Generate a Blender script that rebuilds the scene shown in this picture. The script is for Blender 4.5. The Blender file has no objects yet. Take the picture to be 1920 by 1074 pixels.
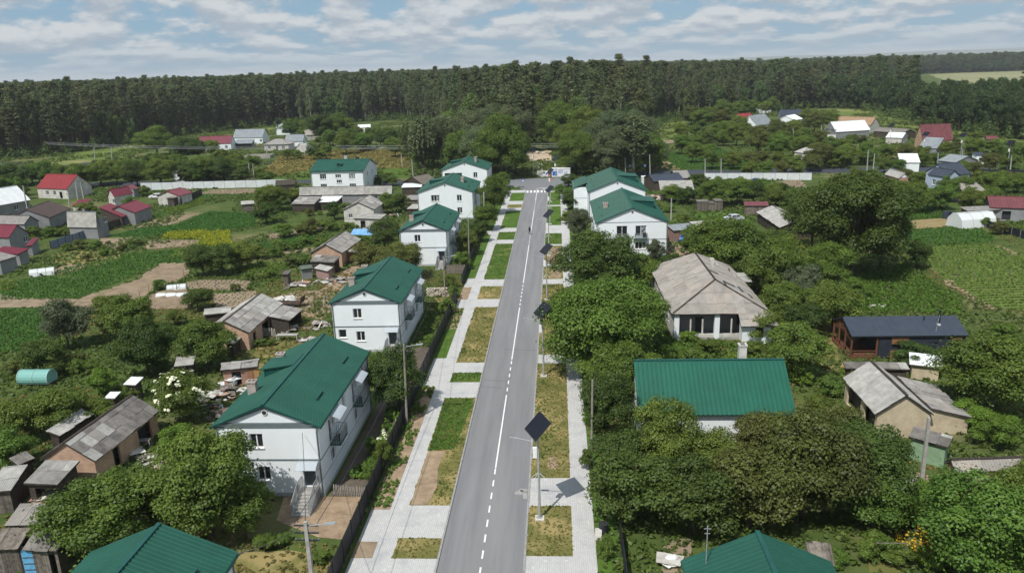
import bpy, math, random
import numpy as np
from mathutils import Vector, Matrix

# ------------------------------------------------------------------ camera, sky, sun, exposure
SC = bpy.context.scene
COL = SC.collection
CAM_H = 34.0
F_PX, W_PX, H_PX = 1450.0, 1920.0, 1074.0
R_CW = np.array([[0.99808758, -0.01356853, -0.06030827],
                 [0.05430829, -0.27352835, 0.96032955],
                 [-0.02952628, -0.96176823, -0.27226836]])   # columns: camera right, down, forward
cam_data = bpy.data.cameras.new('camera')
cam = bpy.data.objects.new('camera', cam_data)
COL.objects.link(cam)
cam_data.sensor_width = 36.0
cam_data.lens = 36.0 * F_PX / W_PX
cam_data.clip_start, cam_data.clip_end = 0.5, 40000.0
_r, _d, _f = R_CW[:, 0], R_CW[:, 1], R_CW[:, 2]
cam.matrix_world = Matrix(((_r[0], -_d[0], -_f[0], 0), (_r[1], -_d[1], -_f[1], 0), (_r[2], -_d[2], -_f[2], CAM_H), (0, 0, 0, 1)))
SC.camera = cam

TO_SUN = Vector((-0.45, -0.855, 0)).normalized()
SUN_EL = math.radians(56.0)
world = bpy.data.worlds.new('World'); SC.world = world; world.use_nodes = True
def build_world():
    nt = world.node_tree; nt.nodes.clear()
    N = nt.nodes.new; L = nt.links.new
    out = N('ShaderNodeOutputWorld'); bg = N('ShaderNodeBackground'); bg.inputs['Strength'].default_value = 0.088
    sky = N('ShaderNodeTexSky'); sky.sky_type = 'NISHITA'; sky.sun_disc = False
    sky.sun_elevation = SUN_EL; sky.sun_rotation = math.atan2(TO_SUN.x, TO_SUN.y)
    sky.altitude = 120; sky.air_density = 1.0; sky.dust_density = 1.0; sky.ozone_density = 1.5
    # a broken deck of cumulus: noise on a flat layer overhead, seen in perspective
    tc = N('ShaderNodeTexCoord'); sep = N('ShaderNodeSeparateXYZ'); L(tc.outputs['Generated'], sep.inputs[0])
    def math_(op, a, b=None, c=None):
        n = N('ShaderNodeMath'); n.operation = op
        for i, v in enumerate((a, b, c)):
            if v is None: continue
            if isinstance(v, (int, float)): n.inputs[i].default_value = v
            else: L(v, n.inputs[i])
        return n.outputs[0]
    rr = math_('SQRT', math_('ADD', math_('MULTIPLY', sep.outputs[0], sep.outputs[0]), math_('MULTIPLY', sep.outputs[1], sep.outputs[1])))
    rr = math_('MAXIMUM', rr, 0.05); vv = math_('LOGARITHM', math_('ADD', math_('MAXIMUM', sep.outputs[2], 0.0), 0.03), 2.718)
    def layer(dv):
        comb = N('ShaderNodeCombineXYZ'); L(math_('MULTIPLY', math_('DIVIDE', sep.outputs[0], rr), 17.0), comb.inputs[0]); L(math_('MULTIPLY', math_('DIVIDE', sep.outputs[1], rr), 17.0), comb.inputs[1])
        L(math_('MULTIPLY', math_('ADD', vv, dv), 4.0), comb.inputs[2])
        def nz(scale, detail, rough, off):
            mp = N('ShaderNodeMapping'); L(comb.outputs[0], mp.inputs[0]); mp.inputs['Location'].default_value = (off, off * .7, off * .3)
            t = N('ShaderNodeTexNoise'); t.inputs['Scale'].default_value = scale; t.inputs['Detail'].default_value = detail
            t.inputs['Roughness'].default_value = rough; L(mp.outputs[0], t.inputs['Vector']); return t.outputs['Fac']
        a = nz(1.0, 8, 0.55, 3.1); b = nz(0.28, 3, 0.5, 11.7)
        return math_('MULTIPLY_ADD', b, 0.45, a)
    d0 = layer(0.0); d1 = layer(0.10)
    mr = N('ShaderNodeMapRange'); mr.interpolation_type = 'SMOOTHSTEP'; L(d0, mr.inputs[0])
    mr.inputs[1].default_value = 0.60; mr.inputs[2].default_value = 0.76
    # thinner cover right at the horizon, where the haze takes the clouds
    hz = N('ShaderNodeMapRange'); hz.interpolation_type = 'SMOOTHSTEP'; L(sep.outputs[2], hz.inputs[0])
    hz.inputs[1].default_value = -0.01; hz.inputs[2].default_value = 0.045; hz.inputs[3].default_value = 0.25; hz.inputs[4].default_value = 0.95
    mask = math_('MULTIPLY', mr.outputs[0], hz.outputs[0])
    # lit crests against grey bases: density falls off upward at a crest
    edge = math_('SUBTRACT', d0, d1)
    lit = N('ShaderNodeMapRange'); L(edge, lit.inputs[0]); lit.inputs[1].default_value = -0.09; lit.inputs[2].default_value = 0.11
    cr = N('ShaderNodeMix'); cr.data_type = 'RGBA'; L(lit.outputs[0], cr.inputs['Factor'])
    cr.inputs['A'].default_value = (3.9, 4.5, 5.2, 1); cr.inputs['B'].default_value = (6.3, 6.6, 6.8, 1)
    # calm the clear-air colour a little towards the pale blue of a humid summer day
    base = N('ShaderNodeMix'); base.data_type = 'RGBA'; base.inputs['Factor'].default_value = 0.75
    L(sky.outputs[0], base.inputs['A']); base.inputs['B'].default_value = (2.15, 3.9, 5.7, 1)
    mx = N('ShaderNodeMix'); mx.data_type = 'RGBA'; L(mask, mx.inputs['Factor'])
    L(base.outputs['Result'], mx.inputs['A']); L(cr.outputs['Result'], mx.inputs['B'])
    L(mx.outputs['Result'], bg.inputs['Color']); L(bg.outputs[0], out.inputs[0])
build_world()
sun_data = bpy.data.lights.new('sun', 'SUN'); sun_data.energy = 3.8; sun_data.angle = math.radians(0.53); sun_data.color = (1.0, 0.965, 0.9)
sun = bpy.data.objects.new('sun', sun_data); COL.objects.link(sun)
_to = Vector((TO_SUN.x * math.cos(SUN_EL), TO_SUN.y * math.cos(SUN_EL), math.sin(SUN_EL)))
sun.rotation_euler = _to.to_track_quat('Z', 'Y').to_euler()
vs = SC.view_settings; vs.view_transform = 'Standard'; vs.look = 'None'; vs.exposure = 0.22; vs.gamma = 1.0; vs.use_curve_mapping = False
SC.render.engine = 'CYCLES'
SC.cycles.max_bounces = 6; SC.cycles.diffuse_bounces = 2; SC.cycles.glossy_bounces = 2; SC.cycles.transmission_bounces = 3
SC.cycles.transparent_max_bounces = 6; SC.cycles.volume_bounces = 0; SC.cycles.volume_step_rate = 5; SC.cycles.use_denoising = True
SC.cycles.use_adaptive_sampling = True; SC.cycles.adaptive_threshold = 0.02
RNG = random.Random(7)
NR = np.random.default_rng(7)

def at(px, py, z=0.0):
    """survey: the point at height z that lies on the sight line through a picture point"""
    w = R_CW @ np.array([(px - 960) / F_PX, (py - 537) / F_PX, 1.0])
    t = (z - CAM_H) / w[2]
    return Vector((w[0] * t, w[1] * t, z))
def height_at(p, qx, qy):
    w = R_CW @ np.array([(qx - 960) / F_PX, (qy - 537) / F_PX, 1.0])
    t = (p[0] * w[0] + p[1] * w[1]) / (w[0] ** 2 + w[1] ** 2)
    return CAM_H + w[2] * t
def m_per_px(p):
    d = np.array([p[0], p[1], -CAM_H]); return float(d @ R_CW[:, 2]) / F_PX

# ------------------------------------------------------------------ materials
MATS = {}
def nodes_of(m):
    m.use_nodes = True; nt = m.node_tree; nt.nodes.clear(); return nt
def mat(name, col, col2=None, rough=0.8, scale=1.0, detail=4, bump=0.0, bump_scale=None, spec=0.3, metal=0.0, rand=0.0, contrast=(0.35, 0.65), world=False, col3=None, scale3=0.15, c3=(0.5, 0.62), stretch=None):
    """two-tone procedural surface; rand = per-object shift of brightness"""
    if name in MATS: return MATS[name]
    m = bpy.data.materials.new(name); nt = nodes_of(m); N = nt.nodes.new; L = nt.links.new
    out = N('ShaderNodeOutputMaterial'); b = N('ShaderNodeBsdfPrincipled'); L(b.outputs[0], out.inputs[0])
    b.inputs['Roughness'].default_value = rough; b.inputs['Specular IOR Level'].default_value = spec; b.inputs['Metallic'].default_value = metal
    if world: src = N('ShaderNodeNewGeometry').outputs['Position']
    else: src = N('ShaderNodeTexCoord').outputs['Object']
    col2 = col2 or tuple(c * 0.8 for c in col)
    if stretch: mp_ = N('ShaderNodeMapping'); mp_.inputs['Scale'].default_value = stretch; L(src, mp_.inputs[0]); src = mp_.outputs[0]
    nz = N('ShaderNodeTexNoise'); nz.inputs['Scale'].default_value = scale; nz.inputs['Detail'].default_value = detail; nz.inputs['Roughness'].default_value = 0.6
    L(src, nz.inputs['Vector'])
    mr = N('ShaderNodeMapRange'); L(nz.outputs['Fac'], mr.inputs[0]); mr.inputs[1].default_value, mr.inputs[2].default_value = contrast
    mx = N('ShaderNodeMix'); mx.data_type = 'RGBA'; L(mr.outputs[0], mx.inputs['Factor'])
    mx.inputs['A'].default_value = (*col2, 1); mx.inputs['B'].default_value = (*col, 1); res = mx.outputs['Result']
    if col3:
        n3 = N('ShaderNodeTexNoise'); n3.inputs['Scale'].default_value = scale3; n3.inputs['Detail'].default_value = 5; n3.inputs['Roughness'].default_value = 0.6; L(src, n3.inputs['Vector'])
        m3 = N('ShaderNodeMapRange'); L(n3.outputs['Fac'], m3.inputs[0]); m3.inputs[1].default_value, m3.inputs[2].default_value = c3
        x3 = N('ShaderNodeMix'); x3.data_type = 'RGBA'; L(m3.outputs[0], x3.inputs['Factor']); L(res, x3.inputs['A']); x3.inputs['B'].default_value = (*col3, 1); res = x3.outputs['Result']
    if rand:
        oi = N('ShaderNodeObjectInfo'); rr = N('ShaderNodeMapRange'); L(oi.outputs['Random'], rr.inputs[0]); rr.inputs[3].default_value = 1 - rand; rr.inputs[4].default_value = 1 + rand
        hs = N('ShaderNodeHueSaturation'); L(rr.outputs[0], hs.inputs['Value']); L(res, hs.inputs['Color']); res = hs.outputs[0]
    L(res, b.inputs['Base Color'])
    if bump:
        bn = N('ShaderNodeTexNoise'); bn.inputs['Scale'].default_value = bump_scale or scale * 4; bn.inputs['Detail'].default_value = 4; L(src, bn.inputs['Vector'])
        bp = N('ShaderNodeBump'); bp.inputs['Strength'].default_value = bump; bp.inputs['Distance'].default_value = 0.1; L(bn.outputs['Fac'], bp.inputs['Height']); L(bp.outputs[0], b.inputs['Normal'])
    MATS[name] = m; return m
def leaf_mat(name, col, col2, trans=0.35, rand=0.12, hue=0.012):
    """foliage: per-leaf tint from the colour attribute, per-plant shift from Object Info"""
    if name in MATS: return MATS[name]
    m = bpy.data.materials.new(name); nt = nodes_of(m); N = nt.nodes.new; L = nt.links.new
    out = N('ShaderNodeOutputMaterial')
    at_ = N('ShaderNodeAttribute'); at_.attribute_name = 'tint'
    mx = N('ShaderNodeMix'); mx.data_type = 'RGBA'; L(at_.outputs['Fac'], mx.inputs['Factor']); mx.inputs['A'].default_value = (*col2, 1); mx.inputs['B'].default_value = (*col, 1)
    oi = N('ShaderNodeObjectInfo'); hs = N('ShaderNodeHueSaturation'); L(mx.outputs['Result'], hs.inputs['Color'])
    r1 = N('ShaderNodeMapRange'); L(oi.outputs['Random'], r1.inputs[0]); r1.inputs[3].default_value = 1 - rand; r1.inputs[4].default_value = 1 + rand; L(r1.outputs[0], hs.inputs['Value'])
    w = N('ShaderNodeTexWhiteNoise'); w.noise_dimensions = '1D'; L(oi.outputs['Random'], w.inputs['W'])
    r2 = N('ShaderNodeMapRange'); L(w.outputs['Value'], r2.inputs[0]); r2.inputs[3].default_value = 0.5 - hue; r2.inputs[4].default_value = 0.5 + hue; L(r2.outputs[0], hs.inputs['Hue'])
    df = N('ShaderNodeBsdfDiffuse'); tr = N('ShaderNodeBsdfTranslucent'); gl = N('ShaderNodeBsdfGlossy'); gl.inputs['Roughness'].default_value = 0.45; gl.inputs['Color'].default_value = (0.9, 0.95, 1, 1)
    L(hs.outputs[0], df.inputs['Color']); L(hs.outputs[0], tr.inputs['Color'])
    ms = N('ShaderNodeMixShader'); ms.inputs[0].default_value = trans; L(df.outputs[0], ms.inputs[1]); L(tr.outputs[0], ms.inputs[2])
    m2 = N('ShaderNodeMixShader'); m2.inputs[0].default_value = 0.012; L(ms.outputs[0], m2.inputs[1]); L(gl.outputs[0], m2.inputs[2])
    L(m2.outputs[0], out.inputs[0]); MATS[name] = m; return m
def brick_mat(name, c1, c2, mortar, scale=1.0):
    if name in MATS: return MATS[name]
    m = bpy.data.materials.new(name); nt = nodes_of(m); N = nt.nodes.new; L = nt.links.new
    out = N('ShaderNodeOutputMaterial'); b = N('ShaderNodeBsdfPrincipled'); L(b.outputs[0], out.inputs[0]); b.inputs['Roughness'].default_value = 0.9
    tc = N('ShaderNodeTexCoord'); sp = N('ShaderNodeSeparateXYZ'); L(tc.outputs['Object'], sp.inputs[0])
    ad = N('ShaderNodeMath'); ad.operation = 'ADD'; L(sp.outputs[0], ad.inputs[0]); L(sp.outputs[1], ad.inputs[1])
    cb = N('ShaderNodeCombineXYZ'); L(ad.outputs[0], cb.inputs[0]); L(sp.outputs[2], cb.inputs[1])
    br = N('ShaderNodeTexBrick'); L(cb.outputs[0], br.inputs['Vector']); br.inputs['Scale'].default_value = scale
    br.inputs['Color1'].default_value = (*c1, 1); br.inputs['Color2'].default_value = (*c2, 1); br.inputs['Mortar'].default_value = (*mortar, 1)
    br.inputs['Brick Width'].default_value = 0.27; br.inputs['Row Height'].default_value = 0.085; br.inputs['Mortar Size'].default_value = 0.012
    nz = N('ShaderNodeTexNoise'); nz.inputs['Scale'].default_value = 1.3; nz.inputs['Detail'].default_value = 5; L(tc.outputs['Object'], nz.inputs['Vector'])
    hs = N('ShaderNodeHueSaturation'); mr = N('ShaderNodeMapRange'); L(nz.outputs['Fac'], mr.inputs[0]); mr.inputs[3].default_value = 0.6; mr.inputs[4].default_value = 1.35
    L(mr.outputs[0], hs.inputs['Value']); L(br.outputs['Color'], hs.inputs['Color']); L(hs.outputs[0], b.inputs['Base Color'])
    MATS[name] = m; return m

# ------------------------------------------------------------------ mesh helpers
class MB:
    def __init__(s): s.v = []; s.f = []
    def poly(s, pts):
        i = len(s.v); s.v += [tuple(p) for p in pts]; s.f.append(tuple(range(i, i + len(pts)))); return s
    def hexa(s, p):                       # 8 corners: bottom ring 0-3 ccw, top ring 4-7
        i = len(s.v); s.v += [tuple(q) for q in p]
        s.f += [tuple(i + k for k in q) for q in ((3, 2, 1, 0), (4, 5, 6, 7), (0, 1, 5, 4), (1, 2, 6, 5), (2, 3, 7, 6), (3, 0, 4, 7))]; return s
    def box(s, x0, x1, y0, y1, z0, z1):
        return s.hexa(((x0, y0, z0), (x1, y0, z0), (x1, y1, z0), (x0, y1, z0), (x0, y0, z1), (x1, y0, z1), (x1, y1, z1), (x0, y1, z1)))
    def bar(s, a, b, w, h=None):          # square bar from a to b
        a, b = Vector(a), Vector(b); d = (b - a).normalized(); h = h or w
        u = d.cross(Vector((0, 0, 1))); u = u.normalized() if u.length > 1e-4 else Vector((1, 0, 0)); v = u.cross(d).normalized()
        u = u * w / 2; v = v * h / 2
        return s.hexa([a - u - v, a + u - v, a + u + v, a - u + v, b - u - v, b + u - v, b + u + v, b - u + v])
    def tube(s, pts, rad, n=8, cap=True):
        pts = [Vector(p) for p in pts]; rad = rad if hasattr(rad, '__len__') else [rad] * len(pts); i0 = len(s.v)
        for k, p in enumerate(pts):
            d = (pts[min(k + 1, len(pts) - 1)] - pts[max(k - 1, 0)]).normalized()
            u = d.cross(Vector((0.13, 0.07, 1)) if abs(d.z) < 0.9 else Vector((1, 0.1, 0))).normalized(); v = d.cross(u)
            for j in range(n):
                a = 2 * math.pi * j / n; s.v.append(tuple(p + (u * math.cos(a) + v * math.sin(a)) * rad[k]))
        for k in range(len(pts) - 1):
            for j in range(n):
                j2 = (j + 1) % n; a = i0 + k * n; s.f.append((a + j, a + j2, a + n + j2, a + n + j))
        if cap:
            s.f.append(tuple(i0 + j for j in reversed(range(n)))); e = i0 + (len(pts) - 1) * n; s.f.append(tuple(e + j for j in range(n)))
        return s
    def prism(s, poly2, z0, z1):          # vertical prism on an xy polygon (ccw)
        n = len(poly2); i = len(s.v); s.v += [(p[0], p[1], z0) for p in poly2] + [(p[0], p[1], z1) for p in poly2]
        s.f.append(tuple(i + k for k in reversed(range(n)))); s.f.append(tuple(i + n + k for k in range(n)))
        for k in range(n): k2 = (k + 1) % n; s.f.append((i + k, i + k2, i + n + k2, i + n + k))
        return s
    def slab(s, pts, t):                  # polygon in space given thickness t along minus its normal
        pts = [Vector(p) for p in pts]; nn = (pts[1] - pts[0]).cross(pts[2] - pts[0]).normalized() * t; n = len(pts); i = len(s.v)
        s.v += [tuple(p) for p in pts] + [tuple(p - nn) for p in pts]
        s.f.append(tuple(i + k for k in range(n))); s.f.append(tuple(i + n + k for k in reversed(range(n))))
        for k in range(n): k2 = (k + 1) % n; s.f.append((i + k2, i + k, i + n + k, i + n + k2))
        return s
    def blob(s, c, r, n=7, m=5, jit=0.25, rng=RNG):
        i = len(s.v)
        for a in range(m + 1):
            th = math.pi * a / m
            for b in range(n):
                ph = 2 * math.pi * b / n; q = 1 + rng.uniform(-jit, jit)
                s.v.append((c[0] + r[0] * q * math.sin(th) * math.cos(ph), c[1] + r[1] * q * math.sin(th) * math.sin(ph), c[2] + r[2] * q * math.cos(th)))
        for a in range(m):
            for b in range(n): b2 = (b + 1) % n; s.f.append((i + a * n + b, i + (a + 1) * n + b, i + (a + 1) * n + b2, i + a * n + b2))
        return s
    def mesh(s, name, m, smooth=False):
        me = bpy.data.meshes.new(name); me.from_pydata(s.v, [], s.f)
        if m: me.materials.append(m)
        if smooth: me.polygons.foreach_set('use_smooth', [True] * len(me.polygons))
        me.update(); return me
    def build(s, name, m, parent=None, loc=None, smooth=False):
        return obj(name, s.mesh(name, m, smooth), parent, loc)
def obj(name, data, parent=None, loc=None, rz=0.0):
    o = bpy.data.objects.new(name, data); COL.objects.link(o)
    if parent is not None: o.parent = parent
    if loc is not None: o.location = loc
    if rz: o.rotation_euler = (0, 0, rz)
    return o
def tag(o, label, cat, group=None):
    o['label'] = label; o['category'] = cat
    if group: o['group'] = group
    return o
def thing(name, label, cat, loc=(0, 0, 0), rz=0.0, group=None):
    o = obj(name, None, None, loc, rz); o.empty_display_size = 0.5; return tag(o, label, cat, group)
def structure(o): o['kind'] = 'structure'; return o
def stuff(o, label=None, cat=None):
    o['kind'] = 'stuff'
    if label: o['label'] = label; o['category'] = cat
    return o
def copy_tree(o, parent=None):
    c = o.copy(); COL.objects.link(c)
    if parent is not None: c.parent = parent
    for ch in o.children: copy_tree(ch, c)
    return c
def quads_mesh(name, V, m, tint=None, tri=False):
    """V: (n,k,3) numpy array of k-gons"""
    n, k = V.shape[:2]; me = bpy.data.meshes.new(name)
    me.vertices.add(n * k); me.vertices.foreach_set('co', V.astype(np.float32).ravel())
    me.loops.add(n * k); me.loops.foreach_set('vertex_index', np.arange(n * k, dtype=np.int32))
    me.polygons.add(n); me.polygons.foreach_set('loop_start', np.arange(0, n * k, k, dtype=np.int32))
    if tint is not None:
        a = me.attributes.new('tint', 'FLOAT', 'FACE'); a.data.foreach_set('value', tint.astype(np.float32))
    me.materials.append(m); me.update(calc_edges=True); return me
# ------------------------------------------------------------------ shared surfaces
M_GROUND = mat('meadow_ground', (0.085, 0.115, 0.030), (0.045, 0.075, 0.018), 0.95, 0.35, 8, 0.6, 3.0, 0.1, world=True, col3=(0.17, 0.155, 0.075), scale3=0.045, c3=(0.52, 0.68))
M_ASPHALT = mat('asphalt', (0.222, 0.221, 0.226), (0.168, 0.169, 0.177), 0.9, 1.1, 8, 0.15, 30, 0.2, world=True, col3=(0.25, 0.247, 0.242), scale3=0.45, c3=(0.5, 0.8), contrast=(0.3, 0.7), stretch=(1.0, 0.07, 1.0))
M_ASPHALT2 = mat('street_asphalt', (0.055, 0.062, 0.078), (0.04, 0.046, 0.06), 0.85, 0.5, 6, 0.2, 20, 0.3, world=True)
M_KERB = mat('kerb_concrete', (0.34, 0.33, 0.32), (0.24, 0.235, 0.23), 0.9, 2.0, 5, world=True)
M_PAINT = mat('road_paint', (0.80, 0.80, 0.79), (0.66, 0.66, 0.65), 0.7, 6, 4)
M_CONC = mat('concrete', (0.36, 0.35, 0.33), (0.25, 0.245, 0.23), 0.9, 1.5, 6, 0.3, 12)
M_CONC_POLE = mat('pole_concrete', (0.40, 0.39, 0.36), (0.28, 0.27, 0.25), 0.9, 2.5, 5)
M_SAND = mat('bare_soil', (0.36, 0.27, 0.185), (0.23, 0.165, 0.11), 0.97, 0.9, 8, 0.8, 5, 0.05, world=True, col3=(0.15, 0.145, 0.06), scale3=0.35, c3=(0.6, 0.75))
M_SOIL = mat('tilled_soil', (0.30, 0.235, 0.165), (0.20, 0.15, 0.105), 0.97, 0.6, 8, 0.8, 4, 0.05, world=True, col3=(0.16, 0.16, 0.07), scale3=0.22, c3=(0.58, 0.72))
M_LAWN = mat('verge_lawn', (0.185, 0.165, 0.060), (0.105, 0.120, 0.034), 0.95, 0.45, 8, 0.5, 10, 0.05, world=True, col3=(0.30, 0.24, 0.105), scale3=0.30, c3=(0.46, 0.62), contrast=(0.3, 0.7))
M_LAWN_G = mat('green_lawn', (0.085, 0.150, 0.028), (0.055, 0.105, 0.020), 0.95, 0.6, 8, 0.5, 10, 0.05, world=True, col3=(0.20, 0.19, 0.07), scale3=0.35, c3=(0.56, 0.74))
M_CROP = mat('crop_ground', (0.070, 0.115, 0.026), (0.05, 0.08, 0.02), 0.95, 0.5, 8, 0.8, 4, 0.05, world=True)
M_DRY = mat('dry_meadow', (0.24, 0.175, 0.062), (0.115, 0.125, 0.036), 0.95, 0.06, 8, 0.5, 1.5, 0.05, world=True, col3=(0.11, 0.135, 0.035), scale3=0.03, c3=(0.5, 0.62))
M_FIELD = mat('far_meadow', (0.145, 0.185, 0.050), (0.095, 0.135, 0.035), 0.95, 0.05, 8, 0.5, 1.0, 0.05, world=True, col3=(0.23, 0.22, 0.09), scale3=0.02, c3=(0.52, 0.66))
def paver_mat():
    m = bpy.data.materials.new('paving'); nt = nodes_of(m); N = nt.nodes.new; L = nt.links.new
    out = N('ShaderNodeOutputMaterial'); b = N('ShaderNodeBsdfPrincipled'); L(b.outputs[0], out.inputs[0]); b.inputs['Roughness'].default_value = 0.9; b.inputs['Specular IOR Level'].default_value = 0.15
    g = N('ShaderNodeNewGeometry'); mp = N('ShaderNodeMapping'); mp.inputs['Rotation'].default_value = (0, 0, math.radians(90)); L(g.outputs['Position'], mp.inputs[0])
    br = N('ShaderNodeTexBrick'); L(mp.outputs[0], br.inputs['Vector']); br.inputs['Scale'].default_value = 1.0; br.inputs['Brick Width'].default_value = 0.30; br.inputs['Row Height'].default_value = 0.15; br.inputs['Mortar Size'].default_value = 0.012
    br.inputs['Color1'].default_value = (0.50, 0.497, 0.492, 1); br.inputs['Color2'].default_value = (0.45, 0.447, 0.443, 1); br.inputs['Mortar'].default_value = (0.33, 0.32, 0.30, 1)
    def nz(s, d):
        n = N('ShaderNodeTexNoise'); n.inputs['Scale'].default_value = s; n.inputs['Detail'].default_value = d; n.inputs['Roughness'].default_value = 0.65; L(g.outputs['Position'], n.inputs['Vector']); return n.outputs['Fac']
    m1 = N('ShaderNodeMapRange'); L(nz(0.55, 7), m1.inputs[0]); m1.inputs[1].default_value, m1.inputs[2].default_value = 0.50, 0.66
    x1 = N('ShaderNodeMix'); x1.data_type = 'RGBA'; L(m1.outputs[0], x1.inputs['Factor']); L(br.outputs['Color'], x1.inputs['A']); x1.inputs['B'].default_value = (0.35, 0.355, 0.36, 1)
    m2 = N('ShaderNodeMapRange'); L(nz(2.2, 6), m2.inputs[0]); m2.inputs[1].default_value, m2.inputs[2].default_value = 0.56, 0.70
    x2 = N('ShaderNodeMix'); x2.data_type = 'RGBA'; L(m2.outputs[0], x2.inputs['Factor']); L(x1.outputs['Result'], x2.inputs['A']); x2.inputs['B'].default_value = (0.57, 0.545, 0.50, 1)
    L(x2.outputs['Result'], b.inputs['Base Color']); MATS['paving'] = m; return m
M_PAVE = paver_mat()

# ------------------------------------------------------------------ ground and streets
def sheet(name, poly, z, m, parent=None):
    if parent is None: LAYER[0] += 1; z += 0.0008 * (LAYER[0] % 90)     # no two sheets share a plane
    b = MB(); b.poly([(p[0], p[1], z) for p in poly]); o = b.build(name, m, parent)
    if parent is None: structure(o)
    return o
LAYER = [-1]
def rect(x0, x1, y0, y1): return [(x0, y0), (x1, y0), (x1, y1), (x0, y1)]
S_ = 30000.0
sheet('ground', rect(-S_, S_, -S_, S_), 0.0, M_GROUND)
def pxpoly(pts, ox=0, oy=0, s=1.0): return [at(ox + x / s, oy + y / s).xy for x, y in pts]
# village street: asphalt with kerbs both sides
road = sheet('road', [(-8.88, 20), (-2.78, 20), (-2.78, 219), (-2.0, 223.5), (1.0, 226.5), (1.0, 229), (-13.5, 229), (-13.5, 227), (-10.2, 223.5), (-8.88, 219)], 0.016, M_ASPHALT)
cross_street = sheet('cross_street', [(-160, 248), (-84, 246.5), (-40, 232), (-13.5, 228.5), (1, 228.5), (14, 233), (30, 246), (75, 243), (130, 240), (135, 251), (78, 255), (30, 257), (10, 246), (-14, 243), (-45, 245), (-86, 256), (-160, 259)], 0.012, M_ASPHALT2)
sheet('side_street', [(-260, 318), (-139, 306), (-100, 300), (-100, 304), (-139, 312), (-260, 338)], 0.012, M_ASPHALT2)
sheet('junction_asphalt', [(-26, 231), (-13.5, 226.9), (-10.2, 223.4), (-2.0, 223.4), (1, 226.4), (10, 231), (13, 238), (8, 243.5), (-14, 243), (-27, 243)], 0.02, mat('junction_grey', (0.20, 0.205, 0.215), (0.16, 0.165, 0.175), 0.9, 0.8, 6, world=True))
kb = MB(); kb.box(-9.03, -8.88, 20, 221, 0.0, 0.115); structure(kb.build('kerb_left', M_KERB))
kb = MB(); kb.box(-2.78, -2.63, 20, 221, 0.0, 0.115); structure(kb.build('kerb_right', M_KERB))
kb = MB(); kb.prism([(-26, 243.2), (8, 243.9), (8, 244.3), (-26, 243.6)], 0, 0.12); structure(kb.build('kerb_far', M_KERB))
# pavements with their driveways, then the lawns laid in as plots
def xl(y): return -13.8 - 0.6 * max(0.0, y - 75) / 150     # outer edge of the left walk drifts out a little
pave_l = sheet('pavement_left', [(-15.35, 20), (-9.03, 20), (-9.03, 221), (-15.3, 221)], 0.05, M_PAVE)
pave_r = sheet('pavement_right', [(-2.63, 20), (2.45, 20), (2.45, 218), (-2.63, 218)], 0.05, M_PAVE)
LEFT_PLOTS = [(30.0, 43.6), (48.0, 50.5), (55.05, 76.2), (80.5, 83.3), (86.5, 108.7), (112.9, 120.0), (124.2, 151.1), (154.9, 162.5), (167.0, 187.8), (192.0, 196.9), (202.3, 216.0)]
RIGHT_PLOTS = [(36.0, 44.0), (48.4, 55.0), (59.4, 86.0), (89.0, 120.8), (123.9, 132.0), (134.6, 148.6), (150.0, 160.3), (169.0, 193.1), (195.0, 216.5)]
GREENISH = {(86.5, 108.7): 0, (80.5, 83.3): 1, (124.2, 151.1): 1, (154.9, 162.5): 1, (167.0, 187.8): 1, (192.0, 196.9): 0, (202.3, 216.0): 1, (169.0, 193.1): 1, (195.0, 216.5): 1, (150.0, 160.3): 1}
PLOTS = []
def lawn(x0, x1, y0, y1, green):
    b = MB(); n = max(2, int((y1 - y0) / 0.5)); pts = []
    j = lambda: RNG.uniform(-0.10, 0.10)
    pts = [(x0 + j(), y0 + (y1 - y0) * k / n) for k in range(n, -1, -1)] + [(x1, y0 + (y1 - y0) * k / n) for k in range(n + 1)]
    b.prism(pts, 0.0, 0.075); structure(b.build('lawn', M_LAWN_G if green else M_LAWN)); PLOTS.append((x0, x1, y0, y1, green))
for (y0, y1) in LEFT_PLOTS: lawn(-12.35 - 0.5 * max(0, y0 - 75) / 150, -9.05, y0, y1, GREENISH.get((y0, y1), 0))
for (y0, y1) in RIGHT_PLOTS: lawn(-2.61, 0.75, y0, y1, GREENISH.get((y0, y1), 0))
sheet('lawn', [(-12.25, 64.3), (-9.9, 64.6), (-9.5, 70), (-9.25, 76.1), (-12.4, 76.1)], 0.080, mat('lush_lawn', (0.062, 0.135, 0.020), (0.045, 0.10, 0.016), 0.95, 1.2, 8, 0.5, 12, 0.05, world=True))
PLOTS.append((-12.3, -9.8, 64.3, 76.1, 2))
sheet('sand_strip', [(-12.25, 55.1), (-10.8, 55.1), (-10.5, 58), (-10.9, 61), (-10.7, 64.2), (-12.3, 64.2)], 0.082, M_SAND)
sheet('sand_patch', [(-1.2, 61), (-0.5, 60.8), (-0.2, 61.8), (-0.6, 63.2), (-1.2, 62.8)], 0.080, M_SAND)
sheet('sand_patch', [(-1.6, 124.4), (0.4, 124.4), (0.5, 131.5), (-0.9, 131.7)], 0.080, M_SAND)
sheet('sand_patch', [(-2.2, 134.8), (0.5, 134.8), (0.5, 146), (-1.5, 147)], 0.080, M_SAND)
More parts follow.
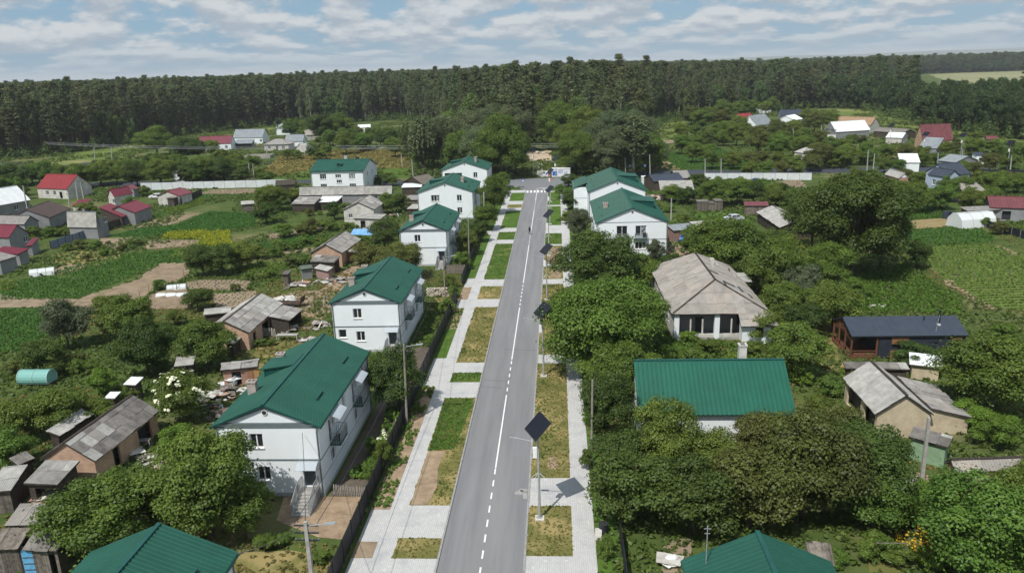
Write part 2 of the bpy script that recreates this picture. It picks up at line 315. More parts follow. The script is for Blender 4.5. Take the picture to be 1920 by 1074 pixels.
# planting beds between the walk and the dark fence
for (y0, y1, m_) in ((54.4, 79.2, M_SAND), (48.0, 50.0, M_SOIL), (88.0, 99.0, M_LAWN_G), (99.0, 108.4, M_SAND), (112.8, 119.6, M_SAND), (125, 160, M_LAWN_G), (164, 219, M_LAWN_G)):
    sheet('planting_bed', [(-15.36, y0), (xl(y0) - 0.02, y0), (xl(y1) - 0.02, y1), (-15.36, y1)], 0.062, m_)
sheet('lawn', [(-14.2, 221.8), (-9.6, 221.6), (-12, 226.2), (-13.6, 228)], 0.06, M_LAWN_G)
sheet('lawn', [(-1.8, 219.5), (2.4, 219.5), (8, 226), (6, 229.5), (1.2, 225.2)], 0.06, M_LAWN_G)
sheet('verge_grass_strip', [(2.46, 20), (4.2, 20), (4.2, 160), (6.3, 165), (6.0, 218), (2.46, 218)], 0.03, M_LAWN_G)
# painted markings: children of the road
def dash(y0, y1, x=-5.79, w=0.13):
    b = MB(); b.poly([(x - w / 2, y0, 0.021), (x + w / 2, y0, 0.021), (x + w / 2, y1, 0.021), (x - w / 2, y1, 0.021)]); b.build('lane_marking', M_PAINT, road)
def dashes(y0, y1):
    y = y0
    while y < y1: dash(y, y + 1.0); y += 2.0
dashes(30.1, 60.5); dash(61.2, 77.0); dashes(78.0, 87); dash(87.5, 108.5); dashes(109.6, 121); dash(121.8, 150); dashes(151, 163.5); dash(164.5, 187.5); dashes(188.4, 203); dash(203.4, 224.3)
for k in range(6):
    x = -8.45 + k * 1.0
    b = MB(); b.poly([(x - 0.27, 216.0, 0.021), (x + 0.27, 216.0, 0.021), (x + 0.27, 219.9, 0.021), (x - 0.27, 219.9, 0.021)]); b.build('crossing_stripe', M_PAINT, road)
for k in range(6):
    x = -5.5 + k * 0.55
    b = MB(); b.poly([(x, 224.0, 0.0245), (x + 0.42, 224.0, 0.0245), (x + 0.42, 224.5, 0.0245), (x, 224.5, 0.0245)]); b.build('give_way_stripe', M_PAINT, road)
b = MB(); b.poly([(-4.3, 222.8, 0.021), (-3.9, 221.6, 0.021), (-3.5, 222.8, 0.021)]); b.build('give_way_triangle', M_PAINT, road)
b = MB()
for (x, y, w, h) in ((-3.5, 57.1, 0.5, 0.45), (-3.2, 57.5, 0.4, 0.3), (-3.0, 56.6, 0.25, 0.6)):
    b.poly([(x + w * math.cos(a) * RNG.uniform(.7, 1), y + h * math.sin(a) * RNG.uniform(.7, 1), 0.0195) for a in np.linspace(0, 6.0, 12)])
b.build('cement_stain', mat('cement_dust', (0.36, 0.35, 0.33), (0.25, 0.245, 0.24), 0.95, 3, 6), road)
for (y, x0, x1) in ((79.3, -8.8, -6.4), (81.2, -8.6, -5.9), (157.2, -8.8, -2.9), (163.0, -8.8, -6), (203.2, -8.8, -2.8), (91.0, -7, -3)):
    b = MB(); b.poly([(x0, y, 0.0185), (x1, y - 0.5, 0.0185), (x1, y - 0.38, 0.0185), (x0, y + 0.12, 0.0185)]); b.build('tar_joint', mat('tar', (0.13, 0.13, 0.135), (0.10, 0.10, 0.105), 0.7, 3), road)
# footpath beyond the junction and the sand clearing at its end
fp = sheet('footpath', [at(*p).xy for p in ((1006, 333), (1018, 333), (1017, 305), (1009, 305))], 0.022, M_CONC)
sheet('sand_clearing', [at(*p).xy for p in ((980, 302), (1034, 302), (1034, 283), (990, 283))], 0.02, mat('pale_sand', (0.50, 0.40, 0.30), (0.38, 0.29, 0.21), 0.95, 0.4, 6, world=True))
sheet('dirt_track', pxpoly([(1500, 540), (1690, 690), (1720, 720), (1650, 740), (1560, 690), (1480, 720), (1500, 640)], 860, 300, 3.835), 0.014, M_SAND)
sheet('field_track', [at(*p).xy for p in ((1230, 316), (1247, 300), (1253, 291), (1262, 291), (1275, 318))], 0.014, M_SAND)
# yards
for nm, pts, m_ in (
    ('yard_soil', [(-23.2, 56.4), (-22.6, 52.8), (-20.4, 51.6), (-18.6, 50.6), (-16.0, 50.2), (-16.0, 56.4)], M_SAND),
    ('yard_lawn', [(-26, 40), (-16.0, 40), (-16.0, 47.8), (-20, 48.9), (-24, 48.6)], M_LAWN),
    ('yard_soil', [(-19.4, 56.5), (-15.8, 56.5), (-15.8, 92), (-19.4, 92)], mat('dark_soil', (0.13, 0.105, 0.08), (0.085, 0.07, 0.055), 0.95, 1.2, 6, world=True)),
    ('yard_lawn', [(-19.4, 107.6), (-15.8, 107.6), (-15.8, 117), (-19.4, 117)], M_LAWN),
    ('yard_lawn', [at(*p).xy for p in ((455, 680), (500, 640), (590, 640), (600, 680), (520, 700), (470, 690))], M_LAWN),
    ('yard_soil', [at(*p).xy for p in ((560, 590), (600, 545), (690, 470), (720, 480), (640, 560), (605, 600))], M_SAND),
    ('yard_soil', [at(*p).xy for p in ((500, 560), (560, 545), (625, 545), (625, 580), (560, 590), (510, 585))], M_SOIL),
    ('yard_lawn', [at(*p).xy for p in ((1500, 670), (1515, 615), (1562, 600), (1600, 690), (1560, 700))], M_LAWN),
    ('yard_lawn', [at(*p).xy for p in ((1300, 405), (1310, 396), (1395, 398), (1415, 415), (1400, 425), (1330, 412))], M_LAWN_G),
    ('yard_soil', [at(*p).xy for p in ((250, 905), (345, 800), (330, 850), (290, 905))], M_SOIL),
    ('yard_lawn', [at(*p).xy for p in ((1630, 1074), (1625, 1010), (1690, 1010), (1700, 1074))], M_LAWN),
    ('yard_soil', [at(*p).xy for p in ((1240, 1074), (1245, 1010), (1300, 1010), (1290, 1074))], M_SOIL),
    ('yard_soil', [at(*p).xy for p in ((1700, 930), (1690, 880), (1740, 890), (1745, 940))], M_SOIL),
): sheet(nm, pts, 0.008, m_)

# ------------------------------------------------------------------ fields
c4 = (0, 300, 3.835); c8 = (1500, 300, 3.835)
FIELDS = []   # (polygon, plant kind)
def field(name, pts, m, crop=None, crop_args=None, z=0.006):
    pts = [Vector(p) for p in pts]; rag = []
    for i in range(len(pts)):
        a, c = pts[i], pts[(i + 1) % len(pts)]; n = max(1, min(30, int((c - a).length / 2.2)))
        for k in range(n): q = a.lerp(c, k / n); w = 0.0 if k == 0 else 0.35 + 0.002 * q.y; rag.append(Vector((q.x + RNG.uniform(-w, w), q.y + RNG.uniform(-w, w))))
    sheet(name, rag, z, m)
    if crop: FIELDS.append((pts, crop, crop_args or {}))
field('potato_field', pxpoly([(0, 1010), (0, 905), (250, 845), (540, 850), (400, 800), (900, 680), (1330, 640), (1330, 745), (1150, 752), (560, 1000)], *c4), M_CROP, 'potato')
field('potato_field', pxpoly([(800, 552), (1000, 490), (1250, 470), (1500, 372), (1720, 380), (1841, 400), (1841, 485), (1500, 520), (1180, 530), (1100, 555)], *c4), M_CROP, 'potato')
field('potato_field', [at(*p).xy for p in ((-40, 668), (-40, 582), (100, 576), (104, 610), (60, 655))], M_CROP, 'potato')
field('potato_field', pxpoly([(1120, 400), (1380, 260), (1500, 250), (1540, 265), (1300, 345), (1150, 420)], *c4), M_CROP, 'potato')
field('tilled_field', pxpoly([(560, 1005), (1000, 860), (1150, 752), (1340, 748), (1335, 850), (1170, 900), (980, 1010), (760, 1074), (560, 1074)], *c4), M_SOIL, 'furrow')
field('tilled_field', pxpoly([(1000, 1040), (1130, 950), (1340, 930), (1340, 1074), (1000, 1074)], *c4), M_SOIL, 'furrow')
field('tilled_field', pxpoly([(690, 600), (720, 560), (960, 558), (900, 600), (830, 645)], *c4), M_SOIL)
field('tilled_field', pxpoly([(1030, 640), (1090, 573), (1440, 573), (1400, 625)], *c4), M_SOIL)
field('tilled_field', pxpoly([(960, 490), (1180, 408), (1420, 393), (1200, 472)], *c4), M_SOIL)
field('tilled_field', pxpoly([(1450, 245), (1500, 215), (1841, 210), (1841, 245)], *c4), M_SOIL, 'sprout')
field('tilled_field', [at(*p).xy for p in ((-40, 578), (-40, 552), (150, 562), (110, 577))], M_SOIL)
field('tilled_field', pxpoly([(1340, 930), (1330, 880), (1480, 860), (1800, 870), (1790, 940), (1500, 935)], *c4), M_SOIL, 'sprout')
field('tilled_field', pxpoly([(1540, 1074), (1530, 960), (1841, 940), (1841, 1000), (1650, 1074)], *c4), M_SOIL, 'sprout')
field('mustard_field', pxpoly([(1145, 575), (1220, 528), (1480, 520), (1655, 520), (1670, 625), (1420, 632), (1430, 577)], *c4), M_CROP, 'mustard')
field('mustard_field', [at(*p).xy for p in ((-40, 322), (-40, 318), (22, 316), (20, 330), (-40, 336))], M_CROP, 'mustard')
field('weedy_plot', pxpoly([(0, 950), (0, 880), (130, 870), (120, 930)], *c4), M_CROP, 'palegreen')
field('weedy_plot', pxpoly([(1240, 700), (1260, 650), (1330, 645), (1330, 720)], *c4), M_CROP, 'palegreen')
field('garden_plot', pxpoly([(360, 730), (370, 690), (560, 650), (850, 660), (850, 720), (700, 760), (500, 760)], *c4), M_LAWN)
field('vegetable_field', pxpoly([(700, 545), (740, 512), (1110, 478), (1280, 482), (1400, 560), (1370, 598), (930, 612), (700, 602)], *c8), M_CROP, 'potato')
field('vegetable_field', pxpoly([(920, 640), (930, 622), (1380, 602), (1640, 700), (1640, 1090), (1380, 1055), (1250, 990), (1050, 880), (915, 740)], *c8), mat('row_ground', (0.15, 0.175, 0.055), (0.11, 0.14, 0.04), 0.95, 0.5, 6, 0.5, 4, 0.05, world=True), 'rows')
field('hay_strip', pxpoly([(670, 445), (1080, 422), (1120, 472), (730, 510)], *c8), mat('hay', (0.30, 0.225, 0.11), (0.20, 0.16, 0.07), 0.95, 0.8, 6, world=True))
field('vegetable_field', pxpoly([(680, 340), (740, 312), (1040, 350), (1080, 418), (670, 440)], *c8), M_CROP, 'potato')
field('field_path', pxpoly([(1030, 860), (1060, 850), (1290, 1010), (1400, 1060), (1390, 1074), (1340, 1074), (1050, 900)], *c8), M_SAND, z=0.010)
field('field_path', pxpoly([(1380, 620), (1420, 612), (1560, 665), (1570, 690), (1520, 685)], *c8), M_SAND, z=0.010)
field('dry_meadow', [at(*p).xy for p in ((470, 337), (530, 290), (590, 283), (700, 280), (765, 275), (770, 316), (690, 318), (590, 320))], M_DRY, 'drygrass')
field('green_meadow', [at(*p).xy for p in ((470, 337), (590, 320), (770, 316), (772, 333), (560, 338))], M_LAWN_G)
field('far_meadow', [at(*p).xy for p in ((1500, 207), (1560, 204), (1650, 208), (1735, 238), (1850, 254), (1960, 268), (1960, 285), (1780, 268), (1660, 245), (1540, 225))], M_FIELD)
field('far_meadow', [at(*p).xy for p in ((1740, 140), (1920, 131), (1990, 130), (1990, 165), (1790, 158))], mat('distant_field', (0.26, 0.25, 0.13), (0.17, 0.19, 0.08), 0.95, 0.01, 6, world=True), z=0.02)
field('green_meadow', [at(*p).xy for p in ((1205, 225), (1290, 215), (1290, 262), (1232, 268))], M_FIELD)
field('green_meadow', [at(*p).xy for p in ((1235, 290), (1330, 272), (1440, 312), (1440, 322), (1275, 318))], M_CROP, 'potato')
field('tilled_field', [at(*p).xy for p in ((1232, 266), (1300, 258), (1300, 263), (1232, 272))], M_SOIL)
field('glade', [at(*p).xy for p in ((60, 306), (140, 288), (262, 268), (285, 272), (240, 296), (100, 312))], M_FIELD)
field('glade', [at(*p).xy for p in ((380, 252), (460, 243), (530, 238), (500, 246), (400, 258))], M_FIELD)
field('garden_plot', [at(*p).xy for p in ((480, 458), (585, 440), (592, 455), (492, 470))], M_CROP, 'potato')
field('tilled_field', [at(*p).xy for p in ((500, 440), (602, 424), (604, 432), (505, 449))], M_SOIL, 'sprout')
field('tilled_field', [at(*p).xy for p in ((455, 476), (590, 464), (592, 470), (458, 483))], M_SOIL)
field('garden_plot', [at(*p).xy for p in ((450, 500), (540, 492), (545, 505), (452, 515))], M_CROP, 'palegreen')
field('tilled_field', [at(*p).xy for p in ((95, 505), (150, 492), (165, 500), (110, 516))], M_SOIL)
field('garden_plot', [at(*p).xy for p in ((300, 395), (330, 388), (380, 372), (385, 380), (320, 402))], M_CROP, 'palegreen')
field('garden_plot', [at(*p).xy for p in ((1540, 345), (1600, 340), (1620, 352), (1545, 358))], M_CROP, 'palegreen')
field('garden_plot', [at(*p).xy for p in ((1450, 352), (1460, 340), (1500, 338), (1515, 352))], M_SOIL, 'sprout')
# ------------------------------------------------------------------ building kit
def clip(poly, axis, lim, keep_less):
    out = []; n = len(poly)
    for i in range(n):
        a, b = poly[i], poly[(i + 1) % n]; da = (lim - a[axis]) if keep_less else (a[axis] - lim); db = (lim - b[axis]) if keep_less else (b[axis] - lim)
        if da >= 0: out.append(a)
        if (da >= 0) != (db >= 0):
            t = da / (da - db); out.append((a[0] + (b[0] - a[0]) * t, a[1] + (b[1] - a[1]) * t))
    return out
def face_frame(pts):
    pts = [Vector(p) for p in pts]; o = pts[0]; u = (pts[1] - pts[0]).normalized(); n = (pts[1] - pts[0]).cross(pts[2] - pts[0]).normalized()
    if n.z < 0: n = -n
    v = n.cross(u); return o, u, v, n, [((p - o).dot(u), (p - o).dot(v)) for p in pts]
def rib_profile(u0, u1, pitch=0.33, h=0.045):
    k = math.floor(u0 / pitch); out = []
    while k * pitch < u1:
        a = k * pitch; out += [(a, a + pitch * .62, 0, 0), (a + pitch * .62, a + pitch * .72, 0, h), (a + pitch * .72, a + pitch * .90, h, h), (a + pitch * .90, a + pitch, h, 0)]; k += 1
    return out
def wave_profile(u0, u1, pitch=0.18, h=0.03):
    k = math.floor(u0 / pitch); out = []
    while k * pitch < u1:
        a = k * pitch; out += [(a, a + pitch / 2, 0, h), (a + pitch / 2, a + pitch, h, 0)]; k += 1
    return out
def roof_skin(pts, prof, lift=0.012):
    o, u, v, n, p2 = face_frame(pts); b = MB(); us = [p[0] for p in p2]
    for (a, c, ha, hc) in prof(min(us), max(us)):
        q = clip(clip(p2, 0, a, False), 0, c, True)
        if len(q) < 3: continue
        b.poly([o + u * x + v * y + n * (lift + ha + (hc - ha) * (x - a) / (c - a)) for x, y in q])
    return b
def roof_sheets(pts, w, h, prof, m, parent, rng, jit=0.02, miss=0.0, lift=0.015, name='roof_sheet'):
    """every slate or tin sheet of a roof face is its own overlapping piece"""
    o, u, v, n, p2 = face_frame(pts); us = [p[0] for p in p2]; vs_ = [p[1] for p in p2]
    v0 = min(vs_); row = 0
    while v0 < max(vs_) - 0.05:
        u0 = min(us)
        while u0 < max(us) - 0.05:
            if rng.random() >= miss:
                dz = lift + rng.uniform(0, jit); du = rng.uniform(-jit, jit); dv = rng.uniform(-jit, jit) * 2; sk = rng.uniform(-jit, jit) * 0.8
                cell = clip(clip(clip(clip(p2, 0, u0, False), 0, u0 + w + 0.04, True), 1, v0 - 0.08, False), 1, v0 + h, True); b = MB()
                if len(cell) >= 3:
                    for (a, c, ha, hc) in prof(u0, u0 + w + 0.04):
                        q = clip(clip(cell, 0, a, False), 0, c, True)
                        if len(q) < 3: continue
                        b.poly([o + u * (x + du) + v * (y + dv) + n * (dz + 0.035 * (1 - (y - v0) / h) + sk * (x - u0) / w + ha + (hc - ha) * (x - a) / (c - a)) for x, y in q])
                    if b.f:
                        k = rng.random(); mm = m
                        if m is M_SLATE_D or m is M_SLATE: mm = M_SLATE_L if k < 0.08 else M_SLATE_W if k < 0.2 else m
                        b.build(name, mm, parent)
            u0 += w
        v0 += h; row += 1
def RIB(pitch=0.33, h=0.045): return lambda a, b: rib_profile(a, b, pitch, h)
def WAVE(pitch=0.18, h=0.03): return lambda a, b: wave_profile(a, b, pitch, h)

M_WHITE = mat('white_render', (0.78, 0.815, 0.84), (0.74, 0.775, 0.80), 0.85, 0.6, 4, 0.1, 20, rand=0.0)
M_TRIM = mat('grey_trim', (0.16, 0.19, 0.20), (0.13, 0.155, 0.165), 0.6, 2, 3)
M_PLINTH = mat('plinth', (0.46, 0.48, 0.49), (0.38, 0.40, 0.41), 0.9, 1.5, 4)
M_GREEN = mat('green_roof_tin', (0.017, 0.090, 0.064), (0.014, 0.074, 0.053), 0.55, 0.5, 4, 0.0, spec=0.22, rand=0.05)
M_GREEN_D = mat('green_roof_trim', (0.010, 0.080, 0.068), (0.008, 0.066, 0.056), 0.5, 1, 3, spec=0.4)
M_FRAME = mat('white_frame', (0.80, 0.80, 0.80), (0.74, 0.74, 0.74), 0.5, 3)
M_GLASS = mat('window_glass', (0.025, 0.03, 0.036), (0.015, 0.018, 0.022), 0.08, 0.7, 2, spec=0.8, rand=0.3)
M_CURTAIN = mat('curtained_glass', (0.34, 0.36, 0.37), (0.07, 0.08, 0.09), 0.2, 2.2, 2, spec=0.6)
M_DARK = mat('dark_metal_and_shade', (0.035, 0.04, 0.045), (0.025, 0.028, 0.032), 0.55, 2, 3)  # dark metal parts, and the painted shade inside openings
M_DOOR = mat('door_paint', (0.07, 0.085, 0.095), (0.055, 0.065, 0.075), 0.5, 2)
M_STEEL = mat('galvanised', (0.38, 0.39, 0.40), (0.30, 0.31, 0.32), 0.5, 3, 3, metal=0.3)
M_CHIM = brick_mat('chimney_brick', (0.34, 0.24, 0.20), (0.42, 0.36, 0.32), (0.40, 0.38, 0.36))
M_BRICK = brick_mat('clay_brick', (0.42, 0.22, 0.13), (0.52, 0.32, 0.20), (0.42, 0.36, 0.30))
M_BRICK_R = brick_mat('red_brick', (0.33, 0.13, 0.09), (0.42, 0.2, 0.13), (0.38, 0.33, 0.28))
M_SLATE = mat('slate_sheet', (0.33, 0.315, 0.30), (0.20, 0.19, 0.18), 0.95, 1.6, 8, 0.4, 9, 0.1, rand=0.20, contrast=(0.3, 0.7))
M_SLATE_W = mat('slate_warm', (0.335, 0.312, 0.285), (0.235, 0.218, 0.198), 0.95, 0.9, 8, 0.4, 9, 0.1, rand=0.12, contrast=(0.3, 0.7), col3=(0.32, 0.28, 0.245), scale3=0.5)
M_SLATE_L = mat('slate_pale', (0.42, 0.41, 0.385), (0.28, 0.272, 0.255), 0.95, 1.2, 8, 0.3, 9, 0.1, rand=0.10)
M_SLATE_D = mat('slate_dark', (0.22, 0.205, 0.19), (0.13, 0.12, 0.11), 0.95, 1.4, 8, 0.4, 9, 0.1, rand=0.22)
M_WOOD = mat('grey_wood', (0.21, 0.185, 0.16), (0.11, 0.095, 0.08), 0.95, 3.0, 6, 0.4, 14, 0.05, rand=0.25)
M_WOOD_D = mat('dark_wood', (0.09, 0.075, 0.062), (0.05, 0.042, 0.036), 0.95, 3.0, 6, 0.4, 14, 0.05, rand=0.25)
M_WOOD_O = mat('warm_wood', (0.40, 0.22, 0.12), (0.27, 0.14, 0.075), 0.8, 3.0, 6, rand=0.15)
M_PLASTER = mat('old_plaster', (0.62, 0.60, 0.56), (0.42, 0.40, 0.37), 0.95, 0.9, 7, 0.3, 8, col3=(0.34, 0.31, 0.27), scale3=0.6, c3=(0.6, 0.75))
M_CREAM = mat('cream_plaster', (0.56, 0.47, 0.33), (0.42, 0.35, 0.25), 0.95, 1.0, 6)
M_REDROOF = mat('red_tin', (0.25, 0.026, 0.028), (0.20, 0.02, 0.024), 0.5, 0.8, 3, spec=0.4)
M_CRIMSON = mat('crimson_tin', (0.165, 0.018, 0.036), (0.13, 0.015, 0.03), 0.5, 0.8, 3, spec=0.4)
M_MAROON = mat('maroon_tin', (0.17, 0.055, 0.06), (0.13, 0.042, 0.048), 0.5, 0.8, 3)
M_NAVY = mat('navy_tin', (0.042, 0.054, 0.078), (0.034, 0.044, 0.064), 0.6, 1.2, 5, 0.3, 40, spec=0.3)
M_GREYTIN = mat('grey_tin', (0.25, 0.28, 0.30), (0.19, 0.21, 0.23), 0.6, 0.8, 4)
M_WHITETIN = mat('white_tin', (0.74, 0.76, 0.77), (0.62, 0.64, 0.65), 0.5, 0.8, 4)
M_BROWNTIN = mat('brown_tin', (0.075, 0.05, 0.045), (0.055, 0.037, 0.034), 0.55, 0.8, 3)
M_TAN = mat('tan_tile', (0.36, 0.24, 0.15), (0.25, 0.16, 0.10), 0.8, 1.5, 6)
M_GREYWALL = mat('grey_wall', (0.26, 0.265, 0.27), (0.20, 0.205, 0.21), 0.9, 0.8, 5)
M_POLY = None
def clear_mat(name, col, alpha):
    m = bpy.data.materials.new(name); nt = nodes_of(m); N = nt.nodes.new; L = nt.links.new
    out = N('ShaderNodeOutputMaterial'); b = N('ShaderNodeBsdfPrincipled'); b.inputs['Base Color'].default_value = (*col, 1); b.inputs['Roughness'].default_value = 0.25
    t = N('ShaderNodeBsdfTransparent'); ms = N('ShaderNodeMixShader'); ms.inputs[0].default_value = alpha; L(t.outputs[0], ms.inputs[1]); L(b.outputs[0], ms.inputs[2]); L(ms.outputs[0], out.inputs[0]); MATS[name] = m; return m
M_POLY = clear_mat('polycarbonate', (0.50, 0.55, 0.60), 0.72)
M_FILM = clear_mat('greenhouse_film', (0.75, 0.78, 0.78), 0.8)

class Face:
    def __init__(s, o, u, ln): s.o = Vector(o); s.u = Vector(u); s.n = s.u.cross(Vector((0, 0, 1))); s.len = ln
    def p(s, u, z, d=0.0): q = s.o + s.u * u + s.n * d; return (q.x, q.y, q.z + z)
    def fbox(s, b, u0, u1, z0, z1, d0, d1):
        b.hexa([s.p(u0, z0, d1), s.p(u1, z0, d1), s.p(u1, z0, d0), s.p(u0, z0, d0), s.p(u0, z1, d1), s.p(u1, z1, d1), s.p(u1, z1, d0), s.p(u0, z1, d0)]); return b
def faces_of(L, W): return {'A': Face((-L / 2, -W / 2, 0), (1, 0, 0), L), 'B': Face((L / 2, W / 2, 0), (-1, 0, 0), L), 'C': Face((-L / 2, W / 2, 0), (0, -1, 0), W), 'D': Face((L / 2, -W / 2, 0), (0, 1, 0), W)}
def wall_with_holes(b, F, zt, holes, z0=0.0, depth=0.2):
    us = sorted({0.0, F.len} | {h[0] for h in holes} | {h[2] for h in holes}); zs = sorted({z0, zt} | {h[1] for h in holes} | {h[3] for h in holes})
    for i in range(len(us) - 1):
        for j in range(len(zs) - 1):
            cu, cz = (us[i] + us[i + 1]) / 2, (zs[j] + zs[j + 1]) / 2
            if any(h[0] < cu < h[2] and h[1] < cz < h[3] for h in holes): continue
            b.poly([F.p(us[i], zs[j]), F.p(us[i + 1], zs[j]), F.p(us[i + 1], zs[j + 1]), F.p(us[i], zs[j + 1])])
    for (a, c, e, g) in holes:
        for q in (((a, c), (e, c)), ((e, c), (e, g)), ((e, g), (a, g)), ((a, g), (a, c))):
            (ua, za), (ub, zb) = q; b.poly([F.p(ub, zb), F.p(ua, za), F.p(ua, za, -depth), F.p(ub, zb, -depth)])
def window(F, parent, u0, z0, u1, z1, n=2, depth=0.2, curtain=False, simple=False, fm=None, sill=True):
    b = MB(); t = 0.075; d0, d1 = -depth + 0.005, -depth + 0.075
    F.fbox(b, u0, u1, z0, z0 + t, d0, d1); F.fbox(b, u0, u1, z1 - t, z1, d0, d1); F.fbox(b, u0, u0 + t, z0 + t, z1 - t, d0, d1); F.fbox(b, u1 - t, u1, z0 + t, z1 - t, d0, d1)
    for k in range(1, n):
        c = u0 + (u1 - u0) * k / n; F.fbox(b, c - t / 1.6, c + t / 1.6, z0 + t, z1 - t, d0, d1)
    w = b.build('window', fm or M_FRAME, parent)
    if simple:
        q = MB(); F.fbox(q, u0 + t, u1 - t, z0 + t, z1 - t, d0 + 0.01, d0 + 0.03); q.build('pane', M_CURTAIN if curtain else M_GLASS, w)
    else:
        for k in range(n):
            a = u0 + (u1 - u0) * k / n + t; c = u0 + (u1 - u0) * (k + 1) / n - t
            q = MB(); F.fbox(q, a, c, z0 + t, z1 - t, d0 + 0.01, d0 + 0.03); q.build('pane', M_CURTAIN if (curtain and k == n - 1) else M_GLASS, w)
    if sill: q = MB(); F.fbox(q, u0 - 0.06, u1 + 0.06, z0 - 0.05, z0 + 0.004, -depth + 0.07, 0.1); q.build('sill', M_FRAME, w)
    return w
def door(F, parent, u0, z0, u1, z1, depth=0.2, m=None):
    b = MB(); F.fbox(b, u0 + 0.02, u1 - 0.02, z0, z1 - 0.02, -depth + 0.01, -depth + 0.06)
    F.fbox(b, u0 + 0.15, u1 - 0.15, z0 + 0.2, z0 + 0.95, -depth + 0.06, -depth + 0.075); F.fbox(b, u0 + 0.15, u1 - 0.15, z0 + 1.1, z1 - 0.2, -depth + 0.06, -depth + 0.075)
    d = b.build('door', m or M_DOOR, parent); q = MB(); F.fbox(q, u1 - 0.16, u1 - 0.10, z0 + 0.9, z0 + 1.1, -depth + 0.06, -depth + 0.14); q.build('handle', M_STEEL, d); return d
def building(name, label, cat, loc, rz, L, W, ze, zr, kind='gable', over=0.4, gover=0.35, wall=None, roof=None, skin=None, sheets=None, trim=None, openings=(), group=None, plinth=None, simple=False, wall_low=None, cap=True, seed=1, z0=0.0, hipx=None, shed=0.0, gable_wall=None, deck=0.10, open_faces=''):
    """ridge along local x; faces A (-y), B (+y), C (-x end), D (+x end)"""
    rng = random.Random(seed); root = thing(name, label, cat, (loc[0], loc[1], z0), rz, group); wall = wall or M_WHITE; roof = roof or M_GREEN; trim = trim or roof
    Fs = faces_of(L, W); hw = W / 2 + over; hl = L / 2 + gover
    if kind == 'mono':                      # falls from +y (ridge side, zr) to -y (eave side, ze)
        sl = (zr - ze) / (2 * hw); tops = {'A': ze + over * sl, 'B': zr - over * sl}
    else:
        sl = (zr - ze) / hw; tops = {'A': ze + over * sl, 'B': ze + over * sl}
    zt = tops['A'] - 0.02
    holes = {k: [] for k in 'ABCD'}
    for op in openings: holes[op[0]].append((op[1] - op[3] / 2, op[2], op[1] + op[3] / 2, op[2] + op[4]))
    b = MB()
    for k in 'ABCD':
        if k in open_faces: continue
        wall_with_holes(b, Fs[k], (tops['B'] - 0.02) if (kind == 'mono' and k == 'B') else zt, holes[k])
    gb = MB() if gable_wall else b
    if kind == 'gable':
        for k in 'CD': gb.poly([Fs[k].p(0, zt), Fs[k].p(W, zt), Fs[k].p(W / 2, zr - 0.05)])
    elif kind == 'mono':
        gb.poly([Fs['C'].p(0, zt), Fs['C'].p(W, zt), Fs['C'].p(0, tops['B'] - 0.02)]); gb.poly([Fs['D'].p(0, zt), Fs['D'].p(W, zt), Fs['D'].p(W, tops['B'] - 0.02)])
    elif kind == 'mansard':
        ym, zm = W * 0.33, ze + (zr - ze) * 0.72
        for k in 'CD': gb.poly([Fs[k].p(0, zt), Fs[k].p(W, zt), Fs[k].p(W / 2 + ym, zm - .05), Fs[k].p(W / 2, zr - 0.05), Fs[k].p(W / 2 - ym, zm - .05)])
    wo = b.build('wall', wall, root)
    if gable_wall: gb.build('gable_wall', gable_wall, root)
    if plinth:
        q = MB(); q.box(-L / 2 - 0.04, L / 2 + 0.04, -W / 2 - 0.04, W / 2 + 0.04, 0, plinth); q.build('plinth', M_PLINTH, root)
    # roof planes
    if kind == 'gable': planes = [[(-hl, -hw, ze), (hl, -hw, ze), (hl, 0, zr), (-hl, 0, zr)], [(hl, hw, ze), (-hl, hw, ze), (-hl, 0, zr), (hl, 0, zr)]]; ridge = [((-hl, 0, zr), (hl, 0, zr))]
    elif kind == 'hip':
        hx = hl - (hipx if hipx is not None else hw); a, c = (-hx, 0, zr), (hx, 0, zr)
        planes = [[(-hl, -hw, ze), (hl, -hw, ze), c, a], [(hl, hw, ze), (-hl, hw, ze), a, c], [(-hl, hw, ze), (-hl, -hw, ze), a], [(hl, -hw, ze), (hl, hw, ze), c]]
        ridge = [(a, c), ((-hl, -hw, ze), a), ((-hl, hw, ze), a), ((hl, -hw, ze), c), ((hl, hw, ze), c)]
    elif kind == 'mono': planes = [[(-hl, -hw, ze), (hl, -hw, ze), (hl, hw, zr), (-hl, hw, zr)]]; ridge = []
    elif kind == 'mansard':
        planes = [[(-hl, -hw, ze), (hl, -hw, ze), (hl, -ym, zm), (-hl, -ym, zm)], [(-hl, -ym, zm), (hl, -ym, zm), (hl, 0, zr), (-hl, 0, zr)], [(hl, hw, ze), (-hl, hw, ze), (-hl, ym, zm), (hl, ym, zm)], [(hl, ym, zm), (-hl, ym, zm), (-hl, 0, zr), (hl, 0, zr)]]; ridge = [((-hl, 0, zr), (hl, 0, zr))]
    db = MB()
    for p in planes: db.slab(p, deck)
    ro = db.build('roof', trim, root)
    for p in planes:
        if sheets: roof_sheets(p, sheets[0], sheets[1], skin or WAVE(), roof, ro, rng, *(sheets[2:]))
        else: roof_skin(p, skin or RIB()).build('roof_skin', roof, ro)
    if cap and ridge:
        q = MB()
        for a, c in ridge: q.bar(Vector(a) + Vector((0, 0, 0.05)), Vector(c) + Vector((0, 0, 0.05)), 0.26, 0.09)
        q.build('ridge_cap', trim, ro)
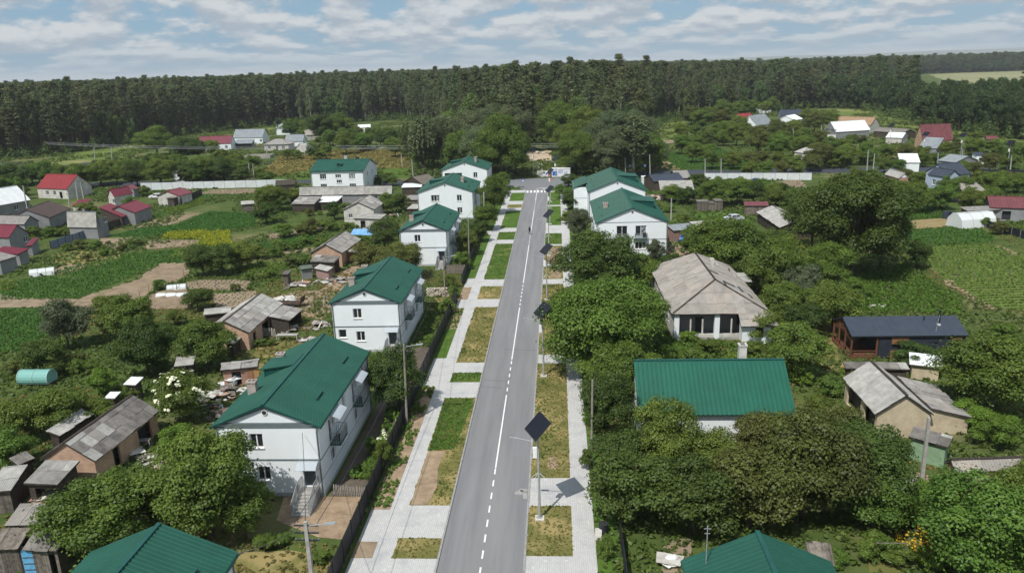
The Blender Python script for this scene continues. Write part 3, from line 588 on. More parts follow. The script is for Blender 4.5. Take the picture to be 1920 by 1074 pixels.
    for op in openings:
        F = Fs[op[0]]; u0, u1, a, c = op[1] - op[3] / 2, op[1] + op[3] / 2, op[2], op[2] + op[4]; t = op[5]
        if t[0] == 'w': window(F, root, u0, a, u1, c, int(t[1]), curtain=len(t) > 2, simple=simple)
        elif t == 'door': door(F, root, u0, a, u1, c)
        elif t == 'hole': q = MB(); F.fbox(q, u0, u1, a, c, -0.6, -0.55); q.build('shade_panel', M_DARK, root)  # dark sheet behind the hole, its colour standing in for the unlit interior
    root['L'] = L; root['W'] = W
    return root, Fs, ro, sl
def roof_z(ze, sl, over, W, y): return ze + (W / 2 + over - abs(y)) * sl
def chimney(parent, x, y, zb, zt, sx=0.55, sy=0.75, m=None):
    b = MB(); b.box(x - sx / 2, x + sx / 2, y - sy / 2, y + sy / 2, zb, zt); b.box(x - sx / 2 - 0.06, x + sx / 2 + 0.06, y - sy / 2 - 0.06, y + sy / 2 + 0.06, zt, zt + 0.14)
    c = b.build('chimney', m or M_CHIM, parent); q = MB()
    for s in (-1, 1): q.box(x - sx * 0.3, x + sx * 0.3, y + s * sy * 0.24 - sy * .16, y + s * sy * 0.24 + sy * .16, zt + 0.14, zt + 0.15)
    q.build('flue', M_DARK, c); return c
def from_slope(e0, e1, r0, ze, zr, over=0.3, gover=0.2, kind_='gable'):
    """plan of a gabled shed from the near eave (two picture points) and one ridge end"""
    a, b = at(*e0, ze), at(*e1, ze); r = at(*r0, zr); u = (b - a).xy.normalized(); n = Vector((-u.y, u.x)); hw = abs((r - a).xy.dot(n)); s = 1 if (r - a).xy.dot(n) > 0 else -1
    lim = 4.9
    if kind_ == 'mono': lim = 5.5
    if hw > lim + 0.3 and (a.y > 150):       # too deep for a village house: the ridge must stand higher
        for k in range(60):
            zr += 0.1; r = at(*r0, zr); hw = abs((r - a).xy.dot(n))
            if hw <= lim or zr - ze > 6.5: break
    L = (b - a).xy.length; c = (a.xy + b.xy) / 2 + n * s * hw
    if s < 0: u = -u
    return (c.x, c.y), math.atan2(u.y, u.x), L - 2 * gover, 2 * (hw - over), zr
# ------------------------------------------------------------------ the two-storey houses with green roofs
R90 = math.pi / 2
GR = 'white two-storey houses with green roofs'
def downpipe(root, x, y, z1):
    b = MB(); b.tube([(x, y, 0.15), (x, y, z1 - 0.35), (x, y + (0.2 if y < 0 else -0.2) * -1, z1)], 0.06, 6); b.build('downpipe', M_TRIM, root)
def gutters(root, L, W, over, gover, ze):
    for s in (-1, 1):
        b = MB(); b.box(-L / 2 - gover, L / 2 + gover, s * (W / 2 + over) - 0.06, s * (W / 2 + over) + 0.06, ze - 0.17, ze - 0.03); b.build('gutter', M_GREEN_D, root)
def vent(root, F, u, z):
    b = MB(); c = Vector(F.p(u, z, 0.0)); n = F.n
    b.tube([c + n * 0.001, c + n * 0.09], 0.24, 14); v = b.build('round_vent', M_FRAME, root); q = MB(); q.tube([c + n * 0.08, c + n * 0.096], 0.19, 14); q.build('vent_grille', M_DARK, v)
def pediment(root, F, W, zb, zr):
    b = MB(); F.fbox(b, 0.45, W - 0.45, zb + 0.28, zb + 0.44, 0.0, 0.14)
    for s in (0, 1):
        a = Vector(F.p(0.45 if s == 0 else W - 0.45, zb + 0.40, 0.07)); c = Vector(F.p(W / 2, zr - 0.30, 0.07)); b.bar(a, c, 0.14, 0.20)
    b.build('pediment', M_TRIM, root)
    b = MB(); F.fbox(b, 0, W, zb - 0.02, zb + 0.10, 0.0, 0.06); b.build('cornice', M_TRIM, root)
def belt(root, F, W, z, h=0.12):
    b = MB(); F.fbox(b, 0, W, z, z + h, 0.0, 0.05); b.build('belt_course', M_TRIM, root)
def railing(b, p0, p1, h=1.0, step=0.16, th=0.03):
    p0, p1 = Vector(p0), Vector(p1); up = Vector((0, 0, h)); b.bar(p0 + up, p1 + up, 0.045); b.bar(p0 + up * 0.12, p1 + up * 0.12, 0.03)
    n = max(2, int((p1 - p0).length / step))
    for k in range(n + 1): q = p0.lerp(p1, k / n); b.bar(q, q + up, th)
def awning(root, F, u0, u1, z, d=0.95, curve=True):
    b = MB(); n = 6; prev = None
    for k in range(n + 1):
        t = k / n; dd = 0.05 + d * t; zz = z - 0.32 * t * t - (0.0 if not curve else 0.05 * t)
        cur = (F.p(u0, zz, dd), F.p(u1, zz, dd))
        if prev: b.slab([cur[0], cur[1], prev[1], prev[0]], 0.02)
        prev = cur
    a = b.build('awning', M_POLY, root)
    for u in (u0, (u0 + u1) / 2, u1):
        q = MB()
        for k in range(n):
            t0, t1 = k / n, (k + 1) / n; q.bar(F.p(u, z - 0.32 * t0 * t0 - 0.04 - .05 * t0, 0.05 + d * t0), F.p(u, z - 0.32 * t1 * t1 - 0.04 - .05 * t1, 0.05 + d * t1), 0.035)
        q.bar(F.p(u, z - 0.75, 0.02), F.p(u, z - 0.40, d), 0.025); q.build('awning_rib', M_STEEL, a)
    return a
def balcony(root, F, u0, u1, z=3.3, d=0.95):
    b = MB(); F.fbox(b, u0, u1, z, z + 0.14, 0.0, d); bl = b.build('balcony', M_GREEN_D, root); r = MB()
    railing(r, F.p(u0 + .03, z + .14, 0.02), F.p(u0 + .03, z + .14, d - .03)); railing(r, F.p(u0 + .03, z + .14, d - .03), F.p(u1 - .03, z + .14, d - .03)); railing(r, F.p(u1 - .03, z + .14, d - .03), F.p(u1 - .03, z + .14, 0.02))
    r.build('railing', M_STEEL, bl)
    q = MB(); F.fbox(q, u0 + .04, u1 - .04, z + 0.2, z + 0.85, d - 0.05, d - 0.042); q.build('balcony_panel', M_POLY, bl); return bl
def entrance(root, F, u, zp=0.9, back=1.25, steps=6):
    """raised platform with steps that run out from the wall, rails both sides"""
    b = MB(); F.fbox(b, u - 0.75, u + 0.75, 0.0, zp, 0.0, back); b.build('platform', M_CONC, root); dd = back
    for k in range(steps):
        q = MB(); F.fbox(q, u - 0.62, u + 0.62, 0.0, zp - (k + 1) * zp / (steps + 1), dd, dd + 0.31); q.build('step', M_CONC, root); dd += 0.312
    for s in (-1, 1):
        r = MB(); x = u + s * 0.70; railing(r, F.p(x, zp, 0.05), F.p(x, zp, back), 1.0, 0.14); railing(r, F.p(x, zp, back), F.p(x, 0.05, dd), 1.0, 0.14); r.build('railing', M_STEEL, root)
        w = MB(); x0, x1 = sorted((u + s * 0.64, u + s * 0.78)); w.hexa([F.p(x0, 0, dd), F.p(x1, 0, dd), F.p(x1, 0, back), F.p(x0, 0, back), F.p(x0, 0.12, dd), F.p(x1, 0.12, dd), F.p(x1, zp + 0.05, back), F.p(x0, zp + 0.05, back)]); w.build('stair_cheek', M_PLINTH, root)
def dormer(ro, x0, x1, side, W, over, ze, sl, zr, y_in=0.45, y_out=3.4, drop=0.25):
    """shed dormer on one slope: nearly level lid, boarded cheeks and front"""
    s = side; zi = zr - y_in * sl + 0.10; zo = zr - 0.30 - drop
    b = MB(); lid = [(x0 - .15, s * y_in, zi), (x1 + .15, s * y_in, zi), (x1 + .15, s * (y_out + .25), zo), (x0 - .15, s * (y_out + .25), zo)]
    if s < 0: lid = [lid[3], lid[2], lid[1], lid[0]]
    b.slab(lid, 0.10); d = b.build('dormer_roof', M_GREEN, ro)
    zs = lambda y: ze + (W / 2 + over - y) * sl
    c = MB()
    for x in (x0, x1): c.poly([(x, s * y_in, zi - .1), (x, s * y_out, zo - .1), (x, s * y_out, zs(y_out)), (x, s * y_in, zs(y_in))])
    c.poly([(x0, s * y_out, zo - .1), (x1, s * y_out, zo - .1), (x1, s * y_out, zs(y_out)), (x0, s * y_out, zs(y_out))])
    for x in (x0 - .02, x1 + .02):
        n = 12
        for k in range(n):
            y = y_in + (y_out - y_in) * (k + .5) / n; zt_ = zi + (zo - zi) * (k + .5) / n - .1
            if zt_ - zs(y) > 0.06: c.bar((x, s * y, zs(y)), (x, s * y, zt_), 0.05, 0.05)
    c.build('dormer_wall', M_GREEN_D, ro)
def row_house(label, xw, xe, y0, y1, ze, zr, over=0.3, gover=0.3, front=(), road=(), back=(), ent=None, balc=(), dorm=None, chims=(), guards=(), ped=True, road_face='A', simple=False, awn=True, seed=1, rib=(0.30, 0.04)):
    W, L = xe - xw, y1 - y0
    ops = [('C',) + o for o in front] + [('A',) + o for o in road] + [('B',) + o for o in back]
    root, Fs, ro, sl = building('apartment_house', label, 'house', ((xw + xe) / 2, (y0 + y1) / 2), R90, L, W, ze, zr, 'gable', over, gover, M_WHITE, M_GREEN, RIB(*rib), None, M_GREEN_D, ops, GR, 0.35, simple, seed=seed)
    zt = ze + over * sl; gutters(root, L, W, over, gover, ze); C = Fs['C']; vent(root, C, W / 2, zr - 0.75)
    if ped: pediment(root, C, W, zt - 0.28, zr)
    if ent is not None or front == () : belt(root, C, W, 3.32)
    for f in ('A',): belt(root, Fs[f], L, 3.36, 0.06)
    for (x, y) in ((-L / 2 - 0.09, -W / 2 + 0.12), (-L / 2 - 0.09, W / 2 - 0.12), (L / 2 - 0.15, -W / 2 - 0.09)): downpipe(root, x, y, ze - 0.05)
    if ent is not None:
        entrance(root, C, ent)
        if awn: awning(root, C, ent - 0.85, ent + 0.85, 3.28, 0.95)
    for (a, c) in balc: balcony(root, Fs['A'], a, c); awning(root, Fs['A'], a - 0.05, c + 0.15, 6.15, 1.05)
    if dorm: dormer(ro, dorm[0] - L / 2, dorm[1] - L / 2, dorm[2], W, over, ze, sl, zr, *(dorm[3:]))
    for (u, y, h, *sz) in chims: z = roof_z(ze, sl, over, W, y); chimney(root, u - L / 2, y, z - 0.4, z + h, *sz)
    for (u, y) in guards:
        z = roof_z(ze, sl, over, W, y) + 0.07; b = MB(); b.box(u - L / 2 - 0.9, u - L / 2 + 0.9, y - 0.05, y + 0.05, z, z + 0.16); b.build('snow_guard', M_GREEN_D, ro)
    return root, Fs, ro, sl
UP, LO = 4.45, 1.45
std_road = [(3.1, 3.45, 0.8, 2.1, 'door'), (4.1, UP, 0.8, 1.2, 'w1'), (7.6, UP, 1.1, 1.3, 'w2c'), (11.0, 3.45, 0.8, 2.1, 'door'), (12.0, UP, 0.8, 1.2, 'w1'), (14.8, UP, 1.1, 1.3, 'w2'), (3.4, LO, 1.4, 1.3, 'w2'), (7.6, LO, 1.1, 1.3, 'w2c'), (11.4, LO, 1.4, 1.3, 'w2'), (14.8, LO, 1.1, 1.3, 'w2')]
row_house('white house whose green roof fills the lower left corner', -28.3, -19.75, 22.4, 39.1, 6.45, 8.4, front=(), road=[(3.4, LO, 1.4, 1.3, 'w2')], ped=False, guards=((13.5, -3.3),), rib=(0.34, 0.05))
h1 = row_house('nearest full white house with entrance steps and two chimneys, left of the road', -28.3, -19.75, 56.5, 73.2, 6.45, 8.4, front=[(3.3, UP, 1.1, 1.28, 'w2'), (3.6, LO, 1.1, 1.28, 'w2'), (7.45, 0.92, 1.0, 2.1, 'door')], road=std_road, ent=7.45, balc=((2.6, 4.8), (10.4, 12.7)), dorm=(9.0, 11.6, 1), chims=((5.2, 3.0, 1.0), (11.9, 2.75, 0.95)), guards=((4.4, -3.2), (12.9, -3.2)))
h2 = row_house('second white house along the left, partly hiding its own entrance behind a dark tree', -28.3, -19.75, 90.6, 106.8, 6.45, 8.4, front=[(3.2, UP, 1.1, 1.28, 'w2'), (3.4, LO, 1.1, 1.28, 'w2'), (1.1, 1.9, 1.0, 1.1, 'w1'), (7.45, 0.92, 1.0, 2.1, 'door')], road=std_road, ent=7.45, balc=((2.6, 4.8), (10.4, 12.7)), dorm=(8.5, 11.6, 1), chims=((5.7, 3.0, 1.0), (11.9, 2.75, 0.95)), guards=((4.4, -3.2), (12.9, -3.2)), seed=2)
h3 = row_house('third white house along the left, half hidden by round bushes', -28.3, -19.75, 134.3, 151.3, 6.45, 8.4, front=[(3.2, UP, 1.1, 1.28, 'w2'), (7.4, 0.92, 1.0, 2.1, 'door')], road=std_road, ent=7.4, balc=((2.6, 4.8), (10.4, 12.7)), dorm=(8.5, 11.6, 1), chims=((5.7, 3.0, 1.0),), guards=((4.4, -3.2), (12.9, -3.2)), seed=3)
h4 = row_house('broad white house with two upper windows and brick chimney, fourth on the left', -32.8, -19.7, 178.9, 194.9, 6.45, 8.75, front=[(4.2, 4.25, 2.0, 1.5, 'w3c'), (9.85, 4.25, 1.15, 1.45, 'w2'), (9.85, 1.35, 1.15, 1.4, 'w2'), (4.2, 1.35, 2.0, 1.5, 'w3')], road=std_road, dorm=(6.5, 9.5, 1, 0.6, 4.6), chims=((7.6, -3.3, 0.95, 1.2, 0.6), (8.9, -3.3, 0.95, 1.2, 0.6)), guards=((4, -5.2), (12, -5.2)), ped=False, seed=4)
h5 = row_house('farthest white house on the left with long balcony window strip', -32.8, -19.7, 219.2, 233.0, 6.45, 8.75, front=[(3.3, 4.3, 5.0, 1.3, 'w3'), (9.6, 4.15, 1.15, 1.5, 'w2')], road=std_road[:4], dorm=(6.0, 8.5, 1, 0.6, 4.6), chims=((6.4, -2.6, 1.2, 1.1, 0.6), (7.6, -2.6, 1.2, 1.1, 0.6)), guards=((4, -5.2), (10, -5.2)), ped=False, simple=True, seed=5)
r1 = row_house('big white house right of the road with two cluttered upper balconies', 7.1, 19.75, 138.6, 161.9, 6.45, 9.1, front=[(4.5, 3.55, 1.95, 2.25, 'w2'), (7.9, 3.55, 1.95, 2.25, 'w2c'), (4.6, 1.45, 1.5, 1.35, 'w2c'), (7.85, 1.45, 1.95, 1.35, 'w3c')], road=[], back=[(5, UP, 1.1, 1.3, 'w2'), (12, UP, 1.1, 1.3, 'w2'), (18, UP, 1.1, 1.3, 'w2')], dorm=(9.5, 14.5, -1, 0.7, 5.0), chims=((10.3, 4.2, 0.75, 1.7, 0.8),), guards=((4, 5.3), (13, 5.3)), ped=False, seed=6)
b = MB(); r1[1]['C'].fbox(b, 0, 12.65, 6.42, 6.50, 0.0, 0.04); b.build('cornice', M_TRIM, r1[0])
belt(r1[0], r1[1]['C'], 12.65, 3.25, 0.07)
for (a, c) in ((3.5, 5.6), (6.8, 9.0)): balcony(r1[0], r1[1]['C'], a, c, 3.36, 0.8)
r2 = row_house('white house with a lower side wing, behind the big balcony house', 7.1, 19.9, 174.8, 197.0, 6.45, 9.0, front=[], road=[], dorm=(9.0, 14.0, -1, 0.7, 5.2), guards=((5, 5.2), (14, 5.2)), ped=False, seed=7)
F = r2[1]['C']
def wing():
    root, ro = r2[0], r2[2]; L, W = 22.2, 12.8   # local: +y is towards the road
    b = MB(); y0, y1, x0, x1 = W / 2, W / 2 + 3.2, -L / 2 + 10.3, L / 2
    b.box(x0, x1, y0 + 0.002, y1, 0, 5.9); b.build('wing', M_WHITE, root)
    p = [(x1 + .2, y1 + .3, 5.75), (x0 - .2, y1 + .3, 5.75), (x0 - .2, y0 + .1, 7.0), (x1 + .2, y0 + .1, 7.0)]
    d = MB(); d.slab(p, 0.1); o = d.build('wing_roof', M_GREEN_D, root); roof_skin(p, RIB(0.3, 0.04)).build('roof_skin', M_GREEN, o)
    b = MB(); b.box(x0 - 0.04, x0, y0, y1, 3.3, 3.36); b.build('belt_course', M_TRIM, root)
wing()
# the house across the field, its eaves facing the camera
def west_house():
    ops = [('A', 3.6, 4.0, 1.9, 1.5, 'w3'), ('A', 8.2, 4.35, 1.7, 1.0, 'w3'), ('A', 8.4, 2.75, 1.6, 1.0, 'w3'), ('A', 12.4, 4.0, 1.9, 1.5, 'w3c'), ('A', 3.6, 1.2, 1.9, 1.4, 'w3'), ('A', 12.4, 1.2, 1.9, 1.4, 'w3'), ('D', 4.0, 4.3, 1.1, 1.3, 'w2'), ('D', 9.0, 4.3, 1.1, 1.3, 'w2'), ('D', 4.0, 1.3, 1.1, 1.3, 'w2')]
    root, Fs, ro, sl = building('apartment_house', 'white house with a long green roof beyond the grey barn, small roof dormer', 'house', (-64.0, 230.8), math.radians(-3), 15.9, 14.0, 6.45, 8.95, 'gable', 0.4, 0.3, M_WHITE, M_GREEN, RIB(0.45, 0.05), None, M_GREEN_D, ops, GR, 0.35, True)
    gutters(root, 15.9, 14, 0.4, 0.3, 6.45)
    for x in (-7.8, 7.8): downpipe(root, x, -7.09, 6.3)
    b = MB(); y, z = -4.2, 7.4; b.box(-0.5, 0.7, -5.0, -3.2, 7.2, 8.05); d = b.build('dormer', M_GREEN_D, ro)
    q = MB(); q.slab([(-.7, -5.3, 8.0), (.1, -5.3, 8.45), (.1, -2.4, 8.45), (-.7, -2.4, 8.0)], .05).slab([(.1, -5.3, 8.45), (.9, -5.3, 8.0), (.9, -2.4, 8.0), (.1, -2.4, 8.45)], .05); q.build('dormer_roof', M_GREEN, d)
    chimney(root, 0.6, 0.5, 8.5, 9.8, 0.9, 0.6, M_PLINTH); chimney(root, 4.0, 0.8, 8.5, 9.4, 0.9, 0.6, M_DARK)
west_house()
# the single-storey house with a green tin roof across its lot, right of the road
rg = building('cottage', 'white single-storey house under a plain green tin roof, trees in front', 'house', (14.0, 69.1), 0.0, 13.4, 8.4, 3.5, 6.95, 'gable', 0.45, 0.3, M_WHITE, mat('green_tin_light', (0.013, 0.105, 0.070), (0.011, 0.088, 0.058), 0.5, 0.5, 4, spec=0.25), RIB(0.42, 0.06), None, M_GREEN_D, [('A', 3.2, 1.0, 1.3, 1.4, 'w2'), ('A', 11.6, 1.0, 1.3, 1.4, 'w2'), ('C', 4.2, 1.0, 1.2, 1.4, 'w2')])
chimney(rg[0], 3.4, 1.3, 5.6, 7.9, 0.7, 0.7, M_PLASTER)
# right foreground roof
def rb_house():
    root, Fs, ro, sl = row_house('white house whose green ribbed roof fills the lower right edge', 7.15, 14.9, 18.0, 38.7, 6.45, 8.35, road=[], dorm=None, ped=False, seed=9, rib=(0.36, 0.055))
    b = MB(); a = (11.8 + 0.35, 0, 9.1); 
    b.tube([(9.6, 3.0, 6.8), (9.6, 3.0, 9.4)], 0.03, 6); b.bar((9.6, 2.8, 9.2), (9.6, 3.2, 9.2), 0.03); b.bar((9.6, 2.85, 8.9), (9.6, 3.15, 8.9), 0.03); b.build('antenna', M_STEEL, root)
rb_house()
# ------------------------------------------------------------------ sheds, barns and the houses of the village
def shed(name, label, e0, e1, r0, ze, zr, cat='shed', kind='gable', over=0.25, gover=0.2, **kw):
    (c, rz, L, W, zr) = from_slope(e0, e1, r0, ze, zr, over, gover, kind)
    if kind == 'mono':   # r0 lies on the high edge: from_slope doubled the width
        a = at(*e0, ze).xy; b_ = at(*e1, ze).xy; mid = (a + b_) / 2; c2 = Vector(c); half = (c2 - mid); c = mid + half * 0.5; hw = half.length / 2; W = 2 * (hw - over)
    return building(name, label, cat, c, rz, max(L, 0.8), max(W, 0.8), ze, zr, kind, over, gover, **kw)
SH = dict(sheets=(1.13, 1.55), skin=WAVE(0.19, 0.035))
def planks(root, F, zt, w=0.22, m=None, skip=()):
    """upright boards over a shed wall, one piece each"""
    u = 0.0; rng = random.Random(int(F.len * 100))
    while u < F.len - 0.05:
        ww = w * rng.uniform(0.8, 1.25); u1 = min(F.len, u + ww)
        if not any(a < (u + u1) / 2 < b_ for a, b_ in skip):
            b = MB(); F.fbox(b, u + 0.008, u1 - 0.008, rng.uniform(0, 0.05), zt - rng.uniform(0, 0.06), 0.002, 0.022 + rng.uniform(0, 0.012)); b.build('plank', m or M_WOOD, root)
        u = u1
# --- left yards
s = shed('brick_barn', 'long brick barn with patched slate roof beside the blossoming bush', (179, 865), (299, 771), (118, 831), 2.3, 4.0, 'barn', wall=M_BRICK, roof=M_SLATE_D, trim=M_WOOD_D, sheets=(1.13, 1.3, 0.03), skin=WAVE(0.19, 0.03), seed=3, openings=[('A', 3, 0.1, 1.0, 1.9, 'hole'), ('A', 7.5, 0.1, 2.2, 1.9, 'hole')])
s = shed('lean_to', 'ribbed slate lean-to with one white sheet against the brick barn', (44, 907), (109, 909), (74, 862), 2.2, 2.8, kind='mono', wall=M_WOOD_D, roof=M_SLATE, trim=M_WOOD_D, sheets=(1.13, 1.7, 0.02), skin=WAVE(0.2, 0.05), seed=8, openings=[('A', 1.6, 0, 2.2, 1.7, 'hole')])
s = shed('lean_to', 'pale slate lean-to at the picture edge left of the ribbed one', (-30, 925), (20, 920), (5, 876), 2.1, 2.6, kind='mono', wall=M_WOOD_D, roof=M_SLATE_L, trim=M_WOOD_D, sheets=(1.13, 1.7, 0.02), skin=WAVE(0.2, 0.04), seed=9); planks(s[0], s[1]['A'], 2.0)
s = shed('lean_to', 'low lean-to with mossy slate behind the brick barn', (32, 872), (64, 858), (60, 842), 1.8, 2.2, kind='mono', wall=M_WOOD_D, roof=M_SLATE_D, trim=M_WOOD_D, **SH)
s = shed('lean_to', 'brown ribbed slate shed roof under the barn yard trees', (8, 986), (83, 984), (40, 945), 2.2, 2.75, kind='mono', wall=M_WOOD_D, roof=M_SLATE_W, trim=M_WOOD_D, sheets=(1.13, 1.9, 0.03), skin=WAVE(0.2, 0.05), seed=10)
s = shed('wooden_shed', 'board-roofed shed with a bright blue door in the corner', (-22, 1031), (34, 1029.5), (0, 990), 2.3, 2.9, kind='mono', wall=M_WOOD_D, roof=M_WOOD, trim=M_WOOD_D, sheets=(0.3, 3.2, 0.03), skin=lambda a, b_: [(a, b_, 0, 0)], openings=[('A', 2.35, 0.05, 0.9, 2.0, 'none')])
d = MB(); s[1]['A'].fbox(d, 1.9, 2.8, 0.02, 2.08, -0.06, 0.05); blue = d.build('door', mat('blue_paint', (0.16, 0.42, 0.66), (0.10, 0.33, 0.56), 0.7, 4, 5), s[0]); d = MB()
for z in (0.45, 0.95, 1.45): s[1]['A'].fbox(d, 1.95, 2.75, z, z + 0.06, 0.051, 0.07)
d.build('door_batten', M_WOOD_D, blue); planks(s[0], s[1]['A'], 2.25, skip=((1.9, 2.8),))
s = shed('wooden_shed', 'dark plank shed with a narrow doorway next to the blue door', (42, 1031), (107, 1034), (72, 997), 2.2, 2.8, kind='mono', wall=M_WOOD_D, roof=M_SLATE_D, trim=M_WOOD_D, sheets=(1.0, 1.6, 0.05), skin=WAVE(0.25, 0.02), openings=[('A', 1.75, 0.0, 0.5, 1.8, 'hole')]); planks(s[0], s[1]['A'], 2.15, skip=((1.5, 2.0),))
shed('wooden_shed', 'small grey shed with pale lid under the walnut tree', (326, 688), (363, 684), (345, 668), 2.0, 2.4, kind='mono', wall=M_WOOD_D, roof=M_SLATE_L, trim=M_WOOD_D, **SH)
shed('wooden_shed', 'tiny shed with a white sheet roof behind the brick barn', (230, 721), (254, 722), (246, 706), 2.0, 2.3, kind='mono', wall=M_WOOD_D, roof=M_WHITETIN, trim=M_WOOD, skin=WAVE(0.2, 0.03))
shed('wooden_shed', 'low shelter with a white board lid near the barn ridge', (198, 745), (216, 745), (207, 736), 1.6, 1.8, kind='mono', wall=M_WOOD_D, roof=M_WHITETIN, trim=M_WOOD, skin=WAVE(0.3, 0.02))
shed('lean_to', 'strip of broken pale slate along the back of the brick barn', (105, 818), (170, 776), (95, 806), 2.0, 2.5, kind='mono', wall=M_WOOD_D, roof=M_SLATE_L, trim=M_WOOD_D, sheets=(1.0, 1.2, 0.06), skin=WAVE(0.19, 0.04))
s = shed('junk_shed', 'sagging slate shed with orange doors amid heaped boards', (413, 695), (484, 688), (428, 679), 2.1, 2.5, kind='mono', wall=M_BRICK_R, roof=M_SLATE, trim=M_WOOD_D, sheets=(1.1, 1.2, 0.07), skin=WAVE(0.2, 0.04), openings=[('A', 1.4, 0.1, 1.0, 1.6, 'hole')])
d = MB(); s[1]['A'].fbox(d, 2.6, 3.25, 0.05, 1.8, 0.01, 0.06); d.build('door', M_WOOD_O, s[0]); d = MB(); s[1]['A'].fbox(d, 3.3, 3.9, 0.05, 1.85, 0.01, 0.06); d.build('door', mat('ochre_wood', (0.46, 0.27, 0.12), (0.34, 0.19, 0.08), 0.8, 3), s[0])
s8 = shed('brick_barn', 'brick shed with half dark, half pale slate roof behind the second house', (467, 624), (531, 569), (426, 597), 2.4, 4.0, 'barn', wall=M_BRICK, roof=M_SLATE, trim=M_WOOD_D, sheets=(1.13, 1.3, 0.02), skin=WAVE(0.19, 0.03), seed=4, openings=[('A', 2.0, 0, 1.0, 1.8, 'hole'), ('A', 6.0, 0, 2.6, 1.9, 'hole')])
for ch in s8[2].children:
    if ch.name.startswith('roof_sheet') and (sum((v.co.x for v in ch.data.vertices)) / len(ch.data.vertices)) > 0.0: ch.data.materials[0] = M_SLATE_L
shed('lean_to', 'grey slate lean-to sloping to the second house from the brick shed', (543, 601), (568, 580), (502, 594), 1.9, 2.5, kind='mono', wall=M_WOOD_D, roof=M_SLATE, trim=M_WOOD_D, open_faces='A', **SH)
shed('lean_to', 'whitish sheet-roofed annex on the field side of the brick shed', (381, 591), (433, 586), (400, 578), 1.9, 2.3, kind='mono', wall=M_WOOD_D, roof=M_SLATE_L, trim=M_WOOD, **SH)
shed('lean_to', 'small dark lean-to against the near gable of the brick shed', (436, 646), (458, 626), (431, 633), 1.7, 2.0, kind='mono', wall=M_WOOD_D, roof=M_SLATE, trim=M_WOOD_D, **SH)
shed('brick_barn', 'steep brick workshop with grey slate roof and open yard before it', (642, 475), (677, 449), (611, 457), 2.6, 4.3, 'barn', wall=M_BRICK, roof=M_SLATE, trim=M_WOOD_D, sheets=(1.13, 1.5, 0.02), skin=WAVE(0.25, 0.04), seed=5)
shed('lean_to', 'open porch of grey slate on posts beside the brick workshop', (650, 472), (678, 474), (662, 462), 2.2, 2.5, kind='mono', wall=M_BRICK, roof=M_SLATE_L, trim=M_WOOD_D, open_faces='A', **SH)
shed('lean_to', 'dark lean-to with white edge sheets in front of the brick workshop', (581, 490), (627, 492), (590, 478), 2.2, 2.8, kind='mono', wall=M_WOOD_D, roof=M_SLATE_D, trim=M_SLATE_L, **SH)
shed('coop', 'little pink-sided coop with pale slate roof in the rubbish yard', (590, 503), (616, 509), (600, 496), 1.7, 2.2, kind='mono', wall=mat('pink_siding', (0.36, 0.24, 0.22), (0.27, 0.18, 0.165), 0.9, 2), roof=M_SLATE_L, trim=M_WOOD_D, **SH)
shed('coop', 'dark green-lidded coop next to the pink one', (564, 506), (587, 503), (575, 497), 1.8, 2.2, kind='mono', wall=M_GREYWALL, roof=mat('mossy_felt', (0.12, 0.15, 0.12), (0.08, 0.10, 0.08), 0.9, 1.5), trim=M_WOOD_D, **SH)
shed('outhouse', 'narrow grey wooden outhouse at the edge of the rubbish yard', (527, 515), (540, 515), (530, 508), 2.0, 2.2, 'outhouse', kind='mono', wall=M_WOOD, roof=M_SLATE_D, trim=M_WOOD_D, **SH)
shed('cottage', 'low whitewashed house with sagging grey roof beyond the rubbish yard', (702, 393), (722, 379), (670, 379.5), 3.0, 4.8, 'house', wall=M_PLASTER, roof=M_SLATE, trim=M_WOOD, sheets=(1.3, 1.6, 0.03), skin=WAVE(0.3, 0.05), openings=[('C', 1.6, 1, 0.9, 1.0, 'w2')], simple=True)
shed('lean_to', 'pale slate veranda before the low whitewashed house', (662, 410), (713, 411), (671, 401), 2.3, 2.7, kind='mono', wall=M_PLASTER, roof=M_SLATE_L, trim=M_WOOD, openings=[('A', 2, 0.2, 1.2, 1.6, 'hole')], **SH)
shed('long_barn', 'very long grey slate barn in front of the field house', (561, 366.6), (735, 364), (567, 351), 2.8, 4.9, 'barn', wall=M_GREYWALL, roof=M_SLATE_L, trim=M_WOOD, sheets=(1.6, 1.8, 0.02), skin=WAVE(0.32, 0.05), openings=[('A', 20, 0.2, 2, 2.0, 'hole')])
shed('lean_to', 'white sheet-roofed annex below the long grey barn', (591, 379.5), (631, 379), (599, 368), 2.1, 2.6, kind='mono', wall=M_WOOD_D, roof=M_WHITETIN, trim=M_WOOD, skin=WAVE(0.3, 0.04))
shed('lean_to', 'patchy grey annex at the field end of the long barn', (545, 383), (589, 383), (560, 369), 2.1, 2.6, kind='mono', wall=M_WOOD_D, roof=M_SLATE, trim=M_WOOD, sheets=(1.5, 1.5, 0.04), skin=WAVE(0.3, 0.04))
shed('wooden_shed', 'grey board shed with pale lid in the potato gardens', (452, 384), (477, 382), (458, 377), 2.1, 2.5, kind='mono', wall=M_WOOD, roof=M_SLATE_L, trim=M_WOOD, skin=WAVE(0.3, 0.04))
shed('wooden_shed', 'shed with rusty orange board front in the potato gardens', (478, 385), (504, 385), (481, 380), 1.9, 2.1, kind='mono', wall=M_WOOD_O, roof=M_WOOD_D, trim=M_WOOD_D, skin=WAVE(0.3, 0.03))
shed('open_shed', 'dark tar-roofed shed at the end of the white fence', (516, 348), (553, 346), (522, 338), 2.6, 3.8, kind='mono', wall=M_WOOD_D, roof=M_WOOD_D, trim=M_WOOD, skin=WAVE(0.4, 0.03))
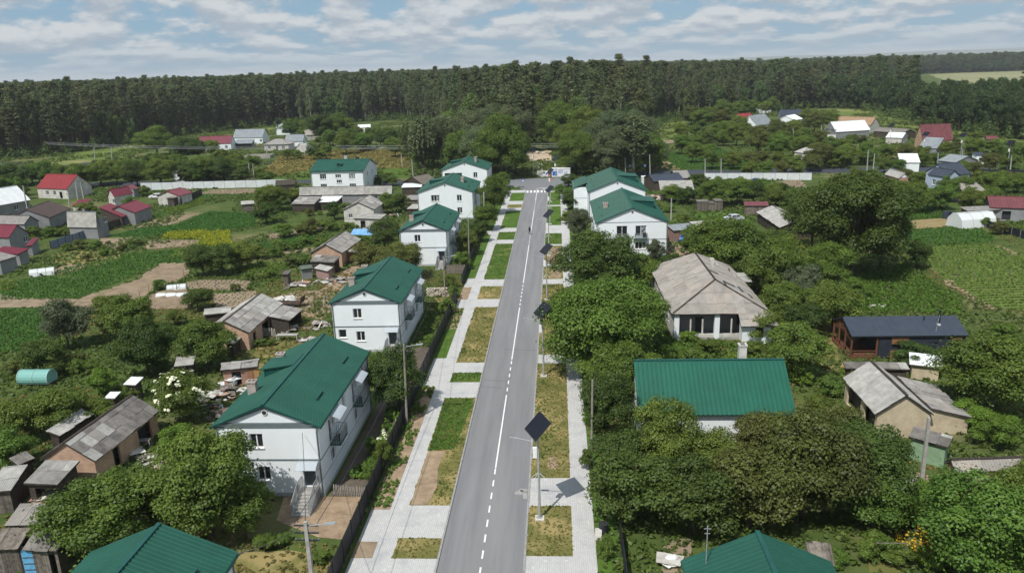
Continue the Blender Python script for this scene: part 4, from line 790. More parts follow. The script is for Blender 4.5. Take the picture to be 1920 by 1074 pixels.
shed('wooden_shed', 'brown timber shed with steep grey roof behind the field hedge', (793, 346), (822, 340), (806, 325), 2.6, 4.6, wall=M_WOOD_D, roof=M_WOOD, trim=M_WOOD_D, skin=WAVE(0.4, 0.03))
shed('wooden_shed', 'flat white-roofed shed beside the steep brown one', (752, 352), (790, 351), (758, 344), 2.2, 2.5, kind='mono', wall=M_WOOD_D, roof=M_WHITETIN, trim=M_WOOD_D, skin=WAVE(0.4, 0.03))
shed('wooden_shed', 'ramshackle grey plank shed behind the broad fourth house', (757, 375), (782, 375), (759, 366), 2.2, 2.6, kind='mono', wall=M_WOOD, roof=M_SLATE, trim=M_WOOD_D, skin=WAVE(0.3, 0.04))
shed('wooden_shed', 'dark hutch with warped slate lid below the plank shed', (762, 392), (782, 392), (762, 383), 1.9, 2.2, kind='mono', wall=M_WOOD_D, roof=M_SLATE_L, trim=M_WOOD_D, skin=WAVE(0.3, 0.04))
# --- left village
VL = dict(skin=RIB(0.6, 0.06), simple=True)
W2 = lambda *us: [('A', u, 1.0, 1.2, 1.3, 'w2') for u in us]
shed('village_house', 'white house under a bright red tin roof left of the hedge', (67, 353), (125, 355), (75, 326), 3.0, 5.6, 'house', wall=M_PLASTER, roof=M_REDROOF, openings=W2(4, 7) + [('A', 9.5, 0.1, 1.1, 2.0, 'hole')], **VL)
shed('village_house', 'house with a broad white tin roof at the picture edge', (-40, 392), (57, 375), (-45, 360), 3.0, 4.4, 'house', wall=M_GREYWALL, roof=M_WHITETIN, openings=W2(10, 13), **VL)
shed('village_house', 'grey house with a dark brown tiled roof among the red roofs', (92.6, 408), (134, 391), (66.5, 386), 3.0, 5.2, 'house', wall=M_GREYWALL, roof=M_BROWNTIN, skin=RIB(0.5, 0.08), simple=True)
shed('outbuilding', 'low crimson lean-to behind the brown-roofed house', (134, 386), (158, 385), (124, 375), 2.2, 2.8, kind='mono', wall=M_PLASTER, roof=M_CRIMSON, **VL)
shed('village_house', 'white-gabled house with crimson roof near the parked white car', (214, 369), (250, 362.6), (193, 357), 3.0, 5.0, 'house', wall=M_PLASTER, roof=M_CRIMSON, openings=[('C', 2, 1, 1, 1.2, 'w2')], **VL)
shed('outbuilding', 'small maroon-roofed shed behind the white-gabled crimson house', (250, 355), (262, 353), (240, 347), 2.6, 3.6, wall=M_GREYWALL, roof=M_MAROON, **VL)
shed('village_house', 'large grey house under the biggest crimson roof', (253, 399), (285, 387), (234.7, 382), 3.0, 4.7, 'house', wall=M_GREYWALL, roof=M_CRIMSON, **VL)
shed('carport', 'crimson-roofed carport on posts joined to the large crimson house', (229, 407), (251, 399), (180, 390), 2.4, 3.0, kind='mono', wall=M_WOOD_D, roof=M_CRIMSON, open_faces='A', **VL)
shed('mansard_house', 'house with tall pale mansard roof behind the blue tin fence', (130, 425), (185, 426), (140, 397), 2.6, 6.0, 'house', kind='mansard', wall=M_GREYWALL, roof=M_SLATE_L, trim=M_GREYTIN, skin=WAVE(0.5, 0.05), openings=[('D', 3, 3.2, 1, 1.2, 'w2')], simple=True)
shed('village_house', 'grey-gabled crimson-roofed house cut by the picture edge', (-40, 444), (16, 446), (-30, 420), 3.0, 5.2, 'house', wall=M_GREYWALL, roof=M_CRIMSON, openings=[('D', 4, 1.2, 1, 1.2, 'w2')], **VL)
shed('outbuilding', 'low crimson roof below the edge-cut crimson house', (-14, 472), (34, 477), (-8, 460), 2.3, 2.9, kind='mono', wall=M_GREYWALL, roof=M_CRIMSON, **VL)
shed('outbuilding', 'small tilted crimson lid beside the blue tin fence', (47, 461), (60, 460), (53, 447), 2.2, 2.8, kind='mono', wall=M_GREYWALL, roof=M_CRIMSON, **VL)
shed('outbuilding', 'grey-blue shed with patched slate roof at the edge below the crimson roofs', (0, 490), (33, 480), (-14, 470), 2.6, 3.6, wall=M_GREYWALL, roof=M_SLATE, trim=M_WOOD_D, skin=WAVE(0.4, 0.04))
shed('outbuilding', 'long grey slate barn with one pale skylight among the red roofs', (-40, 419), (45, 421), (-30, 403), 2.6, 4.2, 'barn', wall=M_GREYWALL, roof=M_SLATE, trim=M_WOOD_D, skin=WAVE(0.4, 0.05))
shed('outbuilding', 'small white hut with crimson roof at the near end of the white fence', (336, 368), (361, 361), (319, 357), 2.6, 4.0, 'house', wall=M_PLASTER, roof=M_CRIMSON, **VL)
shed('outhouse', 'brown wooden outhouse beside the parked white car', (311, 372), (326, 372), (313, 366), 2.3, 2.5, 'outhouse', kind='mono', wall=M_WOOD_D, roof=M_WOOD, trim=M_WOOD_D, skin=WAVE(0.4, 0.03))
shed('village_house', 'small white house with white roof above the white fence', (375, 324), (396, 316), (361, 309), 3.0, 5.0, 'house', wall=M_WHITE, roof=M_WHITETIN, openings=[('C', 2.4, 0.8, 0.9, 1.2, 'w2')] + W2(3), **VL)
shed('village_house', 'white house with magenta roof at the foot of the pines', (371, 271), (433, 269), (380, 256), 3.2, 5.6, 'house', wall=M_WHITE, roof=M_CRIMSON, openings=W2(3, 9, 13), **VL)
shed('village_house', 'wide house with blue-grey tin roof next to the magenta one', (436, 259), (492, 258), (441, 243), 3.2, 5.6, 'house', wall=M_WHITE, roof=M_GREYTIN, openings=W2(4, 10, 15), **VL)
shed('outbuilding', 'grey open shed before the blue-grey tin roof', (438, 270), (472, 269), (441, 262), 2.4, 3.2, kind='mono', wall=M_GREYWALL, roof=M_GREYTIN, open_faces='A', **VL)
_p = at(531, 253); building('gambrel_barn', 'white gambrel-gabled barn house against the birches', 'house', (_p.x, _p.y + 5), R90 + 0.12, 10, 8.5, 2.8, 7.2, 'mansard', 0.3, 0.3, M_WHITE, M_GREYTIN, RIB(0.6, 0.05), openings=[('C', 3.4, 3.6, 0.9, 1.1, 'w2'), ('C', 5.0, 3.6, 0.9, 1.1, 'w2')], simple=True)
_p = at(518, 284); building('village_house', 'white hipped cottage with grey slate roof before the barn house', 'house', (_p.x, _p.y + 5), -0.02, 11.5, 8, 3.0, 5.3, 'hip', 0.4, 0.4, M_PLASTER, M_SLATE, WAVE(0.5, 0.05), trim=M_WOOD, openings=W2(2.4, 9) + [('A', 6, 0.2, 1.0, 2.0, 'door')], simple=True)
shed('village_house', 'grey-roofed house half behind the hipped cottage', (533, 266), (568, 265), (537, 253), 3.2, 5.0, 'house', wall=M_WHITE, roof=M_GREYTIN, **VL)
shed('outbuilding', 'pale sheet-roofed hut right of the hipped cottage', (571, 283), (590, 281), (575, 268), 2.0, 3.4, wall=M_PLASTER, roof=M_SLATE_L, **VL)
shed('outbuilding', 'weathered beige-roofed house in the trees behind the pale hut', (574, 254), (603, 252), (578, 243), 2.6, 4.0, 'house', wall=M_PLASTER, roof=M_SLATE_W, **VL)
shed('outbuilding', 'low shed with white tin roof near the willow', (671, 240), (695, 239), (673, 234), 2.4, 3.0, kind='mono', wall=M_GREYWALL, roof=M_WHITETIN, **VL)
shed('outbuilding', 'navy-gabled cottage at the forest foot near the white tin shed', (640, 246), (653, 245), (640, 235), 2.6, 4.2, 'house', wall=M_WHITE, roof=M_NAVY, **VL)
shed('outbuilding', 'grey slate shed between the navy cottage and the willow', (657, 252), (684, 251), (658, 242), 2.2, 3.2, wall=M_GREYWALL, roof=M_SLATE_L, **VL)
# --- right: yards beyond the big house
shed('outbuilding', 'weathered plank barn behind the white side-wing house', (1238, 357), (1302, 356), (1239, 339), 2.6, 3.6, 'barn', kind='mono', wall=M_WOOD, roof=M_SLATE_L, trim=M_WOOD_D, skin=WAVE(0.5, 0.05))
shed('outbuilding', 'dark felt-roofed garage behind the plank barn', (1226, 341), (1284, 338), (1240, 326), 2.8, 4.0, 'garage', wall=M_WOOD_D, roof=M_NAVY, trim=M_DARK, skin=RIB(0.8, 0.03))
shed('outbuilding', 'grey sheet-roofed store nearest the asphalt street', (1268, 335), (1296, 334), (1266, 320), 2.8, 4.0, wall=M_WOOD, roof=M_SLATE, trim=M_WOOD, skin=WAVE(0.5, 0.05))
_p = at(1217, 347); building('container', 'white box container beside the dark garage', 'container', (_p.x, _p.y + 1.2), 0.02, 4.2, 2.3, 2.3, 2.4, 'mono', 0.03, 0.03, M_WHITETIN, M_WHITETIN, RIB(0.3, 0.02))
for k, (px, w_) in enumerate(((1318, 2.6), (1335, 2.4), (1347, 1.8))):
    _p = at(px, 396); q = building('wooden_shed', ('grey board hut with a window gap, first of three', 'low middle hut of the three grey board huts', 'tall narrow last of the three grey board huts')[k] + ' by the lawn', 'shed', (_p.x, _p.y + 1.2), 0.05 * k, w_, 2.0, (2.2, 1.8, 2.4)[k], (2.4, 2.0, 2.6)[k], 'mono', 0.1, 0.1, M_WOOD, M_SLATE_D, WAVE(0.4, 0.03), trim=M_WOOD_D)
    planks(q[0], q[1]['A'], (2.1, 1.7, 2.3)[k], 0.35)
s = shed('wooden_shed', 'board shed under a rusty red roof in the right gardens', (1396, 386), (1442, 386), (1397, 378), 2.2, 2.8, kind='mono', wall=M_WOOD, roof=M_MAROON, trim=M_WOOD_D, skin=RIB(0.5, 0.04)); planks(s[0], s[1]['A'], 2.15, 0.4)
shed('long_shed', 'long open shed with pale broken slate half under the great tree', (1462, 428), (1418, 398), (1495, 414), 2.2, 3.6, 'barn', wall=M_WOOD_D, roof=M_SLATE_L, trim=M_WOOD_D, sheets=(1.3, 1.5, 0.05), skin=WAVE(0.3, 0.05))
shed('lean_to', 'patched blue-grey shed with rusty junk beside the balcony house', (1263, 433), (1305, 429), (1262, 421), 2.3, 2.9, kind='mono', wall=mat('rusty_tarp', (0.32, 0.16, 0.11), (0.20, 0.17, 0.16), 0.9, 1.2, 6), roof=M_GREYTIN, trim=M_WOOD_D, skin=WAVE(0.3, 0.05))
shed('lean_to', 'long low shed with white sheet roof beside the patched shed', (1306, 426), (1350, 422), (1306, 415), 2.1, 2.6, kind='mono', wall=M_WOOD_D, roof=M_SLATE_L, trim=M_WOOD_D, skin=WAVE(0.3, 0.05))
# --- right near yards
s = shed('open_barn', 'cream-gabled barn with big ribbed slate slope, props leaning on it', (1641.6, 777.4), (1580, 709), (1702, 742.7), 2.4, 4.3, 'barn', wall=M_CREAM, openings=[('A', 2.5, 0.05, 3.6, 2.0, 'hole'), ('A', 6.5, 0.05, 2.6, 2.0, 'hole')], roof=M_SLATE_L, trim=M_WOOD_D, sheets=(1.13, 1.6, 0.02), skin=WAVE(0.19, 0.03), seed=13)
shed('lean_to', 'wide lean-to of loose grey slates falling away from the cream-gabled barn', (1824, 784), (1752, 722), (1757, 777), 1.7, 2.7, kind='mono', wall=M_CREAM, roof=M_SLATE, trim=M_WOOD_D, sheets=(1.13, 1.5, 0.05), skin=WAVE(0.22, 0.03), seed=14)
shed('green_hut', 'pale green hut with tilted dark board roof below the cream-gabled barn', (1703, 819), (1777, 839), (1690, 793), 2.1, 2.5, kind='mono', wall=mat('green_paint', (0.26, 0.38, 0.24), (0.19, 0.29, 0.18), 0.85, 1.5, 6), roof=M_SLATE_D, trim=M_WOOD_D, sheets=(1.1, 1.3, 0.04), skin=WAVE(0.22, 0.03))
shed('brick_shed', 'brick shed with fluted slate roof by the tilted concrete pole', (1791, 886), (1935, 881), (1776, 862), 2.2, 2.9, wall=M_BRICK_R, roof=M_SLATE_W, trim=M_WOOD_D, sheets=(1.13, 1.6, 0.02), skin=WAVE(0.24, 0.05))
shed('lean_to', 'flat dark slate strip roof behind the cream-gabled barn', (1585, 690), (1705, 692), (1587, 679), 1.9, 2.2, kind='mono', wall=M_WOOD_D, roof=M_SLATE_D, trim=M_WOOD_D, **SH)
_p = at(1738, 712); building('wooden_shed', 'small hut with tilted white lid behind the loose slates', 'shed', (_p.x, _p.y + 0.8), -0.35, 2.6, 1.7, 1.7, 2.3, 'mono', 0.3, 0.3, M_CREAM, M_WHITETIN, WAVE(0.2, 0.03), trim=M_WOOD)
shed('lean_to', 'heap-like wattle roof by the lower right green roof', (1515, 1052), (1562, 1054), (1500, 1018), 1.5, 2.3, kind='mono', wall=M_WOOD, roof=M_WOOD, trim=M_WOOD_D, sheets=(0.25, 3.5, 0.08), skin=lambda a, b_: [(a, b_, 0, 0)])
# --- right village
shed('village_house', 'tall house with steep maroon roof and orange brick gable', (1714, 262), (1770, 260), (1706, 234.4), 3.2, 9.0, 'house', wall=M_BRICK, roof=M_MAROON, openings=[('C', 5, 3.6, 1.4, 1.5, 'w2')], **VL)
shed('outbuilding', 'grey glasshouse-like shed roof before the steep maroon house', (1722, 277), (1757, 279), (1733, 257), 2.8, 4.6, kind='mono', wall=M_GREYWALL, roof=M_GREYTIN, **VL)
shed('outbuilding', 'plain white tin roof standing alone among dark trees', (1688, 305), (1726, 305), (1682, 288), 2.8, 4.4, kind='mono', wall=M_WHITE, roof=M_WHITETIN, **VL)
shed('village_house', 'pale blue house wing with navy hip roof', (1738, 327), (1776, 333), (1752, 314), 5.0, 6.6, 'house', wall=mat('pale_blue', (0.42, 0.50, 0.60), (0.36, 0.43, 0.52), 0.8, 1), roof=M_NAVY, openings=[('A', 2, 2.6, 1.0, 1.4, 'w2'), ('A', 5, 2.6, 1.0, 1.4, 'w2')], **VL)
shed('village_house', 'larger navy-roofed block joined to the pale blue wing', (1778, 329), (1821, 326), (1779, 306), 5.2, 7.6, 'house', wall=mat('pale_blue', (0.42, 0.50, 0.60)), roof=M_NAVY, **VL)
shed('village_house', 'small grey-roofed cottage with white end gable in the orchard', (1658, 327), (1685, 335), (1672, 318), 3.0, 4.4, 'house', wall=M_BRICK_R, gable_wall=M_WHITE, roof=M_SLATE_L, **VL)
shed('outbuilding', 'beige flat roof between dark shrubs near the navy house', (1808, 360), (1851, 359), (1812, 343), 2.8, 3.4, kind='mono', wall=M_GREYWALL, roof=M_SLATE_W, **VL)
shed('outbuilding', 'blue-grey verandaed cottage behind the navy house', (1757, 301), (1791, 305), (1762, 287), 3.2, 4.4, 'house', wall=M_GREYWALL, roof=M_GREYTIN, openings=W2(2, 5), **VL)
_p = at(1838, 309); building('outbuilding', 'tiny white hut with dark roof in the right village', 'hut', (_p.x, _p.y + 1.5), 0.0, 2.8, 2.6, 3.0, 3.6, 'mono', 0.2, 0.2, M_WHITE, M_NAVY, RIB(0.6, 0.04), openings=[('A', 1.4, 1.2, 1.0, 1.0, 'w1')], simple=True)
shed('long_shed', 'long farm shed with dull red roof at the right edge', (1856, 389), (1950, 392), (1864, 368), 2.8, 4.0, 'barn', wall=M_GREYWALL, roof=M_MAROON, openings=[('A', 3, 0.3, 1.6, 1.8, 'hole'), ('A', 9, 0.1, 2.2, 2.0, 'hole')], **VL)
shed('lean_to', 'slate awning between the red farm shed and the white greenhouse', (1815, 396), (1880, 393), (1850, 386), 2.4, 2.8, kind='mono', wall=M_WOOD_D, roof=M_SLATE, trim=M_WOOD, open_faces='A', skin=WAVE(0.4, 0.04))
shed('village_house', 'broad tan-tiled roof at the meadow edge', (1555, 233), (1632, 236), (1566, 218), 3.2, 6.0, 'house', wall=M_PLASTER, roof=M_TAN, **VL)
shed('village_house', 'gleaming white tin roof in front of the tan-tiled one', (1568, 248), (1632, 244), (1571, 228), 3.0, 6.6, 'house', wall=M_GREYWALL, roof=M_WHITETIN, openings=[('C', 4, 3, 1, 1.2, 'w2')], **VL)
shed('outbuilding', 'dark low slate barn right of the gleaming white roof', (1637, 246), (1692, 250), (1638, 238), 2.6, 3.6, 'barn', wall=M_WOOD_D, roof=M_SLATE_D, **VL)
shed('outbuilding', 'white shed roof beside the steep maroon house', (1660, 258), (1692, 259), (1660, 248), 2.6, 3.6, wall=M_PLASTER, roof=M_WHITETIN, **VL)
shed('outbuilding', 'pale tilted slate lid left of the gleaming white roof', (1552, 269), (1568, 269), (1546, 253), 2.4, 3.8, wall=M_GREYWALL, roof=M_SLATE_L, **VL)
shed('outbuilding', 'long pale slate roof sunk in the orchard', (1488, 285), (1521, 289), (1490, 274), 2.2, 3.0, kind='mono', wall=M_PLASTER, roof=M_SLATE_L, **VL)
shed('village_house', 'slate-blue roofed house far up by the birch wood', (1464, 218), (1508, 217), (1468, 206), 3.2, 5.6, 'house', wall=M_GREYWALL, roof=M_NAVY, **VL)
shed('village_house', 'grey gabled house left of the slate-blue one', (1420, 236), (1449, 231), (1412, 216), 3.2, 6.0, 'house', wall=M_WHITE, roof=M_GREYTIN, **VL)
shed('village_house', 'dark red roof beside the grey gabled house', (1388, 224), (1414, 223), (1390, 213), 3.0, 5.0, 'house', wall=M_WHITE, roof=M_REDROOF, **VL)
shed('village_house', 'single bright red roof deep in the trees', (1433, 203), (1447, 202), (1434, 195), 3.2, 5.4, 'house', wall=M_WHITE, roof=M_REDROOF, **VL)
shed('outbuilding', 'white gable in front of the slate-blue roof', (1490, 226), (1506, 223), (1493, 214), 3.0, 4.8, 'house', wall=M_WHITE, roof=M_WHITETIN, **VL)
shed('outbuilding', 'blue-roofed hut in the trees above the bus stop signs', (1344, 252), (1369, 251), (1347, 243), 2.6, 4.0, 'house', wall=M_GREYWALL, roof=M_NAVY, **VL)
shed('outbuilding', 'pale wall of a ruin left of the blue-roofed hut', (1316, 259), (1331, 259), (1318, 252), 2.4, 3.0, kind='mono', wall=M_PLASTER, roof=M_SLATE_L, **VL)
shed('outbuilding', 'dusty red roof at the far end of the right meadow', (1850, 262), (1872, 262), (1852, 255), 2.8, 4.0, 'barn', wall=M_GREYWALL, roof=M_MAROON, **VL)
# --- abandoned hipped house
def old_house():
    L, W = 23.6, 11.6    # ridge along world y
    root, Fs, ro, sl = building('abandoned_house', 'abandoned white house with broken hipped slate roof and pillared veranda', 'house', (20.3, 105.7), R90, L, W, 3.5, 6.7, 'hip', 0.35, 0.35, M_PLASTER, M_SLATE_W, WAVE(0.22, 0.035), (1.15, 1.75, 0.025, 0.012), M_WOOD_D, [('A', 4, 1, 1.2, 1.3, 'hole'), ('B', 3, 0.9, 1.4, 1.6, 'hole'), ('B', 7, 0.9, 1.4, 1.6, 'hole'), ('B', 11, 0.9, 1.4, 1.6, 'hole'), ('B', 15, 0.9, 1.4, 1.6, 'hole'), ('B', 19, 0.9, 1.4, 1.6, 'hole')], seed=21, hipx=4.6, open_faces='C')
    x0 = -L / 2
    b = MB(); b.box(x0 + 2.4, x0 + 2.6, -W / 2 + 0.1, W / 2 - 0.1, 0, 3.3); bw = b.build('veranda_wall', M_GREYWALL, root)
    for (y, z0, w_, h) in ((2.2, 0.2, 1.0, 2.1), (-3.0, 1.2, 0.9, 1.2)): q = MB(); q.box(x0 + 2.36, x0 + 2.395, y - w_ / 2, y + w_ / 2, z0, z0 + h); q.build('shade_panel', M_DARK, root)  # dark plates on the wall, painting the shade of a doorway and window
    b = MB(); b.box(x0, x0 + 2.4, -W / 2 + 0.1, W / 2 - 0.1, 0, 0.35); b.build('veranda_floor', M_CONC, root)
    b = MB(); b.box(x0 + 0.02, x0 + 0.20, -W / 2 + 3.4, W / 2 - 0.1, 0.35, 0.75); b.build('parapet', M_PLASTER, root)
    for y in (W / 2 - 0.35, 0.4): q = MB(); q.box(x0 - 0.02, x0 + 0.6, y - 0.32, y + 0.32, 0, 3.4); q.build('pillar', M_WHITE, root)
    for y in (3.7, 2.2, -1.4, -2.8): q = MB(); q.box(x0 + 0.05, x0 + 0.2, y - 0.09, y + 0.09, 0.75, 2.75); q.build('post', M_PLASTER, root)
    # projecting corner room with the roof pulled down over it
    b = MB(); F = Face((x0 - 1.6, -W / 2 + 3.4, 0), (0, -1, 0), 3.6); wall_with_holes(b, F, 2.5, [(1.6, 0.75, 2.55, 2.1)], depth=0.3)
    b.poly([(x0 - 1.6, -W / 2 + 3.4, 0), (x0 - 1.6, -W / 2 + 3.4, 2.5), (x0, -W / 2 + 3.4, 3.2), (x0, -W / 2 + 3.4, 0)]); b.poly([(x0 - 1.6, -W / 2 - 0.2, 0), (x0, -W / 2 - 0.2, 0), (x0, -W / 2 - 0.2, 3.2), (x0 - 1.6, -W / 2 - 0.2, 2.5)]); b.build('corner_room', M_WHITE, root)
    q = MB(); F.fbox(q, 1.6, 2.55, 0.75, 2.1, -0.6, -0.55); q.build('shade_panel', M_DARK, root)  # dark sheet inside the window hole paints the room's shade
    p = [(x0 - 2.1, -W / 2 + 3.7, 2.45), (x0 - 2.1, -W / 2 - 0.9, 2.45), (x0 - 0.30, -W / 2 - 0.5, 3.55), (x0 - 0.30, -W / 2 + 3.7, 3.55)]
    d = MB(); d.slab(p, 0.1); o = d.build('porch_roof', M_WOOD_D, root); roof_sheets(p, 1.15, 1.2, WAVE(0.22, 0.035), M_SLATE_W, o, random.Random(4), 0.03)
    # broken places: lifted sheets and battens laid bare on the far slope
    rng = random.Random(3); sl_ = 3.2 / (W / 2 + .35)
    for k in range(9):
        x = rng.uniform(-8, 7); y = -rng.uniform(1.2, 5.2); z = 6.7 + y * sl_ + 0.12; b = MB(); b.bar((x - rng.uniform(.5, 1.4), y, z), (x + rng.uniform(.5, 1.4), y + rng.uniform(-.2, .2), z + 0.05), 0.22, 0.04); b.build('loose_strip', (M_SLATE_L, M_DARK)[k % 2], ro)
    for (x, y) in ((-2.5, 2.2), (4.5, 3.6), (1.0, 4.6), (-6.2, 3.9)):
        z = 6.7 - y * sl_ + 0.13; b = MB(); b.bar((x - 0.3, y - 0.5, z + .28), (x + 0.2, y + 0.4, z - .2), 0.14, 0.03); b.build('loose_strip', M_WHITETIN, ro)
    b = MB(); b.box(5.2, 6.0, -2.4, -1.8, 4.8, 6.3); b.build('chimney', M_PLASTER, root)
    b = MB(); b.bar((2.6, -6.6, 3.5), (6.8, -6.4, 3.7), 1.5, 0.1); b.build('loose_sheet', M_SLATE_L, ro)
old_house()
# --- dark modern bungalow with a timber porch
def dark_house():
    L, W = 12.9, 6.1; x0 = -L / 2; ND = mat('charcoal_cladding', (0.030, 0.036, 0.052), (0.024, 0.029, 0.042), 0.6, 2.5, 4); PW = mat('stained_timber', (0.17, 0.075, 0.045), (0.115, 0.05, 0.03), 0.6, 3, 5, rand=0.15)
    root = thing('bungalow', 'dark blue-grey bungalow with open timber porch and stove pipe', 'house', (40.35, 89.9, 0), 0.0)
    b = MB(); Fs = {'A': Face((x0 + 3.2, -W / 2, 0), (1, 0, 0), L - 3.2), 'C': Face((x0 + 3.2, W / 2, 0), (0, -1, 0), W), 'B': Face((L / 2, W / 2, 0), (-1, 0, 0), L - 3.2), 'D': Face((L / 2, -W / 2, 0), (0, 1, 0), W)}
    hs = [(1.5, 1.15, 3.2, 1.75), (5.9, 1.75, 6.6, 2.0), (8.2, 0.7, 9.2, 2.2)]
    for k in 'ABCD': wall_with_holes(b, Fs[k], 2.95, hs if k == 'A' else [])
    for k in 'CD': b.poly([Fs[k].p(0, 2.95), Fs[k].p(W, 2.95), Fs[k].p(W / 2, 4.05)])
    b.build('wall', ND, root)
    for h in hs: window(Fs['A'], root, h[0], h[1], h[2], h[3], 2, fm=M_DARK, sill=False)
    for (a, c, e, g) in ((1.4, 1.8, 3.3, 2.75), (1.35, 0.1, 3.2, 1.05), (8.1, 2.25, 9.3, 2.7)):
        n = int((g - c) / 0.13)
        for k in range(n): q = MB(); Fs['A'].fbox(q, a, e, c + k * (g - c) / n, c + (k + 1) * (g - c) / n - 0.015, 0.002, 0.03); q.build('timber_slat', mat('larch_slat', (0.34, 0.17, 0.085), (0.25, 0.12, 0.06), 0.6, 4, rand=0.2), root)
    b = MB(); Fs['A'].fbox(b, 2.7, 3.25, 1.8, 2.02, 0.03, 0.22); b.build('heat_pump', M_FRAME, root)
    hw, hl = W / 2 + 0.3, L / 2 + 0.1; pl = [[(-hl, -hw, 2.9), (hl, -hw, 2.9), (hl, 0, 4.2), (-hl, 0, 4.2)], [(hl, hw, 2.9), (-hl, hw, 2.9), (-hl, 0, 4.2), (hl, 0, 4.2)]]; d = MB()
    for p in pl: d.slab(p, 0.22)
    ro = d.build('roof', M_DARK, root)
    for p in pl: roof_skin(p, RIB(0.6, 0.012)).build('roof_skin', M_NAVY, ro)
    b = MB(); b.box(x0, x0 + 3.2, -W / 2, W / 2, 0.0, 0.32); b.build('porch_deck', PW, root)
    for (x, y) in ((x0 + .1, -W / 2 + .1), (x0 + .1, -0.9), (x0 + .1, 1.1), (x0 + .1, W / 2 - .1), (x0 + 3.0, -W / 2 + .1)):
        q = MB(); q.box(x - .09, x + .09, y - .09, y + .09, 0.32, 2.95 + (W / 2 - abs(y)) * 0.33); q.build('post', PW, root)
    for y in np.arange(-W / 2 + 0.4, W / 2 - 0.2, 0.32): q = MB(); q.box(x0 + .06, x0 + .12, y - .03, y + .03, 2.0 + (W / 2 - abs(y)) * 0.2, 2.95 + (W / 2 - abs(y)) * 0.33); q.build('porch_slat', PW, root)
    b = MB(); b.bar((x0 + .1, -W / 2, 0.95), (x0 + .1, W / 2, 0.95), 0.08); b.bar((x0 + .1, -W / 2 + .1, 0.95), (x0 + 3.1, -W / 2 + .1, 0.95), 0.08); b.build('porch_rail', PW, root)
    b = MB(); b.tube([(4.0, -1.4, 3.5), (4.0, -1.4, 5.2)], 0.13, 10); b.tube([(4.0, -1.4, 5.2), (4.0, -1.4, 5.35)], 0.19, 10); p_ = b.build('stove_pipe', M_DARK, root); q = MB(); q.tube([(4.0, -1.4, 3.55), (4.0, -1.4, 3.75)], [0.35, 0.14], 10); q.build('flashing', M_STEEL, p_); q = MB(); q.tube([(4.0, -1.4, 4.9), (3.2, -2.6, 3.2)], 0.02, 5); q.build('stay', M_STEEL, p_)
    b = MB(); b.tube([(2.6, -0.7, 3.8), (2.6, -0.7, 4.4)], 0.1, 8); b.build('vent_pipe', M_DARK, root)
dark_house()
# ------------------------------------------------------------------ plants
def leaf_cards(P, Nn, a, b, rng, fold=0.25):
    """diamond leaves at P with normals Nn, half-length a, half-width b"""
    n = len(P); r = rng.normal(size=(n, 3)); t = np.cross(Nn, r); t /= np.linalg.norm(t, axis=1, keepdims=True) + 1e-9; s = np.cross(Nn, t)
    a = np.asarray(a).reshape(-1, 1); b = np.asarray(b).reshape(-1, 1)
    return np.stack([P - t * a - Nn * a * fold, P + s * b, P + t * a - Nn * a * fold, P - s * b], axis=1)
def unit(v): return v / (np.linalg.norm(v, axis=1, keepdims=True) + 1e-9)
def clump_leaves(C, Rr, n_each, size, rng, flat=0.8, up=0.35, jitter=0.6, droop=0.0):
    Ps, Ns, T = [], [], []
    for c, r in zip(C, Rr):
        n = max(6, int(n_each * (r / np.mean(Rr)) ** 2)); d = unit(rng.normal(size=(n, 3))); d[:, 2] = np.where(d[:, 2] < -0.35, -d[:, 2], d[:, 2])
        rad = r * (0.5 + 0.75 * rng.random((n, 1)) ** 0.7) * np.where(rng.random((n, 1)) < 0.08, 1.4, 1.0); p = c + d * rad * np.array([1, 1, flat])
        if droop: p[:, 2] -= droop * rng.uniform(0, 1, n) ** 2
        Ps.append(p); Ns.append(unit(d * 0.9 + np.array([0, 0, up]) + rng.normal(size=(n, 3)) * jitter * 0.6)); T.append(np.clip(rng.normal(0.5, 0.22, n) + rng.normal(0, 0.14), 0, 1))
    P, Nn, T = np.concatenate(Ps), np.concatenate(Ns), np.concatenate(T); k = rng.uniform(0.7, 1.3, len(P))
    return leaf_cards(P, Nn, size * k, size * k * 0.62, rng), T
def crown_points(rng, n, R, zc, hz, inner=0.25, lobes=5):
    th = rng.uniform(0, 6.283, n); z = rng.uniform(-0.85, 1.0, n); rr = np.sqrt(np.clip(1 - z * z, 0.08, 1)); q = np.where(rng.random(n) < inner, rng.uniform(0.25, 0.6, n), rng.uniform(0.72, 0.98, n))
    lob = 1 + 0.17 * np.sin(lobes * th + rng.uniform(0, 6)) + 0.10 * np.sin(2 * th + 5 * z + rng.uniform(0, 6)) + rng.normal(0, 0.10, n)
    return np.stack([R * rr * q * lob * np.cos(th), R * rr * q * lob * np.sin(th), zc + hz * z * q], axis=1)
M_BARK = mat('bark', (0.13, 0.105, 0.085), (0.075, 0.06, 0.05), 0.95, 3.0, 6, 0.5, 10)
M_BIRCH = mat('birch_bark', (0.55, 0.54, 0.50), (0.25, 0.24, 0.22), 0.9, 2.0, 6, contrast=(0.42, 0.5))
M_PINEBARK = mat('pine_bark', (0.17, 0.125, 0.095), (0.085, 0.07, 0.06), 0.95, 0.6, 5)
